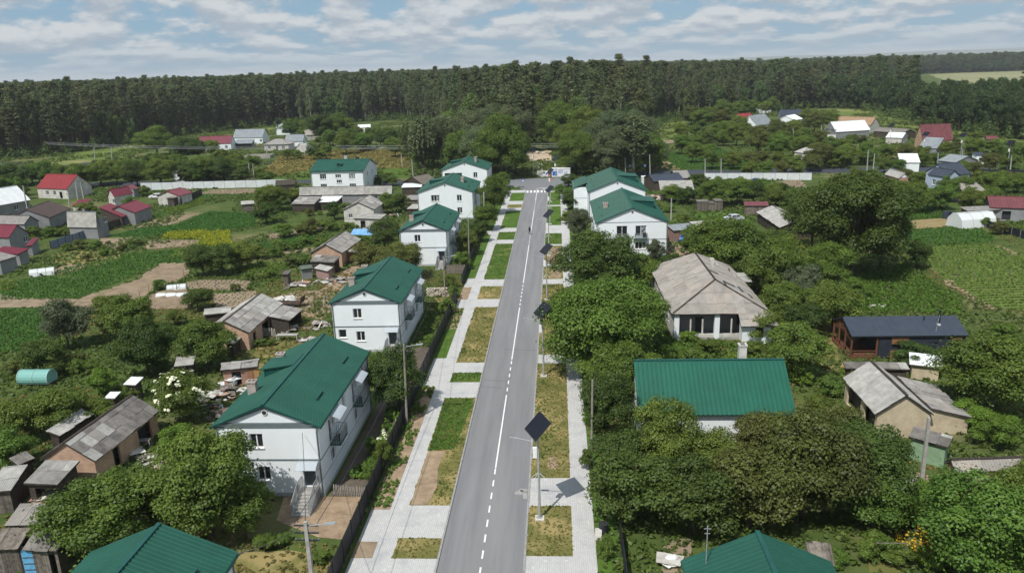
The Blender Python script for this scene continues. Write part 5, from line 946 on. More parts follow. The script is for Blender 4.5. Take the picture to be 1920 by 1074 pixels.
LM = {'mid': leaf_mat('leaf_mid', (0.185, 0.245, 0.045), (0.074, 0.118, 0.022)), 'dark': leaf_mat('leaf_dark', (0.112, 0.165, 0.036), (0.044, 0.078, 0.018)),
      'olive': leaf_mat('leaf_olive', (0.165, 0.188, 0.046), (0.072, 0.086, 0.024), hue=0.015), 'lime': leaf_mat('leaf_lime', (0.215, 0.310, 0.042), (0.100, 0.170, 0.025)),
      'grey': leaf_mat('leaf_grey', (0.155, 0.185, 0.095), (0.074, 0.095, 0.050)), 'lush': leaf_mat('leaf_lush', (0.172, 0.262, 0.046), (0.068, 0.124, 0.022)),
      'pine': leaf_mat('pine_needles', (0.125, 0.155, 0.062), (0.060, 0.082, 0.034), 0.2, 0.3, 0.03),
      'forest': leaf_mat('forest_leaf', (0.115, 0.165, 0.044), (0.054, 0.088, 0.024), 0.3, 0.3, 0.03), 'birch': leaf_mat('birch_leaf', (0.170, 0.205, 0.095), (0.085, 0.115, 0.050), 0.3, 0.2, 0.02), 'nightwood': leaf_mat('dark_broadleaf', (0.068, 0.108, 0.034), (0.032, 0.056, 0.019), 0.25, 0.22, 0.02)}  # nightwood: dark foliage colour of the broadleaf wood at the right
def limb_tree(b, H, zc, rad, C, rng, stems=1):
    for s in range(stems):
        ox, oy = (0, 0) if stems == 1 else (rng.uniform(-.3, .3), rng.uniform(-.3, .3)); k = rng.normal(0, 0.03 * H, 2)
        pts = [(ox, oy, -0.1), (ox + k[0] * .3, oy + k[1] * .3, zc * 0.45), (ox + k[0] * .7, oy + k[1] * .7, zc), (ox + k[0], oy + k[1], zc + (H - zc) * 0.6)]
        b.tube(pts, [rad, rad * .8, rad * .55, rad * .15], 7)
    for c in C[:10]:
        m = Vector((c[0] * .25, c[1] * .25, zc * rng.uniform(0.55, 0.9))); e = Vector(c); b.tube([Vector((0, 0, zc * rng.uniform(0.3, 0.55))), m, e], [rad * .5, rad * .32, rad * .08], 5)
KINDS = {  # H, R, leaves per clump, clumps, leaf size, trunk radius, crown centre, crown half height
    'bush': (2.4, 1.5, 160, 32, 0.078, 0.05, 1.22, 1.2), 'shrub': (4.0, 2.2, 240, 40, 0.088, 0.08, 2.1, 1.95), 'small': (6.0, 2.9, 300, 56, 0.098, 0.13, 3.2, 2.8),
    'medium': (9.0, 4.1, 380, 80, 0.115, 0.2, 4.9, 4.2), 'large': (14.0, 6.2, 440, 116, 0.145, 0.32, 7.2, 7.0), 'wood': (14.0, 6.2, 170, 70, 0.30, 0.32, 7.4, 6.9)}
TREE_MESH = {}
def broadleaf(kind, v):
    key = (kind, v)
    if key in TREE_MESH: return TREE_MESH[key]
    H, R, ne, nc, sz, tr, zc, hz = KINDS[kind]; rng = np.random.default_rng(sum(map(ord, kind)) * 31 + v * 17); C = crown_points(rng, nc, R * 0.80, zc, hz * 0.80, 0.28, 3 + v); Rr = R * rng.uniform(0.13, 0.31, nc)
    V, T = clump_leaves(C, Rr, ne, sz, rng)
    me = quads_mesh('crown', V, LM['mid'], T); b = MB(); limb_tree(b, H, zc, tr, C, rng, 3 if kind in ('bush', 'shrub') else 1); tm = b.mesh('trunk', M_BARK, True)
    TREE_MESH[key] = (tm, me, H, R); return TREE_MESH[key]
def willow(v):
    key = ('willow', v)
    if key in TREE_MESH: return TREE_MESH[key]
    rng = np.random.default_rng(90 + v); H, R = 17.0, 5.5; C = crown_points(rng, 46, R * .8, 11.5, 4.6, 0.3, 4); Ps, Ns = [], []
    for c in C:
        for s in range(7):
            d = unit(rng.normal(size=(1, 3)))[0]; a = c + d * rng.uniform(0.3, 1.5); ln = rng.uniform(1.5, 5.5); n = int(ln * 7); t = np.linspace(0, 1, n)[:, None]
            Ps.append(a + np.concatenate([d[0] * t * .6 + rng.normal(0, .1, (n, 1)), d[1] * t * .6 + rng.normal(0, .1, (n, 1)), -ln * t ** 1.15], axis=1)); o = np.tile(np.array([[a[0], a[1], 0.6]]), (n, 1)); Ns.append(unit(unit(o) + rng.normal(0, .5, (n, 3))))
    P, Nn = np.concatenate(Ps), np.concatenate(Ns); P[:, 2] = np.maximum(P[:, 2], 0.8)
    me = quads_mesh('crown', leaf_cards(P, Nn, np.full(len(P), .30), np.full(len(P), .16), rng), LM['grey'], np.clip(rng.normal(.5, .22, len(P)), 0, 1)); b = MB(); limb_tree(b, H, 7.0, .4, C, rng); TREE_MESH[key] = (b.mesh('trunk', M_BARK, True), me, H, R); return TREE_MESH[key]
def birch(v):
    key = ('birch', v)
    if key in TREE_MESH: return TREE_MESH[key]
    rng = np.random.default_rng(190 + v); H, R = 22.0, 3.0; n = 34; z = rng.uniform(8.5, 21.5, n); w = np.interp(z, [8, 13, 18, 22], [1.2, 2.5, 2.0, 0.4]); th = rng.uniform(0, 6.28, n)
    C = np.stack([w * np.cos(th) * rng.uniform(.3, 1, n), w * np.sin(th) * rng.uniform(.3, 1, n), z], axis=1); V, T = clump_leaves(C, rng.uniform(.7, 1.4, n), 70, .26, rng, 1.1, droop=1.4)
    me = quads_mesh('crown', V, LM['birch'], T); b = MB(); b.tube([(0, 0, -.1), (.2, 0, 8), (.1, .3, 15), (.3, .1, 21)], [.26, .2, .12, .04], 6)
    for c in C[:14]: b.tube([(0.15, .1, c[2] - 2.2), tuple(c)], [.07, .02], 4)
    TREE_MESH[key] = (b.mesh('trunk', M_BIRCH, True), me, H, R); return TREE_MESH[key]
def pine(v):
    key = ('pine', v)
    if key in TREE_MESH: return TREE_MESH[key]
    rng = np.random.default_rng(290 + v); H, R = 29.0, 3.2; n = 54; z = H * (.985 - .72 * rng.uniform(0, 1, n) ** 1.35); w = np.interp(z / H, [.26, .42, .6, .78, .92, 1], [1.5, 2.3, 2.9, 2.3, 1.1, .2]); th = rng.uniform(0, 6.28, n); q = rng.uniform(.45, 1, n)
    C = np.stack([w * np.cos(th) * q, w * np.sin(th) * q, z], axis=1); V, T = clump_leaves(C, rng.uniform(.7, 1.5, n), 40, .34, rng, .55, up=.6)
    me = quads_mesh('crown', V, LM['pine'], T); b = MB(); k = rng.normal(0, .3, 2); b.tube([(0, 0, -.1), (k[0] * .4, k[1] * .4, H * .4), (k[0], k[1], H * .75), (k[0], k[1], H * .97)], [.27, .22, .15, .04], 6)
    for c in C[:12]: b.tube([(k[0] * .8, k[1] * .8, c[2] - .8), tuple(c)], [.07, .02], 4)
    for i in range(9): a = rng.uniform(0, 6.28); zz = rng.uniform(H * .25, H * .52); l_ = rng.uniform(.7, 1.8); b.tube([(0, 0, zz), (l_ * math.cos(a), l_ * math.sin(a), zz + rng.uniform(-.1, .4))], [.04, .015], 3)
    TREE_MESH[key] = (b.mesh('trunk', M_PINEBARK, True), me, H, R); return TREE_MESH[key]
def plant(name, label, cat, group, meshes, loc, sx, sz, rz, leaf=None, bark=None, parts=('trunk', 'crown')):
    tm, me, H, R = meshes; root = thing(name, label, cat, loc, rz, group); root.scale = (sx, sx, sz)
    t = obj(parts[0], tm, root); c = obj(parts[1], me, root)
    if leaf: c.material_slots[0].link = 'OBJECT'; c.material_slots[0].material = LM[leaf]
    if bark: t.material_slots[0].link = 'OBJECT'; t.material_slots[0].material = bark
    return root
NPLANT = [0]
def tree(cx, by, ty, wpx, leaf, label, group=None, kind=None, name=None):
    """a tree surveyed by its foot, its top and its spread"""
    p = at(cx, by); H = max(0.8, height_at(p, cx, ty)); R = 0.5 * wpx * m_per_px(p); R = min(R, (0.62 if H > 4.5 else 0.85) * H); NPLANT[0] += 1; v = NPLANT[0] % 3
    if kind is None:
        kind = 'bush' if max(H, R * 1.4) < 3.0 else 'shrub' if max(H, R * 1.5) < 4.8 else 'small' if max(H, R * 1.8) < 7.4 else 'medium' if H < 11.5 else 'large'
        ms = broadleaf(kind, v)
    else: ms = {'willow': willow, 'birch': birch, 'pine': pine}[kind](v)
    nm = name or ({'bush': 'bush', 'shrub': 'shrub'}.get(kind, kind + '_tree' if kind in ('willow', 'birch', 'pine') else 'tree'))
    return plant(nm, label, 'bush' if nm in ('bush', 'shrub') else 'tree', group, ms, p, R / ms[3], H / ms[2], (NPLANT[0] * 2.39) % 6.28, leaf, parts=('stem', 'foliage') if nm in ('bush', 'shrub') else ('trunk', 'crown'))
# --- named trees and shrubs: foot x, foot y, top y, spread, leaf, label
for a in [
    (1185, 985, 838, 175, 'dark', 'dense dark green tree nearest the paved walk, lower right'), (1300, 1000, 855, 190, 'dark', 'dark tree left of the lower right green roof apex'),
    (1405, 990, 845, 200, 'olive', 'olive-brown tree right behind the lower right green roof'), (1505, 975, 768, 215, 'olive', 'largest olive-brown tree in the right-hand thicket'),
    (1610, 965, 790, 190, 'dark', 'dark tree at the right end of the olive thicket'), (1650, 1000, 885, 150, 'lush', 'fresh green tree by the white rubble heap'),
    (1240, 905, 742, 130, 'mid', 'green tree crossing the left half of the plain green tin roof'), (1330, 910, 805, 140, 'mid', 'low spreading tree under the eave of the plain green tin roof'),
    (1425, 890, 765, 120, 'olive', 'olive tree below the right part of the plain green tin roof'), (1560, 870, 758, 125, 'olive', 'brownish tree beside the right gable of the tin-roofed cottage'),
    (1140, 850, 690, 115, 'dark', 'dark tree between the pavement and the tin-roofed cottage'), (1165, 910, 800, 110, 'dark', 'shaded tree behind the thin wooden pole by the pavement'),
    (1835, 1100, 885, 240, 'lush', 'bright leafy tree in the lower right corner'), (1915, 1040, 850, 150, 'mid', 'tree at the right edge above the corner tree'),
    (1745, 985, 925, 90, 'lush', 'light green shrub before the brick shed'), (1855, 772, 622, 190, 'mid', 'big rounded walnut tree behind the loose slate lean-to'),
    (1712, 690, 640, 100, 'dark', 'bushy shrub against the wall of the dark bungalow'), (1485, 710, 605, 125, 'mid', 'tree between the abandoned house and the tin-roofed cottage'),
    (1130, 700, 508, 225, 'lush', 'great lush tree overhanging the walk by the second lamp'), (1195, 650, 540, 130, 'lush', 'lush tree between the great tree and the abandoned house'),
    (1068, 640, 540, 110, 'mid', 'tree whose branch hides the second lamp post'), (1165, 760, 640, 150, 'mid', 'tree in front of the great lush one, above the tin-roofed cottage'),
    (1120, 560, 428, 160, 'dark', 'dark round tree before the big balcony house'), (1195, 545, 472, 95, 'mid', 'tree beside the dark round one, at the balcony house corner'),
    (1085, 450, 385, 50, 'grey', 'grey-green shrub at the pavement corner of the balcony house'), (1228, 487, 448, 45, 'grey', 'thin grey shrub on the white wall under the balconies'),
    (1258, 502, 475, 50, 'dark', 'low bush by the dirt track behind the abandoned roof'), (1345, 520, 405, 150, 'mid', 'wide tree behind the abandoned roof'),
    (1405, 515, 430, 110, 'dark', 'dark tree right of the wide tree behind the abandoned roof'), (1445, 560, 440, 120, 'mid', 'tree over the far slope of the abandoned roof'),
    (1500, 575, 492, 80, 'grey', 'grey-leaved willow bush below the great tree'), (1560, 625, 520, 115, 'mid', 'tree left of the dark bungalow roof, in the thicket'),
    (1545, 545, 452, 110, 'lush', 'lit tree at the foot of the great dark tree'), (1595, 522, 310, 205, 'dark', 'great dark tree, tallest right of the street'),
    (1650, 500, 375, 95, 'dark', 'right-hand companion of the great dark tree'), (1520, 470, 355, 110, 'dark', 'left-hand companion of the great dark tree'),
    (1720, 505, 447, 48, 'dark', 'small dark conical tree at the vegetable field'), (1462, 610, 520, 95, 'mid', 'tree hugging the right corner of the abandoned house'),
    (750, 776, 646, 108, 'dark', 'dense dark tree at the tall wooden pole, left of the walk'), (215, 1040, 880, 215, 'mid', 'left one of the two big leafy trees above the corner roof'),
    (400, 1010, 800, 210, 'mid', 'right one of the two big leafy trees, against the first white house'), (462, 1010, 890, 110, 'mid', 'lower leafy tree at the foot of the first white house front'), (320, 990, 862, 120, 'mid', 'leafy tree filling the gap between the two big ones'),
    (335, 835, 795, 120, 'lime', 'bright vine bush over the barn yard'), (390, 695, 598, 115, 'mid', 'walnut tree above the small pale-lidded shed'),
    (280, 705, 590, 110, 'dark', 'blue-green dark tree behind the barn ridge'), (248, 640, 545, 110, 'mid', 'sunlit tree behind the blue-green dark one'),
    (130, 655, 555, 95, 'grey', 'greyish tree at the corner of the left potato field'), (85, 705, 635, 125, 'dark', 'dark low tree behind the teal film tunnel'),
    (195, 740, 688, 62, 'lime', 'bright young tree left of the tiny white-roofed shed'), (120, 815, 722, 140, 'mid', 'tangled tree below the teal film tunnel'),
    (35, 830, 745, 140, 'mid', 'tangled tree at the left edge below the tunnel'), (185, 800, 745, 90, 'mid', 'shrub beside the barn back wall'), (20, 880, 800, 100, 'lush', 'lit shrub at the left edge above the sheds'),
    (375, 582, 540, 62, 'dark', 'round green bush alone in the garden plots'), (382, 518, 452, 75, 'dark', 'dark round bush clump below the mustard field, left half'), (418, 516, 455, 70, 'dark', 'dark round bush clump below the mustard field, right half'), (455, 505, 452, 62, 'mid', 'bush right of the dark round clump'),
    (510, 398, 345, 70, 'mid', 'tree over the rusty orange board shed'), (500, 420, 378, 70, 'dark', 'dark bush before the rusty orange board shed'),
    (695, 512, 452, 85, 'olive', 'broad bush at the gable of the third house'), (755, 525, 452, 95, 'olive', 'broad bush hiding the corner of the third house'), (722, 470, 410, 72, 'dark', 'dark bush behind the broad ones by the third house'),
    (928, 402, 325, 62, 'mid', 'round street tree before the fourth house'), (912, 432, 375, 55, 'mid', 'street tree below the round one, by the walk'), (945, 352, 322, 30, 'mid', 'small round tree near the junction, left side'),
    (875, 480, 425, 45, 'mid', 'dark fence-side tree between the third house and the walk'), (898, 455, 408, 40, 'dark', 'narrow tree at the fence by the fourth house'), (868, 505, 470, 40, 'lush', 'leafy shrub inside the dark fence by the third house'),
    (1250, 1015, 985, 60, 'lush', 'round green bush on the right verge at the bottom') if False else (1135, 1045, 1005, 42, 'lush', 'round green bush beside the paved drive, lower right'),
    (295, 292, 235, 72, 'lush', 'bright round tree below the pines'), (345, 305, 255, 85, 'dark', 'dark round tree next to the bright one below the pines'),
    (1070, 395, 352, 40, 'dark', 'hedge-like dark shrub along the side wing wall'), (1068, 350, 325, 36, 'dark', 'dark shrub beside the white kiosk'),
    (1810, 800, 752, 95, 'lime', 'bright vine thicket right of the cream-gabled barn'), (1870, 840, 775, 80, 'lime', 'bright vine thicket by the right edge'), (1660, 765, 742, 50, 'lime', 'vine growing under the cream gable'),
    (1410, 664, 640, 50, 'mid', 'bush before the corner room of the abandoned house'), (1330, 662, 632, 110, 'mid', 'wide bush before the veranda pillars'), (1270, 675, 645, 50, 'lush', 'small bush at the left veranda pillar'),
]: tree(*a[:5], a[5])
tree(795, 328, 205, 92, 'birch', 'tall weeping willow left of the far grove', kind='willow'); tree(845, 322, 215, 85, 'birch', 'weeping birch right beside the willow', kind='willow'); tree(1188, 332, 218, 75, 'birch', 'pale dead-topped birch in the grove right of the junction', kind='birch')
fl = tree(345, 792, 692, 105, 'mid', 'elder bush full of white blossom beside the brick barn', name='elder_bush')
def blossom(root, R, zc, hz, n, col, size):
    rng = np.random.default_rng(5); C = crown_points(rng, n, R * .98, zc, hz, 0.0); C = C[C[:, 2] > zc * 0.75]; Ps = np.repeat(C, 7, axis=0) + rng.normal(0, .10, (len(C) * 7, 3)); Nn = unit(np.repeat(unit(C - np.array([0, 0, zc])), 7, axis=0) + np.array([0, 0, .8]) + rng.normal(0, .2, Ps.shape))
    return obj('blossom', quads_mesh('blossom', leaf_cards(Ps, Nn, np.full(len(Ps), size), np.full(len(Ps), size), rng, .0), col, np.ones(len(Ps))), root)
blossom(fl, 3.0, 3.5, 2.6, 75, mat('white_petal', (0.72, 0.72, 0.55), (0.6, 0.62, 0.4), 0.8), 0.16)
# --- belts of look-alike trees
TONE = {'mid': 'green', 'dark': 'dark green', 'lush': 'fresh green', 'olive': 'olive', 'lime': 'bright green', 'grey': 'grey-green', 'forest': 'deep green', 'birch': 'pale green'}
def landmarks():
    out = []
    for o in COL.objects:
        if o.type == 'EMPTY' and 'L' in o:
            ws = o['label'].split(); cut = len(ws)
            for i in range(3, len(ws)):
                if ws[i] in ('beside', 'behind', 'near', 'before', 'at', 'in', 'left', 'right', 'among', 'next', 'against', 'beyond', 'between', 'along', 'above', 'below', 'by', 'amid', 'half', 'partly', 'whose', 'cut', 'joined', 'standing', 'across', 'falling') or ws[i - 1].endswith(','): cut = i; break
            out.append((' '.join(ws[:min(cut, 8)]).rstrip(','), o.location.x, o.location.y))
    return out
MARKS = landmarks(); SEEN_LABELS = {}
def relative_label(p, leaf, noun):
    nm, x, y = min(MARKS, key=lambda m: (m[1] - p.x) ** 2 + (m[2] - p.y) ** 2); dx, dy = p.x - x, p.y - y
    rel = ('right of' if dx > 0 else 'left of') if abs(dx) > abs(dy) else ('behind' if dy > 0 else 'before'); lab = f"{TONE[leaf]} {noun} {rel} the {nm}"
    k = SEEN_LABELS.get(lab, 0); SEEN_LABELS[lab] = k + 1
    while len(lab.split()) > 13: lab = lab.rsplit(' ', 1)[0]
    return lab if k == 0 else lab + (', a second one', ', a third one', ', one more')[min(k - 1, 2)]
def belt_of(label, group, leafs, items, hs=1.0, nmax=2, slim=0.62):
    for k, it in enumerate(items):
        it = (it[0], it[1], it[1] - hs * (it[1] - it[2]), it[3])
        p = at(it[0], it[1]); H = max(0.8, height_at(p, it[0], it[2])); R = 0.5 * it[3] * m_per_px(p); leaf = leafs[k % len(leafs)]; noun = 'bush' if H < 3.4 else 'tree'
        lim = (slim if H > 4.5 else 0.85) * H; n = min(nmax, 1 if R <= lim * 1.15 else 2 if R <= lim * 1.9 else 3); w = min(it[3] / (1 if n == 1 else n * 0.72), 2.2 * lim / m_per_px(p))
        for j in range(n):
            cx = it[0] + (j - (n - 1) / 2) * it[3] / n * (0.0 if n == 1 else 1.0); by = it[1] - (0 if j % 2 == 0 else 6 if H > 5 else 2); lf = leafs[(k + j) % len(leafs)]
            tree(cx, by, it[2] + (0 if j % 2 == 0 else 3), w, lf, relative_label(at(cx, by), lf, noun), group)
belt_of('leafy broadleaf tree in the grove around the end of the street', 'grove behind the junction', ('birch', 'lush', 'mid', 'birch'), [(900, 332, 228, 80), (940, 337, 212, 90), (968, 325, 238, 62), (880, 305, 200, 90), (830, 300, 215, 80), (865, 330, 240, 60), (1080, 328, 238, 84), (1112, 322, 228, 84), (1150, 332, 232, 92), (1216, 322, 242, 64), (1062, 300, 232, 64), (920, 290, 190, 80), (960, 288, 190, 80), (1050, 282, 190, 80), (1100, 285, 195, 80), (1150, 290, 200, 80), (1195, 285, 205, 70), (850, 285, 205, 70), (1010, 268, 165, 80), (980, 262, 160, 80), (1045, 262, 165, 80), (925, 322, 262, 60), (1135, 325, 275, 50), (1172, 328, 262, 60), (1235, 312, 262, 40), (800, 318, 262, 60), (770, 300, 232, 50)], 1.0, 2, 0.42)
belt_of('fruit tree or bush in the right gardens behind the white fence', 'right garden thicket', ('mid', 'lush', 'dark'), [(1340, 388, 335, 64), (1382, 384, 333, 72), (1430, 384, 338, 72), (1470, 388, 350, 64), (1262, 378, 346, 60), (1300, 384, 347, 60), (1410, 372, 330, 60), (1450, 368, 340, 60), (1310, 352, 325, 40), (1240, 400, 378, 50), (1360, 360, 330, 60), (1500, 400, 350, 70), (1280, 425, 400, 36), (1225, 345, 325, 26)])
belt_of('tree in the thicket behind the abandoned house', 'thicket right of the abandoned house', ('mid', 'dark', 'lush'), [(1330, 485, 420, 100), (1380, 470, 425, 90), (1430, 480, 425, 90), (1480, 520, 440, 90), (1505, 640, 560, 90), (1530, 600, 540, 80), (1480, 600, 540, 80), (1400, 545, 480, 90), (1600, 560, 520, 60), (1440, 640, 585, 80), (1570, 580, 525, 70)])
belt_of('leafy orchard tree among the far right houses', 'orchard trees of the right village', ('mid', 'lush', 'mid', 'olive'), [(1740, 400, 340, 84), (1792, 380, 325, 64), (1700, 382, 335, 72), (1650, 366, 330, 64), (1835, 405, 345, 74), (1885, 370, 318, 84), (1812, 333, 300, 50), (1872, 325, 283, 72), (1842, 295, 255, 72), (1902, 305, 263, 64), (1782, 295, 262, 42), (1712, 305, 268, 62), (1742, 314, 283, 50), (1372, 268, 225, 74), (1402, 275, 230, 84), (1442, 290, 240, 84), (1340, 280, 240, 64), (1482, 295, 250, 84), (1522, 282, 240, 64), (1562, 316, 265, 104), (1602, 316, 275, 94), (1642, 306, 265, 74), (1502, 325, 285, 74), (1442, 316, 280, 72), (1312, 306, 265, 54), (1292, 290, 250, 54), (1332, 246, 202, 64), (1312, 236, 196, 64), (1372, 226, 186, 64), (1422, 220, 186, 54), (1462, 210, 181, 54), (1542, 250, 205, 64), (1522, 230, 202, 44), (1350, 318, 280, 60), (1390, 318, 280, 60), (1540, 322, 290, 60), (1670, 325, 295, 50), (1770, 350, 325, 40), (1850, 345, 320, 50), (1900, 345, 320, 50), (1620, 345, 312, 60), (1570, 290, 255, 60), (1400, 250, 215, 60), (1470, 260, 222, 60), (1290, 262, 230, 50), (1500, 245, 222, 40), (1605, 275, 250, 40), (1690, 345, 315, 50), (1720, 350, 322, 40), (1790, 270, 250, 30), (1830, 265, 245, 34), (1480, 330, 300, 60), (1420, 335, 300, 60), (1900, 400, 395, 30), (1850, 425, 405, 50), (1885, 440, 415, 50)], 1.0, 2, 0.48)
belt_of('hedge tree between the gardens and houses of the left village', 'trees of the left village', ('mid', 'dark', 'mid', 'lush'), [(330, 350, 300, 104), (280, 350, 305, 84), (220, 350, 310, 84), (170, 355, 310, 84), (130, 350, 320, 64), (40, 350, 308, 84), (18, 375, 330, 60), (100, 345, 306, 64), (400, 340, 295, 74), (440, 340, 300, 74), (462, 325, 290, 54), (246, 397, 370, 34), (165, 402, 380, 40), (150, 428, 402, 32), (80, 444, 425, 60), (112, 444, 425, 50), (270, 368, 350, 30), (620, 266, 215, 74), (665, 290, 250, 64), (640, 275, 245, 64), (700, 280, 250, 54), (600, 300, 270, 44), (742, 295, 260, 44), (560, 260, 225, 54), (5, 345, 310, 60), (200, 330, 300, 50), (250, 330, 300, 60), (420, 310, 285, 40), (35, 380, 350, 40), (540, 385, 352, 50), (545, 352, 335, 30), (720, 340, 322, 40), (740, 402, 365, 54), (640, 412, 380, 54), (600, 300, 282, 30), (580, 262, 240, 40), (350, 330, 300, 50), (300, 320, 290, 50), (690, 262, 238, 50), (655, 262, 240, 40), (745, 272, 240, 50), (725, 350, 330, 44), (480, 262, 245, 30), (360, 345, 325, 44), (600, 272, 258, 30), (385, 300, 262, 50), (320, 335, 290, 60), (260, 340, 300, 60), (430, 320, 282, 50), (470, 345, 315, 50), (190, 345, 305, 50), (380, 345, 318, 50), (500, 345, 322, 40), (60, 350, 315, 60), (550, 300, 280, 40)], 1.12, 3, 0.5)
belt_of('weedy bush in the plots behind the third house', 'bushes between the potato gardens and the barns', ('mid', 'lush', 'olive', 'lush'), [(500, 485, 440, 74), (552, 445, 395, 74), (602, 435, 385, 64), (622, 472, 430, 64), (540, 470, 430, 60), (470, 470, 440, 60), (560, 500, 460, 50), (585, 460, 425, 60), (660, 430, 405, 40), (520, 520, 492, 50), (455, 545, 520, 50), (480, 525, 500, 44), (430, 480, 455, 40), (640, 395, 372, 40), (590, 405, 380, 40), (690, 460, 425, 50)], 0.55)
belt_of('low shrub along the garden plots left of the barns', 'garden shrubs on the left', ('mid', 'olive', 'lush'), [(140, 470, 455, 50), (165, 465, 448, 60), (185, 470, 458, 40), (255, 462, 447, 34), (240, 470, 456, 40), (205, 480, 466, 40), (195, 460, 452, 30), (165, 490, 476, 26), (300, 545, 522, 30), (210, 600, 552, 76), (200, 625, 585, 40), (160, 700, 672, 60), (225, 760, 735, 40), (145, 690, 660, 50), (310, 640, 600, 50), (330, 610, 580, 40), (30, 700, 675, 50), (500, 650, 632, 40), (530, 690, 672, 50), (450, 690, 665, 44), (300, 700, 672, 44), (170, 870, 840, 60), (60, 800, 765, 60), (250, 750, 722, 40)])
belt_of('shrub of the wild plot between the lower right trees and sheds', 'shrubs of the right wild plots', ('lush', 'mid', 'lime'), [(1690, 960, 915, 90), (1640, 1045, 1000, 80), (1600, 720, 690, 60), (1560, 740, 705, 70), (1540, 790, 745, 80), (1500, 720, 690, 50), (1610, 700, 675, 40), (1780, 690, 655, 50), (1290, 640, 620, 40), (1250, 700, 665, 60), (1300, 690, 650, 60), (1380, 690, 660, 60), (1880, 640, 600, 60), (1690, 1060, 1020, 60), (1740, 1070, 1030, 60), (1520, 900, 860, 70), (1100, 880, 840, 30), (1105, 800, 770, 30), (1590, 840, 800, 60), (1660, 900, 860, 70), (1730, 930, 900, 50), (1560, 1060, 1030, 60)])
belt_of('bush by the dark fence in front gardens along the left walk', 'front garden bushes', ('lush', 'mid'), [(838, 590, 560, 36), (720, 880, 822, 40), (695, 900, 860, 40), (850, 560, 535, 30), (808, 650, 625, 30), (880, 470, 440, 30), (895, 440, 415, 28), (840, 540, 515, 40), (700, 850, 815, 36), (500, 1030, 1000, 60), (530, 1020, 1000, 40), (600, 1055, 1030, 50), (935, 385, 360, 24), (1062, 420, 395, 24), (1050, 370, 345, 20)])
# ------------------------------------------------------------------ forest: front rows as single trees, the depth as one mass
CLEARING = [(-420, -50), (-420, 300), (-256, 345), (-239, 371), (-236, 432), (-220, 493), (-201, 537), (-150, 545), (-112, 575), (-70, 470), (-34, 345), (34, 345), (50, 440), (65, 493), (99, 521), (160, 554), (192, 568), (212, 535), (183, 399), (185, 349), (186, 324), (190, 200), (420, 100), (420, -50)]
FARFIELD = [tuple(at(*p).xy) for p in ((1752, 139), (1990, 131), (1990, 160), (1790, 154))]
def inside(P, poly):
    x, y = P[:, 0], P[:, 1]; r = np.zeros(len(P), bool); n = len(poly)
    for i in range(n):
        x0, y0 = poly[i][0], poly[i][1]; x1, y1 = poly[(i + 1) % n][0], poly[(i + 1) % n][1]
        if y0 == y1: continue
        c = (y0 > y) != (y1 > y); r ^= c & (x < (x1 - x0) * (y - y0) / (y1 - y0) + x0)
    return r
def in_view(P, pad=60):
    c = np.column_stack([P[:, 0], P[:, 1], np.full(len(P), -CAM_H)]) @ R_CW; return (c[:, 2] > 5) & (np.abs(c[:, 0] / np.maximum(c[:, 2], 1) * F_PX) < 960 + pad * 3)
def edge_dist(P, poly):
    d = np.full(len(P), 1e9)
    for i in range(len(poly)):
        a = np.array(poly[i][:2]); b = np.array(poly[(i + 1) % len(poly)][:2]); ab = b - a; t = np.clip(((P - a) @ ab) / (ab @ ab), 0, 1); d = np.minimum(d, np.linalg.norm(P - (a + t[:, None] * ab), axis=1))
    return d
def grid_pts(y0, y1, step, rng, xw=0.80):
    pts = []
    for y in np.arange(y0, y1, step):
        w = max(280, y * xw); x = np.arange(-w, w, step); pts.append(np.column_stack([x, np.full(len(x), y)]))
    P = np.concatenate(pts); return P + rng.uniform(-step * .45, step * .45, P.shape)
frng = np.random.default_rng(11)
P = np.concatenate([grid_pts(300, 760, 5.6, frng), grid_pts(760, 1150, 8.0, frng), grid_pts(1150, 2100, 12.5, frng)])
P = P[~inside(P, CLEARING) & ~inside(P, FARFIELD) & in_view(P) & ~((P[:, 0] / P[:, 1] > 0.437) & (P[:, 1] > 455) & (P[:, 1] < 1500))]
ED = edge_dist(P, CLEARING)
def species(p, r):
    x, y = p; ang = x / y
    if x > 175 and y < 640 and ang > 0.28: return 'leaf_dark' if r < 0.94 else 'pine'
    if ang > 0.40 and y < 1000: return 'leaf_dark'
    if ang < -0.33: return 'pine' if r < 0.95 else 'leaf'
    if ang < -0.14: return 'pine' if r < 0.62 else 'birch' if r < 0.92 else 'leaf'
    if ang < 0.13: return 'leaf' if r < 0.55 and y < 640 else 'pine' if r < 0.85 else 'birch'
    if ang < 0.34: return 'birch' if r < 0.38 and y < 760 else 'leaf' if r < 0.6 else 'pine'
    return 'pine' if r < 0.6 else 'leaf_dark'
def wave2(Q, s, seed):
    r = np.random.default_rng(seed); v = np.zeros(len(Q))
    for i in range(7): a = r.uniform(0, 6.28); f = s * r.uniform(.6, 2.2); v += np.sin((Q[:, 0] * math.cos(a) + Q[:, 1] * math.sin(a)) * f + r.uniform(0, 6.28))
    return v / 2.6
SPEC = np.array([species(p, r) for p, r in zip(P, np.clip(frng.random(len(P)) + 0.22 * wave2(P, 0.03, 8), 0, 0.999))])
HS = np.clip(frng.normal(0.92, 0.11, len(P)) + 0.06 * wave2(P, 0.02, 5), 0.62, 1.12) * (1 + 0.07 * np.exp(-((P[:, 0] / P[:, 1] - 0.05) / 0.13) ** 2))
HS *= np.where(frng.random(len(P)) < 0.10, 1.07, 1.0)
order = np.argsort(ED + frng.uniform(0, 5, len(P))); front = np.zeros(len(P), bool)
quota = {'pine': 230, 'birch': 90, 'leaf': 60, 'leaf_dark': 95}; used = dict.fromkeys(quota, 0)
for i in order:
    if ED[i] < 42 and used[SPEC[i]] < quota[SPEC[i]]: front[i] = True; used[SPEC[i]] += 1
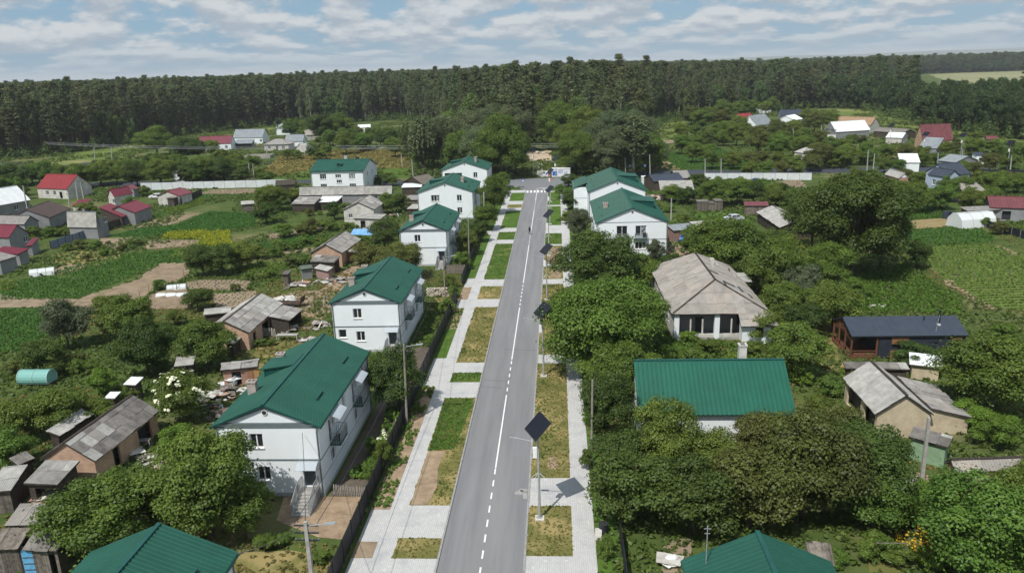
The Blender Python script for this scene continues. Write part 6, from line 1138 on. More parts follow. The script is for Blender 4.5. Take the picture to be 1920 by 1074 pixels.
FOREST = {'pine': (pine, 'pine', None, 'pine_tree', 'tall bare-stemmed pine in the front rows of the forest'), 'birch': (birch, 'birch', None, 'birch_tree', 'slim white-stemmed birch in the front rows of the forest'),
          'leaf': (lambda v: broadleaf('wood', v), 'forest', None, 'forest_tree', 'broad green tree in the front rows of the forest'), 'leaf_dark': (lambda v: broadleaf('wood', v), 'nightwood', None, 'forest_tree', 'dark broadleaf tree edging the right-hand meadow')}
for i in np.nonzero(front)[0]:
    f, leaf, bark, nm, lab = FOREST[SPEC[i]]; ms = f(i % 3); s = HS[i]; big = SPEC[i].startswith('leaf')
    dep = ED[i] < 6 and SPEC[i] == 'pine'
    plant(nm, lab, 'tree', 'forest edge: ' + nm.replace('_', ' ') + ('s by the meadow' if SPEC[i] == 'leaf_dark' else 's'), ms, (P[i][0], P[i][1], 0), (1.0 if not big else 0.78) * s, s * (1.45 if SPEC[i] == 'leaf' else 1.35 if SPEC[i] == 'leaf_dark' else 1.05), frng.uniform(0, 6.28), leaf, bark)
def forest_mass(name, label, spec, v):
    sel = (~front) & (SPEC == spec) & (np.arange(len(P)) % 3 == v)
    if not sel.any(): return
    ms = FOREST[spec][0](v); leaf = FOREST[spec][1]; n = int(sel.sum()); big = spec.startswith('leaf')
    cm = ms[1] if spec in ('pine', 'birch') else ms[1].copy()
    if big: cm.materials[0] = LM[leaf]
    me = bpy.data.meshes.new(name); me.vertices.add(n); me.vertices.foreach_set('co', np.column_stack([P[sel], np.zeros(n)]).astype(np.float32).ravel())
    sc = HS[sel] * np.where(P[sel][:, 1] > 1150, 1.25, 1.0); wide = np.where(P[sel][:, 1] > 1150, 1.5, 1.0) * np.where(P[sel][:, 1] > 760, 1.15, 1.0)
    S = np.column_stack([sc * wide * (0.78 if big else 1.0), sc * wide * (0.78 if big else 1.0), HS[sel] * (1.5 if spec == 'leaf' else 1.4 if big else 1.05)])
    a = me.attributes.new('tree_scale', 'FLOAT_VECTOR', 'POINT'); a.data.foreach_set('vector', S.astype(np.float32).ravel())
    a = me.attributes.new('tree_rot', 'FLOAT_VECTOR', 'POINT'); rt = np.zeros((n, 3)); rt[:, 2] = frng.uniform(0, 6.28, n); a.data.foreach_set('vector', rt.astype(np.float32).ravel())
    o = obj(name, me); stuff(o, label, 'forest')
    # one joined pine of this cut stands in the mass itself and is repeated on the points
    src_t = obj('mass_trunk', ms[0], o, (P[sel][0][0], P[sel][0][1], 0)); src_c = obj('mass_crown', cm, o, (P[sel][0][0], P[sel][0][1], 0)); src_t['kind'] = 'stuff'; src_c['kind'] = 'stuff'
    ng = bpy.data.node_groups.new(name, 'GeometryNodeTree'); ng.interface.new_socket('Geometry', in_out='INPUT', socket_type='NodeSocketGeometry'); ng.interface.new_socket('Geometry', in_out='OUTPUT', socket_type='NodeSocketGeometry')
    N = ng.nodes.new; L = ng.links.new; gi, go = N('NodeGroupInput'), N('NodeGroupOutput'); ip = N('GeometryNodeInstanceOnPoints'); jn = N('GeometryNodeJoinGeometry')
    for s in (src_t, src_c):
        q = N('GeometryNodeObjectInfo'); q.inputs['Object'].default_value = s; q.transform_space = 'ORIGINAL'; L(q.outputs['Geometry'], jn.inputs[0])
    def attr(nm):
        q = N('GeometryNodeInputNamedAttribute'); q.data_type = 'FLOAT_VECTOR'; q.inputs['Name'].default_value = nm; return q.outputs['Attribute']
    L(gi.outputs[0], ip.inputs['Points']); L(jn.outputs[0], ip.inputs['Instance']); L(attr('tree_rot'), ip.inputs['Rotation']); L(attr('tree_scale'), ip.inputs['Scale']); L(ip.outputs[0], go.inputs[0])
    o.modifiers.new('trees', 'NODES').node_group = ng
for spec, lab in (('pine', 'deep pine forest filling the distance behind the village'), ('birch', 'birch stems mixed through the forest depth'), ('leaf', 'broadleaf crowns mixed through the forest depth'), ('leaf_dark', 'dark broadleaf wood behind the right meadow')):
    for v in range(3): forest_mass('forest', lab, spec, v)
# forest canopy beyond two kilometres and the blue hills on the horizon
def far_canopy():
    xs = np.linspace(-1, 1, 150); ys = 2000 * (6.5 ** np.linspace(0, 1, 60)); V = []; rng = np.random.default_rng(3)
    for y in ys:
        for x in xs: V.append((x * y * 0.85, y, 27 + rng.uniform(-3.0, 3.2)))
    n = len(xs); Fc = [(j * n + i, j * n + i + 1, (j + 1) * n + i + 1, (j + 1) * n + i) for j in range(len(ys) - 1) for i in range(n - 1)]
    me = bpy.data.meshes.new('distant_forest'); me.from_pydata(V, [], Fc); me.materials.append(mat('canopy', (0.050, 0.082, 0.026), (0.028, 0.048, 0.018), 0.95, 0.02, 8, world=True)); me.update(); stuff(obj('distant_forest', me), 'distant forest canopy running to the horizon', 'forest')
far_canopy()
def hills():
    b = MB(); rng = random.Random(5); prev = None
    for k in range(80):
        t = k / 79; x = -3000 + 16500 * t; h = 34 + 62 * min(1, max(0, (t - 0.12) * 2.2)) + 8 * math.sin(t * 21) + 5 * math.sin(t * 47 + 1); cur = [(x, 12200, 0), (x, 12800, h * .8), (x, 13600, h)]
        if prev:
            for i in range(2): b.poly([prev[i], cur[i], cur[i + 1], prev[i + 1]])
        prev = cur
    structure(b.build('hills', mat('hill_wood', (0.055, 0.085, 0.035), (0.04, 0.06, 0.03), 0.95, 0.004, 6, world=True)))
hills()
# undergrowth below the forest edge
def scatter_poly(poly, dens, rng):
    poly = np.array([[p[0], p[1]] for p in poly]); lo, hi = poly.min(0), poly.max(0); n = int(np.prod(hi - lo) * dens); Q = rng.uniform(lo, hi, (n, 2)); return Q[inside(Q, poly.tolist())]
def tuft_mesh(Q, per, spread, h, size, rng, aspect=0.6, z0=0.0, flat=0.5, hv=0.35):
    """little plants: several leaves around every point"""
    n = len(Q); hh = h * rng.uniform(1 - hv, 1 + hv, n); P = np.repeat(np.column_stack([Q, np.zeros(n)]), per, axis=0); d = unit(rng.normal(size=(n * per, 3))); d[:, 2] = np.abs(d[:, 2]); H = np.repeat(hh, per)
    P[:, :2] += d[:, :2] * spread * rng.uniform(.3, 1, (n * per, 1)); P[:, 2] += z0 + H * (0.35 + 0.65 * d[:, 2] * rng.uniform(.5, 1, n * per)); Nn = unit(d * 0.7 + np.array([0, 0, flat]) + rng.normal(0, .35, d.shape)); k = size * rng.uniform(.7, 1.3, n * per)
    return leaf_cards(P, Nn, k, k * aspect, rng)
def stuff_plants(name, label, Q, per, spread, h, size, m, seed=1, tint_noise=True, **kw):
    rng = np.random.default_rng(seed); V = tuft_mesh(Q, per, spread, h, size, rng, **kw); T = np.clip(np.repeat(rng.normal(.5, .25, len(Q)), per) + rng.normal(0, .15, len(Q) * per), 0, 1); return stuff(obj(name, quads_mesh(name, V, m, T)), label, 'plants')
urng = np.random.default_rng(21); edge = np.array([c for c in CLEARING if c[1] > 150]); Q = []
for a, b_ in zip(edge[:-1], edge[1:]):
    n = int(np.linalg.norm(b_ - a) * 1.1); t = urng.random((n, 1)); Q.append(a + (b_ - a) * t + urng.normal(0, 5, (n, 2)))
Q = np.concatenate(Q); stuff_plants('undergrowth', 'undergrowth along the foot of the forest', Q, 40, 2.0, 5.0, 0.42, LM['forest'], 3, hv=0.7)
Q = np.concatenate([scatter_poly([at(*p).xy for p in ((775, 334), (960, 340), (965, 300), (800, 298))], 0.16, urng), scatter_poly([at(*p).xy for p in ((1052, 332), (1236, 326), (1236, 292), (1056, 296))], 0.16, urng)])
stuff_plants('undergrowth', 'undergrowth between the trunks of the far grove', Q, 40, 1.7, 2.8, 0.34, LM['forest'], 4)
# ------------------------------------------------------------------ crops, weeds and verge grass
M_POTATO = leaf_mat('potato_leaf', (0.085, 0.200, 0.036), (0.048, 0.120, 0.022), 0.3, 0.05); M_MUST = leaf_mat('mustard_bloom', (0.46, 0.42, 0.02), (0.20, 0.24, 0.03), 0.3, 0.05); M_WEED = leaf_mat('weed_leaf', (0.150, 0.205, 0.046), (0.070, 0.115, 0.026), 0.35, 0.1); M_SPROUT = leaf_mat('sprout_leaf', (0.10, 0.15, 0.05), (0.06, 0.09, 0.03), 0.3, 0.05); M_STRAW = leaf_mat('straw_blade', (0.27, 0.21, 0.075), (0.12, 0.13, 0.035), 0.3, 0.05); M_TURF = leaf_mat('turf_blade', (0.12, 0.175, 0.035), (0.06, 0.11, 0.02), 0.35, 0.05); M_PALE = leaf_mat('pale_weed', (0.20, 0.26, 0.04), (0.10, 0.16, 0.03), 0.35, 0.05)
def rows_in(poly, gap, step, rng, ang=None):
    poly = [Vector((p[0], p[1])) for p in poly]; e = max(((poly[(i + 1) % len(poly)] - poly[i]) for i in range(len(poly))), key=lambda v: v.length).normalized() if ang is None else Vector((math.cos(ang), math.sin(ang)))
    n = Vector((-e.y, e.x)); A = np.array([[p.x, p.y] for p in poly]); u = A @ np.array(e); w = A @ np.array(n); out = []
    for ww in np.arange(w.min(), w.max(), gap):
        uu = np.arange(u.min(), u.max(), step); q = np.outer(uu, np.array(e)) + ww * np.array(n); out.append(q + rng.normal(0, 0.06, q.shape))
    Q = np.concatenate(out); return Q[inside(Q, A.tolist())]
for k, (poly, crop, kw) in enumerate(FIELDS):
    r = np.random.default_rng(100 + k); area = abs(sum(poly[i][0] * poly[(i + 1) % len(poly)][1] - poly[(i + 1) % len(poly)][0] * poly[i][1] for i in range(len(poly)))) / 2; far = np.mean([p[1] for p in poly]) > 190
    if crop == 'potato': Q = rows_in(poly, 0.85 if far else 0.7, 0.7 if far else 0.45, r, math.radians(35 if poly[0][0] < 0 else 8)); Q = Q[r.random(len(Q)) < 0.93]; stuff_plants('potato_plants', 'leafy potato plants in close rows', Q, 7, 0.26, 0.36, 0.17, M_POTATO, k)
    elif crop == 'rows': Q = rows_in(poly, 1.25, 0.34, r, math.radians(3)); stuff_plants('vegetable_plants', 'rows of low green vegetables in the right field', Q, 7, 0.26, 0.30, 0.17, leaf_mat('beet_leaf', (0.130, 0.245, 0.038), (0.075, 0.155, 0.024), 0.3, 0.05), k)
    elif crop == 'mustard': Q = scatter_poly(poly, 5.0, r); stuff_plants('mustard_plants', 'yellow mustard in full bloom', Q, 8, 0.3, 0.9, 0.14, M_MUST, k)
    elif crop == 'palegreen': Q = scatter_poly(poly, 4.0, r); stuff_plants('weeds', 'pale yellow-green weeds at the field edge', Q, 8, 0.3, 0.5, 0.16, M_PALE, k)
    elif crop == 'sprout': Q = rows_in(poly, 1.1, 0.9, r, math.radians(5)); stuff_plants('seedlings', 'thin rows of seedlings on bare soil', Q, 5, 0.18, 0.25, 0.13, M_SPROUT, k)
    elif crop == 'furrow':
        Q = rows_in(poly, 1.4, 0.8, r, math.radians(38)); Q = Q[r.random(len(Q)) < 0.5]; stuff_plants('seedlings', 'sparse weeds along the furrows', Q, 4, 0.2, 0.18, 0.13, M_STRAW, k)
        e = Vector((math.cos(math.radians(38)), math.sin(math.radians(38)))); A = [tuple(p) for p in poly]; b = MB(); n_ = Vector((-e.y, e.x)); Aa = np.array(A); w0, w1 = (Aa @ np.array(n_)).min(), (Aa @ np.array(n_)).max(); u0, u1 = (Aa @ np.array(e)).min(), (Aa @ np.array(e)).max()
        for ww in np.arange(w0, w1, 1.15):
            run = None; uu = np.arange(u0, u1, 0.7); ins = inside(np.outer(uu, np.array(e)) + ww * np.array(n_), A)
            for j, uv in enumerate(uu):
                if ins[j] and run is None: run = uv
                if run is not None and (not ins[j] or j == len(uu) - 1):
                    p0, p1 = e * run + n_ * ww, e * uv + n_ * ww
                    for s in (-1, 1): b.poly([(p0.x + n_.x * .38 * s, p0.y + n_.y * .38 * s, 0.07), (p1.x + n_.x * .38 * s, p1.y + n_.y * .38 * s, 0.07), (p1.x, p1.y, 0.34), (p0.x, p0.y, 0.34)][::s])
                    run = None
        if b.f: stuff(b.build('furrow_ridges', M_SOIL), 'earth ridges drawn up across the tilled field', 'furrows')
    elif crop == 'drygrass': Q = scatter_poly(poly, 0.8, r); stuff_plants('dry_grass', 'tawny uncut grass of the far meadow', Q, 6, 0.5, 0.5, 0.26, M_STRAW, k)
def taken_mask(Q):
    m = np.zeros(len(Q), bool); m |= (Q[:, 0] > -15.6) & (Q[:, 0] < 2.5) & (Q[:, 1] < 222)
    for poly, crop, kw in FIELDS: m |= inside(Q, [(p[0], p[1]) for p in poly])
    for o in COL.objects:
        if o.type == 'EMPTY' and 'L' in o:
            L, W = o['L'], o['W']; d = Q - np.array([o.location.x, o.location.y]); c, s = math.cos(o.rotation_euler.z), math.sin(o.rotation_euler.z); lx, ly = d[:, 0] * c + d[:, 1] * s, -d[:, 0] * s + d[:, 1] * c; m |= (np.abs(lx) < L / 2 + .2) & (np.abs(ly) < W / 2 + .2)
    m |= inside(Q, [(-160, 246), (-84, 244.5), (-40, 230), (-13.5, 226), (1, 226), (14, 231), (30, 244), (75, 241), (130, 238), (135, 252), (78, 256), (30, 258), (10, 247), (-14, 244), (-45, 246), (-86, 257), (-160, 260)])
    m |= inside(Q, [(-23.5, 50.5), (-16, 49.5), (-16, 92), (-19.4, 92), (-23.5, 56.4)])
    return m
wr = np.random.default_rng(77)
def noise2(Q, s, seed):
    r = np.random.default_rng(seed); v = np.zeros(len(Q))
    for i in range(7): a = r.uniform(0, 6.28); f = s * r.uniform(.6, 2.2); v += np.sin((Q[:, 0] * math.cos(a) + Q[:, 1] * math.sin(a)) * f + r.uniform(0, 6.28))
    return v / 2.6
Q = np.concatenate([wr.uniform((-75, 36), (75, 130), (42000, 2)), wr.uniform((-150, 130), (150, 250), (36000, 2)), wr.uniform((-260, 250), (230, 540), (34000, 2))]); Q = Q[in_view(Q, 10)]; Q = Q[~taken_mask(Q)]; nz_ = noise2(Q, 0.12, 4)
Q1 = Q[nz_ > -0.25]; near = Q1[:, 1] < 130
stuff_plants('weeds', 'rank grass and weeds over the yards and rough ground', Q1[near], 7, 0.32, 0.42, 0.17, M_WEED, 31)
mid = (Q1[:, 1] >= 130) & (Q1[:, 1] < 250); stuff_plants('weeds', 'tall weeds over the middle gardens', Q1[mid], 6, 0.5, 0.5, 0.26, M_WEED, 32)
farm = Q1[:, 1] >= 250; stuff_plants('weeds', 'rough growth over the far gardens', Q1[farm], 6, 1.0, 0.9, 0.45, M_WEED, 33)
Q2 = Q[(nz_ <= -0.25)]; Q2 = Q2[Q2[:, 1] < 160]; stuff_plants('dry_grass', 'sun-bleached grass tufts between the yards', Q2, 6, 0.3, 0.25, 0.14, M_STRAW, 34)
q = scatter_poly([at(*p).xy for p in ((1545, 585), (1600, 520), (1690, 500), (1800, 560), (1800, 590), (1700, 588))], 5.0, wr); stuff_plants('nettles', 'bright green nettle patch behind the dark bungalow', q, 8, 0.3, 0.6, 0.17, leaf_mat('nettle_leaf', (0.13, 0.235, 0.036), (0.07, 0.135, 0.02), .35, .05), 35)
q = scatter_poly([at(*p).xy for p in ((1220, 720), (1232, 600), (1258, 640), (1500, 650), (1500, 690), (1230, 690))], 4.0, wr); stuff_plants('weeds', 'lush weeds round the abandoned house', q, 8, 0.3, 0.6, 0.17, leaf_mat('nettle_leaf', (0.13, 0.235, 0.036), (0.07, 0.135, 0.02)), 36)
# verge grass: blades standing on the lawn plots
G1, G2 = [], []
for (x0, x1, y0, y1, green) in PLOTS:
    if y0 > 165: continue
    n = int((x1 - x0) * (y1 - y0) * (26 if y0 < 90 else 12)); q = wr.uniform((x0, y0), (x1, y1), (n, 2)); k = noise2(q, 0.9, 9) + (0.9 if green == 2 else 0.35 if green else -0.8) + noise2(q, 3.0, 2) * .5
    if green != 2: q, k = (q[~((q[:, 0] < -10.6) & (q[:, 1] > 55) & (q[:, 1] < 64.3))], k[~((q[:, 0] < -10.6) & (q[:, 1] > 55) & (q[:, 1] < 64.3))])
    G1.append(q[k > 0]); G2.append(q[(k <= 0) & (wr.random(len(q)) < 0.6)])
stuff_plants('grass', 'short green grass of the roadside lawns', np.concatenate(G1), 3, 0.10, 0.07, 0.085, M_TURF, 41, z0=0.08)
stuff_plants('grass', 'parched straw-coloured grass of the roadside lawns', np.concatenate(G2), 3, 0.10, 0.05, 0.085, M_STRAW, 42, z0=0.08)
# flower-bed plants beside the walk
q = wr.uniform((-15.25, 54.6), (-13.95, 79), (420, 2)); q = q[(noise2(q, 1.1, 6) > -0.1) | (q[:, 0] < -14.8)]; stuff_plants('bed_plants', 'young plants dotted over the sandy bed beside the walk', q, 12, 0.16, 0.35, 0.11, LM['lush'], 51, z0=0.06)
q = wr.uniform((-15.2, 99), (-14.0, 108), (120, 2)); stuff_plants('bed_plants', 'rows of young plants in the second sandy bed', q, 9, 0.14, 0.25, 0.10, LM['lush'], 52, z0=0.06)
q = wr.uniform((-18.9, 59), (-16.2, 76), (330, 2)); q = q[q[:, 0] > -17.6 + noise2(q, .5, 3) * .6]; fb = stuff_plants('flower_bed', 'flower border along the inside of the dark fence', q, 16, 0.28, 0.75, 0.14, LM['lush'], 53)
q = np.array([(-16.9, 65.9), (-16.7, 66.2), (-17.1, 66.3), (-16.8, 66.7), (-17.3, 66.0), (-17.0, 66.9)]); stuff_plants('white_peonies', 'cluster of white peonies in the flower border', q, 12, 0.22, 1.0, 0.13, mat('peony', (0.78, 0.76, 0.66), (0.66, 0.65, 0.5), .8), 54, aspect=0.9)
q = np.concatenate([wr.normal(np.array(at(px, py).xy), s, (n, 2)) for px, py, s, n in ((1745, 985, .8, 60), (1760, 1012, .9, 70), (1715, 1035, .7, 50), (1785, 1030, .8, 60))]); stuff_plants('yellow_lilies', 'patch of yellow lilies by the lower right tree', q, 5, 0.2, 1.0, 0.09, mat('lily_petal', (0.62, 0.40, 0.02), (0.5, 0.3, 0.02), .8), 55, aspect=0.8)

# ------------------------------------------------------------------ air: one closed box of thin haze round the whole place
def haze():
    m = bpy.data.materials.new('haze_air'); nt = nodes_of(m); out = nt.nodes.new('ShaderNodeOutputMaterial'); v = nt.nodes.new('ShaderNodeVolumePrincipled'); v.inputs['Color'].default_value = (0.90, 0.95, 1.0, 1); v.inputs['Density'].default_value = 0.00009; v.inputs['Anisotropy'].default_value = 0.0
    nt.links.new(v.outputs[0], out.inputs['Volume']); b = MB(); b.box(-31000, 31000, -31000, 31000, -1.0, 125.0); o = b.build('haze', m); o['kind'] = 'stuff'
haze()
# ------------------------------------------------------------------ street furniture
M_PANEL = mat('solar_cell', (0.008, 0.009, 0.016), (0.006, 0.007, 0.012), 0.32, 3, 2, spec=0.25)
M_LIGHTPOLE = mat('lamp_pole', (0.42, 0.43, 0.43), (0.34, 0.35, 0.35), 0.55, 1.5, 3, metal=0.2)
def solar_lamp(label, x, y, h=7.35, foot=True):
    r = thing('solar_street_lamp', label, 'street lamp', (x, y, 0.0), 0.0, 'solar street lamps')
    if foot: b = MB(); b.box(-0.36, 0.36, -0.36, 0.36, 0, 0.16); b.build('footing', mat('new_concrete', (0.56, 0.53, 0.48), (0.46, 0.44, 0.40), 0.9, 2), r)
    b = MB(); b.tube([(0, 0, 0.1), (0, 0, 1.4), (0, 0, h + .5)], [0.12, 0.11, 0.065], 10); b.box(-.17, .17, -.17, .17, 0.16, 0.20); b.build('pole', M_LIGHTPOLE, r, smooth=False)
    b = MB(); b.tube([(0, 0, h - .75), (-1.5, 0.1, h - 0.45)], 0.035, 6); a = b.build('arm', M_LIGHTPOLE, r); b = MB(); b.hexa([(-1.5, -.02, h - .50), (-1.5, .22, h - .50), (-2.15, .20, h - .40), (-2.15, 0, h - .40), (-1.5, -.02, h - .42), (-1.5, .22, h - .42), (-2.15, .20, h - .34), (-2.15, 0, h - .34)]); b.build('luminaire', M_STEEL, a)
    f = Vector((-0.92, -0.39, 0)); s = Vector((0.39, -0.92, 0)); ti = math.radians(44); n = (f * math.sin(ti) + Vector((0, 0, math.cos(ti)))).normalized(); v = s.cross(n) * -1
    if v.z < 0: v = -v
    c = Vector((0, 0, h + 0.62)); hu, hv = 1.12, 0.88; q = [c - s * hu - v * hv, c + s * hu - v * hv, c + s * hu + v * hv, c - s * hu + v * hv]
    b = MB(); b.slab(q if (q[1] - q[0]).cross(q[2] - q[0]).dot(n) > 0 else q[::-1], 0.045); p = b.build('solar_panel', M_PANEL, r)
    b = MB()
    for i in range(4): b.bar(q[i] + n * .004, q[(i + 1) % 4] + n * .004, 0.035, 0.05)
    b.build('panel_frame', M_DARK, p)
    b = MB(); b.bar(c - v * .6 - n * .12, c + v * .6 - n * .12, .06); b.bar((0, 0, h + .35), c - n * .05, .08); b.build('panel_bracket', M_STEEL, r)
    b = MB(); b.box(-.42, -.10, -.12, .12, h - 2.0, h - 1.15); b.build('battery_box', M_FRAME, r)
    b = MB()
    for k, (dx, dy) in enumerate(((-1, .35), (1, -.25), (-.75, -.5), (.8, .5))): b.tube([(0, 0, 4.1), (dx * .55, dy * .55, 3.55)], 0.014, 4)
    b.build('bracket_arms', M_FRAME, r); return r
for k, (x, y) in enumerate(((-1.73, 53.2), (-1.85, 82.1), (-1.8, 112.0), (-1.75, 140.5), (-1.75, 170.3), (-1.8, 200.0))):
    solar_lamp(('solar street lamp nearest the viewer, its panel shadow on the pavement', 'second solar lamp up the street, post half hidden by the great lush tree', 'third solar lamp up the street, beside the dark round tree', 'fourth solar lamp up the street, level with the balcony house front', 'fifth solar lamp up the street, by the long green verge', 'sixth solar lamp up the street, just before the zebra crossing')[k], x, y)
solar_lamp('solar lamp with white lantern in front of the white kiosk', -0.35, 226.5, 7.9, False); solar_lamp('solar lamp beyond the junction, before the sand clearing', -7.6, 250.6, 7.9, False)
for k, (px, by) in enumerate(((1731, 297), (1800, 300), (1888, 320), (1668, 275))): _p = at(px, by); solar_lamp('solar lamp standing ' + ('before the steep maroon house', 'beside the blue-grey verandaed cottage', 'near the tiny white hut at the right', 'by the white shed roof left of the maroon house')[k], _p.x, _p.y, 7.6, False)
POLE_TOPS = {}
def pole(label, base, top, kind='concrete', arms=1, lamp=None, group='utility poles', h=None, key=None):
    p = at(*base); H = h or height_at(p, *top); r = thing('utility_pole', label, 'pole', p, 0.0, group); b = MB(); w0, w1 = (0.15, 0.10) if kind == 'concrete' else (0.12, 0.085)
    # lean of the pole: where the top sits sideways of the foot
    w = R_CW @ np.array([(top[0] - 960) / F_PX, (top[1] - 537) / F_PX, 1.0]); t = p.y / w[1]; lx = max(-0.12 * H, min(0.12 * H, w[0] * t - p.x)) if h is None else 0
    if kind == 'concrete': b.hexa([(-w0, -w0, -.2), (w0, -w0, -.2), (w0, w0, -.2), (-w0, w0, -.2), (lx - w1, -w1, H), (lx + w1, -w1, H), (lx + w1, w1, H), (lx - w1, w1, H)])
    else: b.tube([(0, 0, -.2), (lx, 0, H)], [w0 * 1.1, w1], 8)
    b.build('post', M_CONC_POLE if kind == 'concrete' else mat('weathered_pole', (0.30, 0.275, 0.235), (0.21, 0.19, 0.16), .9, 2, 5), r)
    for k in range(arms):
        z = H - 0.25 - 0.5 * k; b = MB(); b.bar((lx - .75, 0, z), (lx + .75, 0, z), 0.08); c = b.build('crossarm', M_DARK, r)
        for s in (-.7, -.3, .3, .7): q = MB(); q.tube([(lx + s, 0, z + .04), (lx + s, 0, z + .16)], [.035, .025], 6); q.build('insulator', M_GREYWALL, c)
    if lamp: b = MB(); b.tube([(lx, 0, H - .6), (lx + .25 * lamp, -.1, H - .2), (lx + 1.3 * lamp, -.3, H + .05)], .03, 6); a = b.build('lamp_arm', M_STEEL, r); b = MB(); b.hexa([(lx + 1.25 * lamp, -.40, H), (lx + 1.25 * lamp, -.18, H), (lx + 1.95 * lamp, -.22, H + .12), (lx + 1.95 * lamp, -.46, H + .12), (lx + 1.25 * lamp, -.38, H + .1), (lx + 1.25 * lamp, -.2, H + .1), (lx + 1.95 * lamp, -.24, H + .2), (lx + 1.95 * lamp, -.44, H + .2)]); b.build('lamp_head', M_STEEL, a)
    if key: POLE_TOPS[key] = Vector((p.x + lx, p.y, H - .1))
    return r
pole('near concrete pole with three crossarms before the entrance steps', (598, 1196), (583, 957), 'concrete', 3, 1, h=8.3, key='a')
pole('tall wooden pole before the dense dark tree on the left walk', (763, 797), (757, 645), 'wood', 2, 1, key='b'); pole('pole at the dark fence in front of the second house', (835, 562), (831, 480), 'wood', 1, 1, key='c')
pole('pole at the dark fence by the third house', (880, 504), (878, 412), 'wood', 1, None, key='d'); pole('pole between the fence trees by the fourth house', (908, 432), (907, 360), 'concrete', 1, None, key='e'); pole('thin wooden pole on the verge beside the tin-roofed cottage', (1109, 866), (1111, 712), 'wood', 0)
pole('leaning concrete pole between the green hut and brick shed', (1727, 908), (1742, 782), 'concrete', 0); pole('concrete pole by the right gardens near the balcony house', (1258, 412), (1259, 372), 'concrete', 1)
pole('grey pole before the small conical tree at the vegetable field', (1680, 470), (1685, 425), 'wood', 1)
def near_label(noun, px):
    p = at(*px); nm, x, y = min(MARKS, key=lambda m: (m[1] - p.x) ** 2 + (m[2] - p.y) ** 2); dx, dy = p.x - x, p.y - y; lab = f"{noun} " + (('right of' if dx > 0 else 'left of') if abs(dx) > abs(dy) else ('behind' if dy > 0 else 'before')) + f" the {nm}"; k = SEEN_LABELS.get(lab, 0); SEEN_LABELS[lab] = k + 1
    return lab if k == 0 else lab + (', its twin', ', a third one', ', one more')[min(k - 1, 2)]
far = [((146, 374), (141, 340)), ((157, 373), (151, 342)), ((258, 345), (254, 318)), ((314, 327), (309, 303)), ((319, 324), (314, 301)), ((53, 401), (43, 348)), ((470, 344), (466, 306)), ((477, 343), (474, 308)), ((210, 300), (209, 276)), ((178, 302), (176, 276)), ((1161, 330), (1160, 290)), ((1173, 335), (1172, 296)), ((1219, 334), (1218, 290)), ((1322, 335), (1322, 298)), ((1352, 328), (1352, 297)), ((1625, 326), (1628, 282)), ((1636, 328), (1640, 288)), ((1804, 308), (1805, 280)), ((1868, 326), (1868, 300)), ((1893, 329), (1897, 292)), ((1758, 312), (1759, 286)), ((866, 330), (865, 295)), ((755, 315), (752, 288)), ((775, 335), (772, 300)), ((1000, 330), (1000, 292)), ((1530, 315), (1530, 285)), ((131, 398), (128, 362)), ((1488, 262), (1487, 240)), ((1540, 262), (1540, 235)), ((950, 330), (949, 296)), ((500, 296), (500, 270)), ((390, 290), (388, 262))]
for k, (b0, t0) in enumerate(far): pole(near_label('slim concrete pole', b0), b0, t0, 'concrete', 1, None, 'far village poles')
def cable(label, a, b_, sag=0.5, rad=0.02, group='overhead wires', m=None):
    a, b_ = Vector(a), Vector(b_); mb = MB(); mb.tube([a.lerp(b_, t) - Vector((0, 0, sag * 4 * t * (1 - t))) for t in np.linspace(0, 1, 9)], rad, 4, False); return tag(mb.build('power_cable', m or M_DARK), label, 'cable', group)
for k, (p, q, txt) in enumerate((('a', 'b', 'from the near pole to the tall wooden pole'), ('b', 'c', 'from the tall wooden pole past the second house'), ('c', 'd', 'along the fence towards the third house'), ('d', 'e', 'along the fence towards the fourth house'))):
    for s in (-.7, .7): cable(('left' if s < 0 else 'right') + ' black wire ' + txt, POLE_TOPS[p] + Vector((s, 0, 0)), POLE_TOPS[q] + Vector((s, 0, 0)), .6)
cable('service wire from the near pole down to the first house', POLE_TOPS['a'], (-21, 56.3, 5.9), .5); cable('service wire from the near pole to the lower left roof', POLE_TOPS['a'], (-20.5, 39, 6.4), .4)
for k, z in enumerate((9.6, 9.0, 8.5)): cable(('upper', 'middle', 'lower')[k] + ' long pale wire strung across the far grove', (-75 + k, 262, z + .6), (36, 262 - k, z), 0.8, 0.045, 'far overhead wires', M_STEEL); cable(('upper', 'middle', 'lower')[k] + ' long pale wire before the left pines', (-215, 318 + k, z), (-85, 268 + k, z + .3), 1.0, 0.045, 'far left wires', M_STEEL)
# ------------------------------------------------------------------ fences
M_FENCE_D = mat('dark_fence', (0.022, 0.024, 0.030), (0.014, 0.015, 0.019), 0.65, 1.5, 4, spec=0.3, rand=0.25); M_FENCE_W = mat('white_fence', (0.66, 0.69, 0.70), (0.57, 0.60, 0.61), 0.7, 0.6, 4, rand=0.06)
def fence(name, label, a, b_, h, step, m, post_m, thick=0.04, gap=0.03, ribs=False, base=0.05):
    a, b_ = Vector((a[0], a[1], 0)), Vector((b_[0], b_[1], 0)); ln = (b_ - a).length; n = max(1, round(ln / step)); r = thing(name, label, 'fence', a, math.atan2((b_ - a).y, (b_ - a).x)); st = ln / n
    pb = MB(); pb.box(gap, st - gap, -thick / 2, thick / 2, base, h)
    if ribs:
        for u in np.arange(gap + .1, st - gap - .1, .25): pb.box(u, u + .06, -thick / 2 - .02, -thick / 2, base + .01, h - .01)
    pm = pb.mesh('fence_panel', m); qb = MB(); qb.box(-.045, .045, -.06, .06, 0, h + .06); qm = qb.mesh('fence_post', post_m)
    for k in range(n): obj('fence_panel', pm, r, (k * st, 0, RNG.uniform(-.02, .02)))
    for k in range(n + 1): obj('fence_post', qm, r, (k * st, 0, 0))
    return r
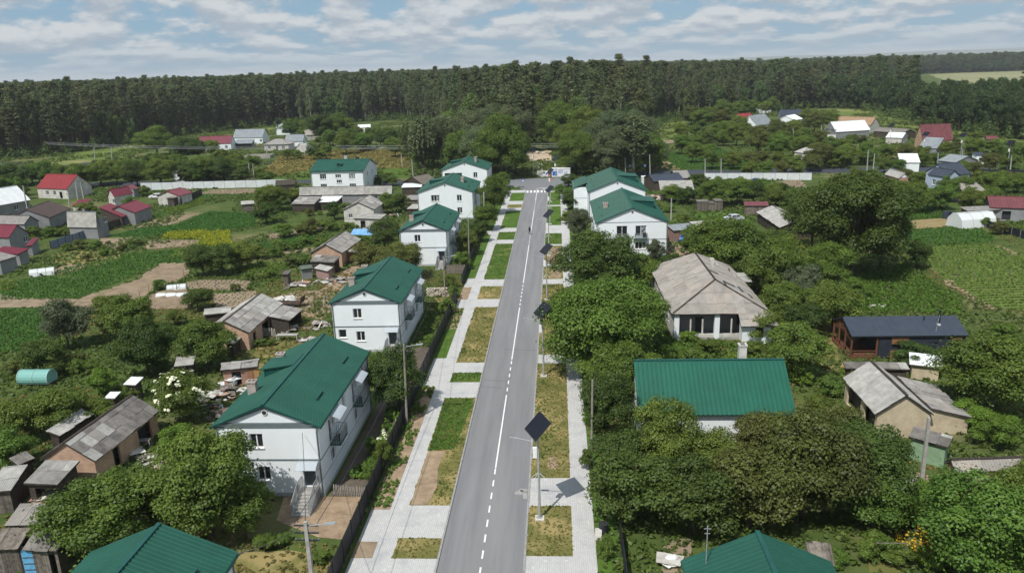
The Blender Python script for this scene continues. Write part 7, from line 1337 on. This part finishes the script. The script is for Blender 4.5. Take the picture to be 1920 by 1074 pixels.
fence('panel_fence', 'long black panel fence along the left walk', (-15.75, 40.0), (-15.55, 112.0), 1.9, 2.5, M_FENCE_D, M_FENCE_D); fence('panel_fence', 'black panel fence continuing past the third and fourth house', (-15.75, 121.0), (-16.4, 176.0), 1.8, 2.5, M_FENCE_D, M_FENCE_D)
fence('panel_fence', 'short black fence at the lower right drive', (4.3, 36.0), (4.3, 50.5), 1.6, 2.4, M_FENCE_D, M_FENCE_D); fence('panel_fence', 'grey board fence crossing behind the third house gable', (-19.3, 128.5), (-16.1, 128.3), 1.6, 1.6, M_WOOD, M_WOOD)
fence('panel_fence', 'white panel fence running along the left gardens', (-131.6, 237.3), (-84.5, 238.4), 2.3, 3.4, M_FENCE_W, M_STEEL, ribs=True); fence('panel_fence', 'white panel fence behind the right gardens', (43.6, 233.0), (73.5, 228.3), 2.1, 3.4, M_FENCE_W, M_STEEL, ribs=True)
fence('panel_fence', 'black fence at the vegetable field beside the white greenhouse', (86.0, 163.5), (87.9, 146.5), 1.5, 2.4, M_FENCE_D, M_STEEL); _a, _b = at(96, 468), at(188, 438); fence('panel_fence', 'blue-grey tin fence below the mansard house', _a, _b, 1.8, 2.2, mat('blue_tin', (0.20, 0.24, 0.32), (0.15, 0.19, 0.26), .6, 1, rand=.1), M_DARK, ribs=True)
_a, _b = at(285, 407), at(338, 384); fence('panel_fence', 'black board fence before the small crimson-roofed hut', at(340, 385), at(379, 366), 1.9, 2.2, M_FENCE_D, M_FENCE_D); fence('panel_fence', 'dark board fence at the large crimson house', at(188, 438), at(230, 424), 2.0, 2.2, M_WOOD_D, M_WOOD_D)
fence('panel_fence', 'dark fence on the far side of the junction', (-32, 250.5), (-12.5, 250.2), 1.7, 2.5, M_FENCE_D, M_DARK); fence('panel_fence', 'dark fence along the far right street', at(1838, 329), at(1925, 331), 1.8, 3.0, M_FENCE_D, M_DARK)
def picket_fence(label, a, b_, h=1.05, step=0.155, m=None):
    a, b_ = Vector((a[0], a[1], 0)), Vector((b_[0], b_[1], 0)); ln = (b_ - a).length; r = thing('picket_fence', label, 'fence', a, math.atan2((b_ - a).y, (b_ - a).x)); pb = MB(); pb.box(-.035, .035, -.012, .012, .05, h - .07); pb.hexa([(-.035, -.012, h - .07), (.035, -.012, h - .07), (.035, .012, h - .07), (-.035, .012, h - .07), (-.006, -.012, h), (.006, -.012, h), (.006, .012, h), (-.006, .012, h)]); pm = pb.mesh('picket', m or mat('silver_wood', (0.36, 0.335, 0.30), (0.24, 0.22, 0.195), .95, 3, 5, rand=.2))
    n = int(ln / step)
    for k in range(n + 1): o = obj('picket', pm, r, (k * step, 0, 0)); o.rotation_euler = (0, RNG.uniform(-.06, .06), 0); o.scale = (1, 1, RNG.uniform(.9, 1.06))
    for z in (.3, .8): b = MB(); b.box(0, ln, .014, .05, z, z + .07); b.build('rail', M_WOOD, r)
    return r
picket_fence('weathered picket fence between the first house and the black fence', (-19.0, 56.62), (-16.1, 56.2)); picket_fence('broken white board fence before the half-pale brick shed', at(490, 630), at(518, 632), 1.3, .2, M_PLASTER)
def wire_posts(label, pts, h=1.4, group=None):
    for p in pts: b = MB(); b.tube([(0, 0, -.1), (.03, 0, h)], [.06, .045], 6); o = b.build('fence_stake', M_WOOD, None, at(*p)); tag(o, label, 'stake', group)
wire_posts('grey stake of the wire fence across the tilled plots', [(263, 562), (280, 550), (297, 540), (332, 545), (345, 520), (370, 535), (405, 540), (433, 545)], 1.5, 'garden stakes'); wire_posts('pale stake in the right vegetable field', [(1742, 458), (1773, 455), (1810, 450), (1795, 522), (1827, 522), (1860, 520), (1892, 518), (1770, 500)], 1.2, 'vegetable field stakes')
# ------------------------------------------------------------------ signs, kiosk, vehicles
M_SBLUE = mat('sign_blue', (0.03, 0.12, 0.45), (0.025, 0.10, 0.40), .5, 2); M_SRED = mat('sign_red', (0.55, 0.03, 0.03), (0.48, 0.025, 0.025), .5, 2)
def road_sign(label, px, by, h, shape, m, size=.38, inner=None):
    p = at(px, by); r = thing('road_sign', label, 'sign', p); b = MB(); b.tube([(0, 0, -.1), (0, 0, h)], .035, 6); b.build('post', M_STEEL, r); b = MB()
    n = {'disc': 16, 'square': 4, 'tri': 3, 'oct': 8}[shape]; a0 = {'disc': 0, 'square': math.pi / 4, 'tri': math.pi / 2, 'oct': math.pi / 8}[shape]
    ring = lambda s, y: [(s * math.cos(a0 + 6.28318 * k / n), y, h + s * math.sin(a0 + 6.28318 * k / n)) for k in range(n)]
    b.slab(ring(size, -.05), .02); f = b.build('sign_plate', m, r)
    if inner == 'bar': b = MB(); b.box(-size * .7, size * .7, -.062, -.056, h - size * .16, h + size * .16); b.build('white_bar', M_FRAME, f)
    elif inner == 'white': b = MB(); b.slab(ring(size * .55, -.058), .006); b.build('white_symbol', M_FRAME, f)
    elif inner == 'bus': b = MB(); b.box(-size * .4, size * .4, -.062, -.056, h - size * .35, h + size * .4); b.build('white_symbol', M_FRAME, f)
    return r
road_sign('round red sign with a white bar at the junction', 1033, 353, 2.6, 'disc', M_SRED, .42, 'bar'); road_sign('blue crossing sign at the left of the junction', 981, 356, 2.6, 'square', M_SBLUE, .5, 'white'); road_sign('left one of the two blue bus stop signs', 1181, 330, 3.2, 'square', M_SBLUE, .75, 'bus'); road_sign('right one of the two blue bus stop signs', 1209, 330, 3.2, 'square', M_SBLUE, .75, 'bus'); road_sign('small blue sign on the left street corner', 1064, 349, 2.3, 'square', M_FRAME, .3)
def kiosk():
    p = at(1052, 333); r = thing('kiosk', 'white box kiosk with blue posters beyond the junction', 'kiosk', p, -.05); b = MB(); b.box(-2.9, 2.9, 0, 2.4, .2, 2.7); b.build('body', M_WHITETIN, r); b = MB(); b.box(-3, 3, -.12, 2.5, 2.7, 2.85); b.build('roof', M_FRAME, r); b = MB(); b.box(-2.8, 2.8, .1, 2.3, 0, .2); b.build('base', M_DARK, r)
    for (x0, x1, z0, z1, m) in ((-2.7, -1.2, .6, 2.0, M_SBLUE), (-.9, .7, 1.3, 2.4, mat('poster_grey', (.25, .30, .42), (.6, .62, .66), .6, 2.5, 3)), (1.0, 2.0, .9, 1.9, mat('poster_grey', (.25, .30, .42)))): b = MB(); b.box(x0, x1, -.012, -.002, z0, z1); b.build('poster', m, r)
    p = at(1025, 333); r = thing('banner_board', 'red, white and blue banner board beside the white kiosk', 'sign', p, .0); b = MB(); b.box(-1.2, 1.2, 0, .06, .3, 2.1); f = b.build('board', M_FRAME, r)
    for (x0, x1, z0, z1, m) in ((-1.1, -.5, 1.2, 1.9, M_DARK), (.3, 1.1, 1.3, 2.0, M_SRED), (-.3, .2, .9, 1.5, M_SBLUE), (-1.0, .0, .45, .8, mat('poster_grey', (.25, .30, .42))), (.4, 1.0, .5, 1.0, M_SRED)): b = MB(); b.box(x0, x1, -.012, -.002, z0, z1); b.build('print', m, f)
    for x in (-1.1, 1.1): b = MB(); b.box(x - .05, x + .05, .06, .14, 0, 2.1); b.build('leg', M_STEEL, r)
kiosk()
def car(label, px, by, rz, col, col2=None, van=False):
    p = at(px, by); r = thing('car', label, 'car', (p.x, p.y, 0), rz, 'parked cars'); m = mat('car_paint_' + label.split()[0], col, col2 or col, .3, 2, 2, spec=.6)
    prof = [(-2.1, .35), (-2.15, .75), (-2.0, .92), (-1.25, 1.0), (-.75, 1.42), (.75, 1.45), (1.35, 1.0), (2.0, .88), (2.12, .6), (2.1, .35)]; b = MB(); w = .82
    L_ = [(x, -w if z < 1.1 else -w * .86, z) for x, z in prof]; R_ = [(x, w if z < 1.1 else w * .86, z) for x, z in prof]; b.poly(L_); b.poly(R_[::-1])
    for k in range(len(prof)): k2 = (k + 1) % len(prof); b.poly([L_[k2], L_[k], R_[k], R_[k2]])
    b.build('body', m, r)
    for (x0, z0, x1, z1, nm) in ((-1.22, 1.03, -.80, 1.38, 'rear_window'), (1.30, 1.03, .80, 1.40, 'windscreen')): b = MB(); e = .02 if x0 > 0 else -.02; b.poly([(x0 + e, -.66, z0 + .01), (x0 + e, .66, z0 + .01), (x1 + e, .60, z1 + .01), (x1 + e, -.60, z1 + .01)]); b.build(nm, M_GLASS, r)
    for s in (-1, 1):
        b = MB(); b.poly([(-1.05, s * (w + .004), 1.0), (.05, s * (w + .004), 1.0), (.05, s * (w * .88 + .01), 1.36), (-.7, s * (w * .88 + .01), 1.36)]); b.poly([(.12, s * (w + .004), 1.0), (1.15, s * (w + .004), 1.0), (.72, s * (w * .88 + .01), 1.36), (.12, s * (w * .88 + .01), 1.36)]); b.build('side_window', M_GLASS, r)
        for x in (-1.35, 1.35): b = MB(); b.tube([(x, s * (w - .16), .31), (x, s * (w + .02), .31)], .31, 12); wh = b.build('wheel', M_DARK, r); b = MB(); b.tube([(x, s * (w + .015), .31), (x, s * (w + .03), .31)], .18, 10); b.build('rim', M_STEEL, wh)
        b = MB(); b.box(2.06, 2.13, s * .6 - .14, s * .6 + .14, .62, .76); b.build('headlight', M_FRAME, r)
    return r
car('white hatchback parked by the crimson-roofed house', 295, 372, .15, (.75, .75, .75)); car('blue car parked at the patched shed by the balcony house', 1283, 451, 1.35, (.03, .13, .42)); car('silver car in the right garden yard', 1376, 414, .3, (.5, .52, .55)); car('grey car at the far end of the right farm shed', 1908, 412, .1, (.10, .10, .11))
# ------------------------------------------------------------------ the walker on the road
def person():
    r = thing('person', 'lone person in dark clothes walking on the road', 'person', (-5.95, 159.6, 0.02), 0.3); J = {'pelvis': (0, 0, .92), 'chest': (0, -.03, 1.28), 'neck': (0, -.02, 1.47), 'head': (0, -.04, 1.62), 'hl': (.09, 0, .88), 'kl': (.10, -.16, .50), 'al': (.10, -.12, .09), 'tl': (.10, -.28, .05), 'hr': (-.09, 0, .88), 'kr': (-.10, .10, .48), 'ar': (-.10, .30, .12), 'tr': (-.10, .18, .05), 'sl': (.19, -.02, 1.40), 'el': (.25, .10, 1.14), 'wl': (.25, .02, .90), 'fl': (.25, -.03, .80), 'sr': (-.19, -.02, 1.40), 'er': (-.25, -.10, 1.15), 'wr': (-.24, -.24, .95), 'fr': (-.23, -.30, .87)}
    E_ = [('pelvis', 'chest'), ('chest', 'neck'), ('neck', 'head'), ('pelvis', 'hl'), ('hl', 'kl'), ('kl', 'al'), ('al', 'tl'), ('pelvis', 'hr'), ('hr', 'kr'), ('kr', 'ar'), ('ar', 'tr'), ('chest', 'sl'), ('sl', 'el'), ('el', 'wl'), ('wl', 'fl'), ('chest', 'sr'), ('sr', 'er'), ('er', 'wr'), ('wr', 'fr')]
    rad = {'pelvis': .15, 'chest': .17, 'neck': .06, 'head': .105, 'hl': .11, 'hr': .11, 'kl': .07, 'kr': .07, 'al': .05, 'ar': .05, 'tl': .045, 'tr': .045, 'sl': .075, 'sr': .075, 'el': .05, 'er': .05, 'wl': .035, 'wr': .035, 'fl': .035, 'fr': .035}
    ks = list(J); me = bpy.data.meshes.new('body'); me.from_pydata([J[k] for k in ks], [(ks.index(a), ks.index(b_)) for a, b_ in E_], []); me.materials.append(mat('dark_clothes', (.02, .022, .03), (.03, .032, .04), .9, 8)); o = obj('body', me, r); md = o.modifiers.new('skin', 'SKIN'); o.modifiers.new('sub', 'SUBSURF').render_levels = 1
    for i, k in enumerate(ks): me.skin_vertices[0].data[i].radius = (rad[k], rad[k]); me.skin_vertices[0].data[i].use_root = k == 'pelvis'
    b = MB(); b.blob((0, -.03, 1.65), (.115, .125, .13), 8, 6, .02); b.build('hair', M_DARK, o)
person()
# ------------------------------------------------------------------ yard things
def film_tunnel():
    p, q = at(34, 727), at(92, 727); c = (p + q) / 2; r = thing('film_tunnel', 'teal film tunnel shaped like a barrel in the left weeds', 'greenhouse', (c.x, c.y + .9, 0), 0.0); L = (q - p).length / 2 * .95; R = .95; m = clear_mat('teal_film', (.22, .46, .42), .9); b = MB(); n = 14
    prof = [(R * 1.06 * math.cos(a), .12 + R * 1.5 * math.sin(a) if math.sin(a) > 0 else .12) for a in np.linspace(math.pi, 0, n)]
    prof = [(R * math.cos(a), .95 + R * math.sin(a)) for a in np.linspace(math.radians(215), math.radians(-35), n)]
    for k in range(n - 1): (y0, z0), (y1, z1) = prof[k], prof[k + 1]; b.poly([(-L, y0, z0), (L, y0, z0), (L, y1, z1), (-L, y1, z1)])
    for s in (-1, 1): b.poly([(s * L, y, z) for y, z in (prof if s < 0 else prof[::-1])])
    b.build('film', m, r)
    for x in np.linspace(-L, L, 3): h = MB(); h.tube([(x, y * 1.02, .95 + (z - .95) * 1.02) for y, z in prof], .05, 5, False); h.build('hoop', mat('pale_hoop', (.40, .58, .54), (.3, .48, .45), .5), r)
    b = MB(); b.box(-L, L, -.6, .6, 0, .3); b.build('cradle', M_WOOD_D, r)
film_tunnel()
def pile(name, label, px, py, n, sx, sy, h, mats, kinds=('board', 'block', 'sheet'), cat='rubbish', seed=1, piece='scrap_piece', big=1.0):
    p = at(px, py); r = thing(name, label, cat, p); g = random.Random(seed)
    for k in range(n):
        x, y = g.gauss(0, sx * .45), g.gauss(0, sy * .45); z = max(0.02, h * math.exp(-(x / sx) ** 2 * 2 - (y / sy) ** 2 * 2) * g.uniform(.5, 1)); t = kinds[k % len(kinds)]; m = mats[g.randrange(len(mats))]; b = MB(); a = g.uniform(0, 3.14)
        if t == 'board': l = g.uniform(.6, 1.4) * big; b.bar((x - l * math.cos(a), y - l * math.sin(a), z), (x + l * math.cos(a), y + l * math.sin(a), max(.03, z + g.uniform(-.3, .3))), .16 * big, .04)
        elif t == 'block': b.blob((x, y, z), (g.uniform(.15, .4) * big, g.uniform(.15, .35) * big, g.uniform(.1, .25) * big), 6, 4, .25, g)
        else: l = g.uniform(.3, .7) * big; c, s = math.cos(a), math.sin(a); tz = g.uniform(-.2, .25); b.slab([(x - l * c + l * s, y - l * s - l * c, z), (x + l * c + l * s, y + l * s - l * c, z + tz), (x + l * c - l * s, y + l * s + l * c, z + tz + .1), (x - l * c - l * s, y - l * s + l * c, z + .1)], .03)
        b.build(piece, m, r)
    return r
JUNK = (M_WOOD, M_SLATE, M_SLATE_L, M_BRICK_R, M_PLASTER, M_WOOD_D)
pile('rubbish_heap', 'heap of boards and slate scraps before the sagging junk shed', 425, 745, 46, 2.6, 2.8, 1.0, JUNK, seed=1); pile('rubbish_heap', 'scattered planks and sheets below the junk shed heap', 415, 780, 26, 1.6, 1.8, .7, JUNK, seed=2); pile('rubbish_heap', 'white tarpaulin bundle leaning at the junk shed', 437, 722, 10, .8, .6, 1.0, (M_WHITETIN,), ('block', 'sheet'), seed=3, big=1.2)
pile('rubbish_heap', 'litter of boards over the open workshop yard', 628, 528, 34, 3.5, 2.2, .5, JUNK, seed=4); pile('rubbish_heap', 'grey scrap heap beside the outhouse', 560, 535, 24, 2.5, 1.4, .7, JUNK, seed=5); pile('rubbish_heap', 'scrap and crates at the second house back wall', 598, 610, 26, 1.8, 1.8, .7, JUNK, seed=6); pile('rubble_heap', 'white rubble heap before the brick shed', 1712, 912, 34, 1.3, .8, .6, (M_FRAME, M_PLASTER, M_SLATE_L), ('block', 'block', 'sheet'), 'rubble', 7, 'lump', .7)
pile('rubbish_heap', 'brushwood and boards between the barn and the green hut', 1660, 830, 26, 1.5, 1.2, .8, (M_WOOD, M_WOOD_D, M_PLASTER), ('board',), seed=8); pile('rubbish_heap', 'red and white rubble behind the balcony house', 1228, 372, 26, 2.5, 2.5, .8, (M_BRICK_R, M_PLASTER, M_WOOD), seed=9, big=1.5); pile('rubbish_heap', 'planks and a sheet in the barn yard under the vine', 285, 862, 14, 1.2, 1.0, .5, (M_PLASTER, M_WOOD, M_SLATE_L), seed=10); pile('rubbish_heap', 'broken slabs by the grassy mound behind the bungalow', 1650, 578, 14, 2.0, 1.5, .4, (M_PLASTER, M_CONC), ('block',), seed=11)
pile('slab_stack', 'white slabs dumped in the field before the willow', 702, 278, 12, 4.0, 2.0, .5, (M_FRAME, M_CONC), ('sheet', 'block'), seed=12, big=2.4); pile('log_heap', 'pale logs and roots on the sand clearing', 1012, 288, 14, 6.0, 2.0, .8, (mat('pale_log', (.55, .48, .38), (.42, .36, .28), .9, 2),), ('board', 'block'), 'logs', 13, 'log', 2.6); pile('rubbish_heap', 'lumber along the wall of the low whitewashed house', 735, 405, 10, 2.0, .8, .4, JUNK, seed=14, big=1.4); pile('sack_heap', 'white sacks and a slatted board by the lower right roof', 1258, 1058, 12, .6, .9, .6, (M_FRAME, M_PLASTER), ('block', 'block', 'sheet'), seed=15)
pile('rubbish_heap', 'boards and scraps between the ribbed lean-to and the plank shed', 75, 945, 22, 1.3, .9, .6, JUNK, seed=31); pile('rubbish_heap', 'scrap at the mouth of the brick barn yard', 150, 900, 20, 1.4, 1.0, .6, JUNK, seed=32); pile('rubbish_heap', 'loose slates behind the pale lean-to at the edge', 30, 868, 16, 1.3, .8, .5, JUNK, seed=33); pile('rubbish_heap', 'crates and boards along the brick barn eave', 245, 850, 22, 1.8, .8, .6, JUNK, seed=34); pile('rubbish_heap', 'scrap strewn between the half-pale barn and its lean-to', 545, 620, 24, 1.8, 1.2, .6, JUNK, seed=35); pile('rubbish_heap', 'boards around the trestle table', 575, 640, 16, 1.2, 1.0, .4, JUNK, seed=36)
def stone_stack():
    p = at(824, 556); r = thing('stone_stack', 'stacked pale stones behind the second house', 'stone pile', p, 0.0); g = random.Random(2); m = mat('pale_stone', (.58, .52, .43), (.40, .35, .29), .95, 2, 5, rand=.2)
    for iz in range(6):
        for ix in range(11): b = MB(); b.blob((-1.9 + ix * .36 + g.uniform(-.06, .06) + (iz % 2) * .18, g.uniform(-.1, .1), .14 + iz * .24), (.21, .3, .145), 6, 4, .14, g); b.build('stone', m, r)
stone_stack()
def trailer():
    p = at(540, 574); r = thing('trailer', 'rusty flatbed trailer loaded with pale scrap', 'trailer', p, -.1); m = mat('rusty_steel', (.13, .085, .07), (.08, .055, .05), .8, 2); b = MB(); b.box(-2.3, 2.3, -.9, .9, .55, .72); b.box(-2.3, 2.3, -.92, -.86, .72, 1.2); b.build('bed', m, r); b = MB(); b.slab([(2.3, -.9, .72), (2.6, -.9, 1.7), (2.6, .9, 1.7), (2.3, .9, .72)], .06); b.build('tailboard', m, r)
    for x in (-1.2, 1.2):
        for s in (-1, 1): b = MB(); b.tube([(x, s * .75, .36), (x, s * .95, .36)], .36, 10); b.build('wheel', M_DARK, r)
    pile('scrap_load', 'pale scrap load lying on the rusty trailer', 540, 570, 12, 1.6, .6, .3, (M_PLASTER, M_SLATE_L, M_WHITETIN), ('block', 'sheet'), seed=21).location.z = .75
trailer()
def table(label, px, py, rz, L, W, h, m): 
    p = at(px, py); r = thing('work_table', label, 'table', p, rz); b = MB(); b.box(-L / 2, L / 2, -W / 2, W / 2, h - .06, h); b.build('table_top', m, r)
    for x in (-1, 1):
        for y in (-1, 1): b = MB(); b.box(x * L / 2 - .05 * (1 + x), x * L / 2 + .05 * (1 - x), y * W / 2 - .05 * (1 + y), y * W / 2 + .05 * (1 - y), 0, h - .06); b.build('leg', m, r)
table('long weathered trestle table on the grass behind the second house', 540, 638, .0, 2.8, .8, .85, M_SLATE_L); table('white bench with dark clutter at the lower right verge', 1122, 1012, 1.5, 1.5, .5, .55, M_PLASTER); table('small grey table under the brick barn eave', 272, 838, .2, 1.2, .7, .8, M_SLATE)
def drum(label, px, py, m, h=.95, rr=.32, group=None):
    p = at(px, py); r = thing('drum', label, 'barrel', p, 0, group); b = MB(); b.tube([(0, 0, 0), (0, 0, h)], rr, 12); b.build('shell', m, r); b = MB()
    for z in (h * .33, h * .66, h - .03): b.tube([(0, 0, z - .02), (0, 0, z + .02)], rr + .02, 12)
    b.build('hoops', m, r)
NB = mat('blue_plastic', (.03, .07, .30), (.025, .055, .25), .5, 2); drum('dark blue drum by the white greenhouse', 1773, 410, M_NAVY, 1.6, .7); drum('second dark drum by the white greenhouse', 1786, 410, M_DARK, 1.5, .6); drum('blue barrel at the right white fence', 1416, 345, NB, 1.6, .7); drum('blue bucket before the white rubble heap', 1692, 922, mat('bright_blue', (.03, .2, .7), (.03, .16, .6), .5), .4, .2); drum('white tub in the open workshop yard', 628, 497, M_FRAME, .6, .3); drum('blue barrel at the long grey barn', 549, 378, NB, 1.1, .5); drum('dark well ring in the junk yard grass', 1131, 1000, M_DARK, .9, .35)
def tarp(label, px, py, L, W, h, m, rz=0):
    p = at(px, py); r = thing('cold_frame', label, 'greenhouse', p, rz); b = MB(); n = 6; prof = [(W / 2 * math.cos(a), h * math.sin(a)) for a in np.linspace(math.pi, 0, n)]
    for k in range(n - 1): (y0, z0), (y1, z1) = prof[k], prof[k + 1]; b.poly([(-L / 2, y0, z0 + .02), (L / 2, y0, z0 + .02), (L / 2, y1, z1 + .02), (-L / 2, y1, z1 + .02)])
    for s in (-1, 1): b.poly([(s * L / 2, y, z + .02) for y, z in (prof if s < 0 else prof[::-1])])
    b.build('film', m, r)
    for x in np.linspace(-L / 2, L / 2, 4): q = MB(); q.tube([(x, y * 1.03, z * 1.03 + .03) for y, z in prof], .03, 4, False); q.build('hoop', M_STEEL, r)
tarp('white film cold frame in the tilled plots', 332, 543, 3.0, 1.6, .9, M_FILM, .3); tarp('low clear cold frame beside the white one', 323, 556, 5.0, 1.4, .6, M_FILM, .0); tarp('white film mound in the left potato field', 80, 515, 4.0, 2.2, 1.2, M_FILM, .5); tarp('white film greenhouse by the black vegetable field fence', 1820, 424, 8.0, 4.6, 3.0, M_FILM, .25)
r = thing('tarp', 'blue tarpaulin stretched behind the steep brick workshop', 'tarp', at(680, 452)); b = MB(); b.slab([(-2.2, -1.2, 1.7), (2.4, -1.4, 1.5), (2.2, 1.4, 2.3), (-2.0, 1.2, 2.4)], .04); b.build('sheet', mat('tarp_blue', (.10, .30, .62), (.25, .42, .66), .6, 1.2), r)
for k, (x, y) in enumerate(((-2.1, -1.1), (2.3, -1.3), (2.1, 1.3))): b = MB(); b.box(x - .05, x + .05, y - .05, y + .05, 0, 1.5); b.build('post', M_WOOD, r)
r = thing('clothes_line', 'wooden clothes line post with rail over the lower right grass', 'clothes line', at(1693, 1068), .0); b = MB(); b.bar((0, 0, -.1), (0, 0, 2.1), .07); b.build('post', M_WOOD, r); b = MB(); b.bar((-2.0, 0, 2.1), (.1, 0, 2.12), .05); b.build('rail', M_WOOD, r)
_c = at(1712, 800); 
for k, dx in enumerate((0, .35, .7)):
    r = MB(); r.bar((0, 0, 0), (-.75, 1.0, 2.9), .09, .05); tag(r.build('prop_board', M_PLASTER, None, (_c.x + dx - .3, _c.y - .2, 0)), ('left', 'middle', 'right')[k] + ' one of three boards leaning on the cream gable', 'board', 'boards leaning on the cream gable')
r = thing('foundation', 'unfinished brick foundation with stacked boards near the hipped cottage', 'foundation', at(482, 298), .12); b = MB()
for (x0, x1, y0, y1) in ((-5.5, 5.5, 0, .4), (-5.5, 5.5, 7, 7.4), (-5.5, -5.1, .4, 7), (5.1, 5.5, .4, 7)): b.box(x0, x1, y0, y1, 0, 1.3)
b.build('wall', M_CONC, r); b = MB(); b.box(-4.8, 2.5, 1.5, 6, .6, .9); b.build('board_stack', mat('fresh_board', (.50, .40, .27), (.4, .3, .2), .9, 2), r)
# clutter on the balconies of the big house
def clutter(label, x, z, m, kind):
    b = MB(); y = 138.6 - .45
    if kind == 'box': b.box(-.45, .45, -.2, .2, 0, .5)
    elif kind == 'cloth': b.slab([(-.35, -.45, .35), (.35, -.45, .35), (.3, -.40, 1.15), (-.3, -.40, 1.15)], .03)
    else: b.blob((0, 0, .35), (.35, .25, .4), 8, 5, .3)
    tag(b.build('balcony_clutter', m, None, (x, y, z)), label, 'clutter')
clutter('black cloth over the right balcony rail', 15.6, 3.5, M_DARK, 'cloth'); clutter('grey crate on the right balcony', 14.6, 3.5, M_GREYWALL, 'box'); clutter('wooden box on the left balcony', 11.7, 3.5, M_WOOD, 'box'); 
tree(1160, 470, 432, 22, 'lush', 'climbing plant at the left balcony of the big house')
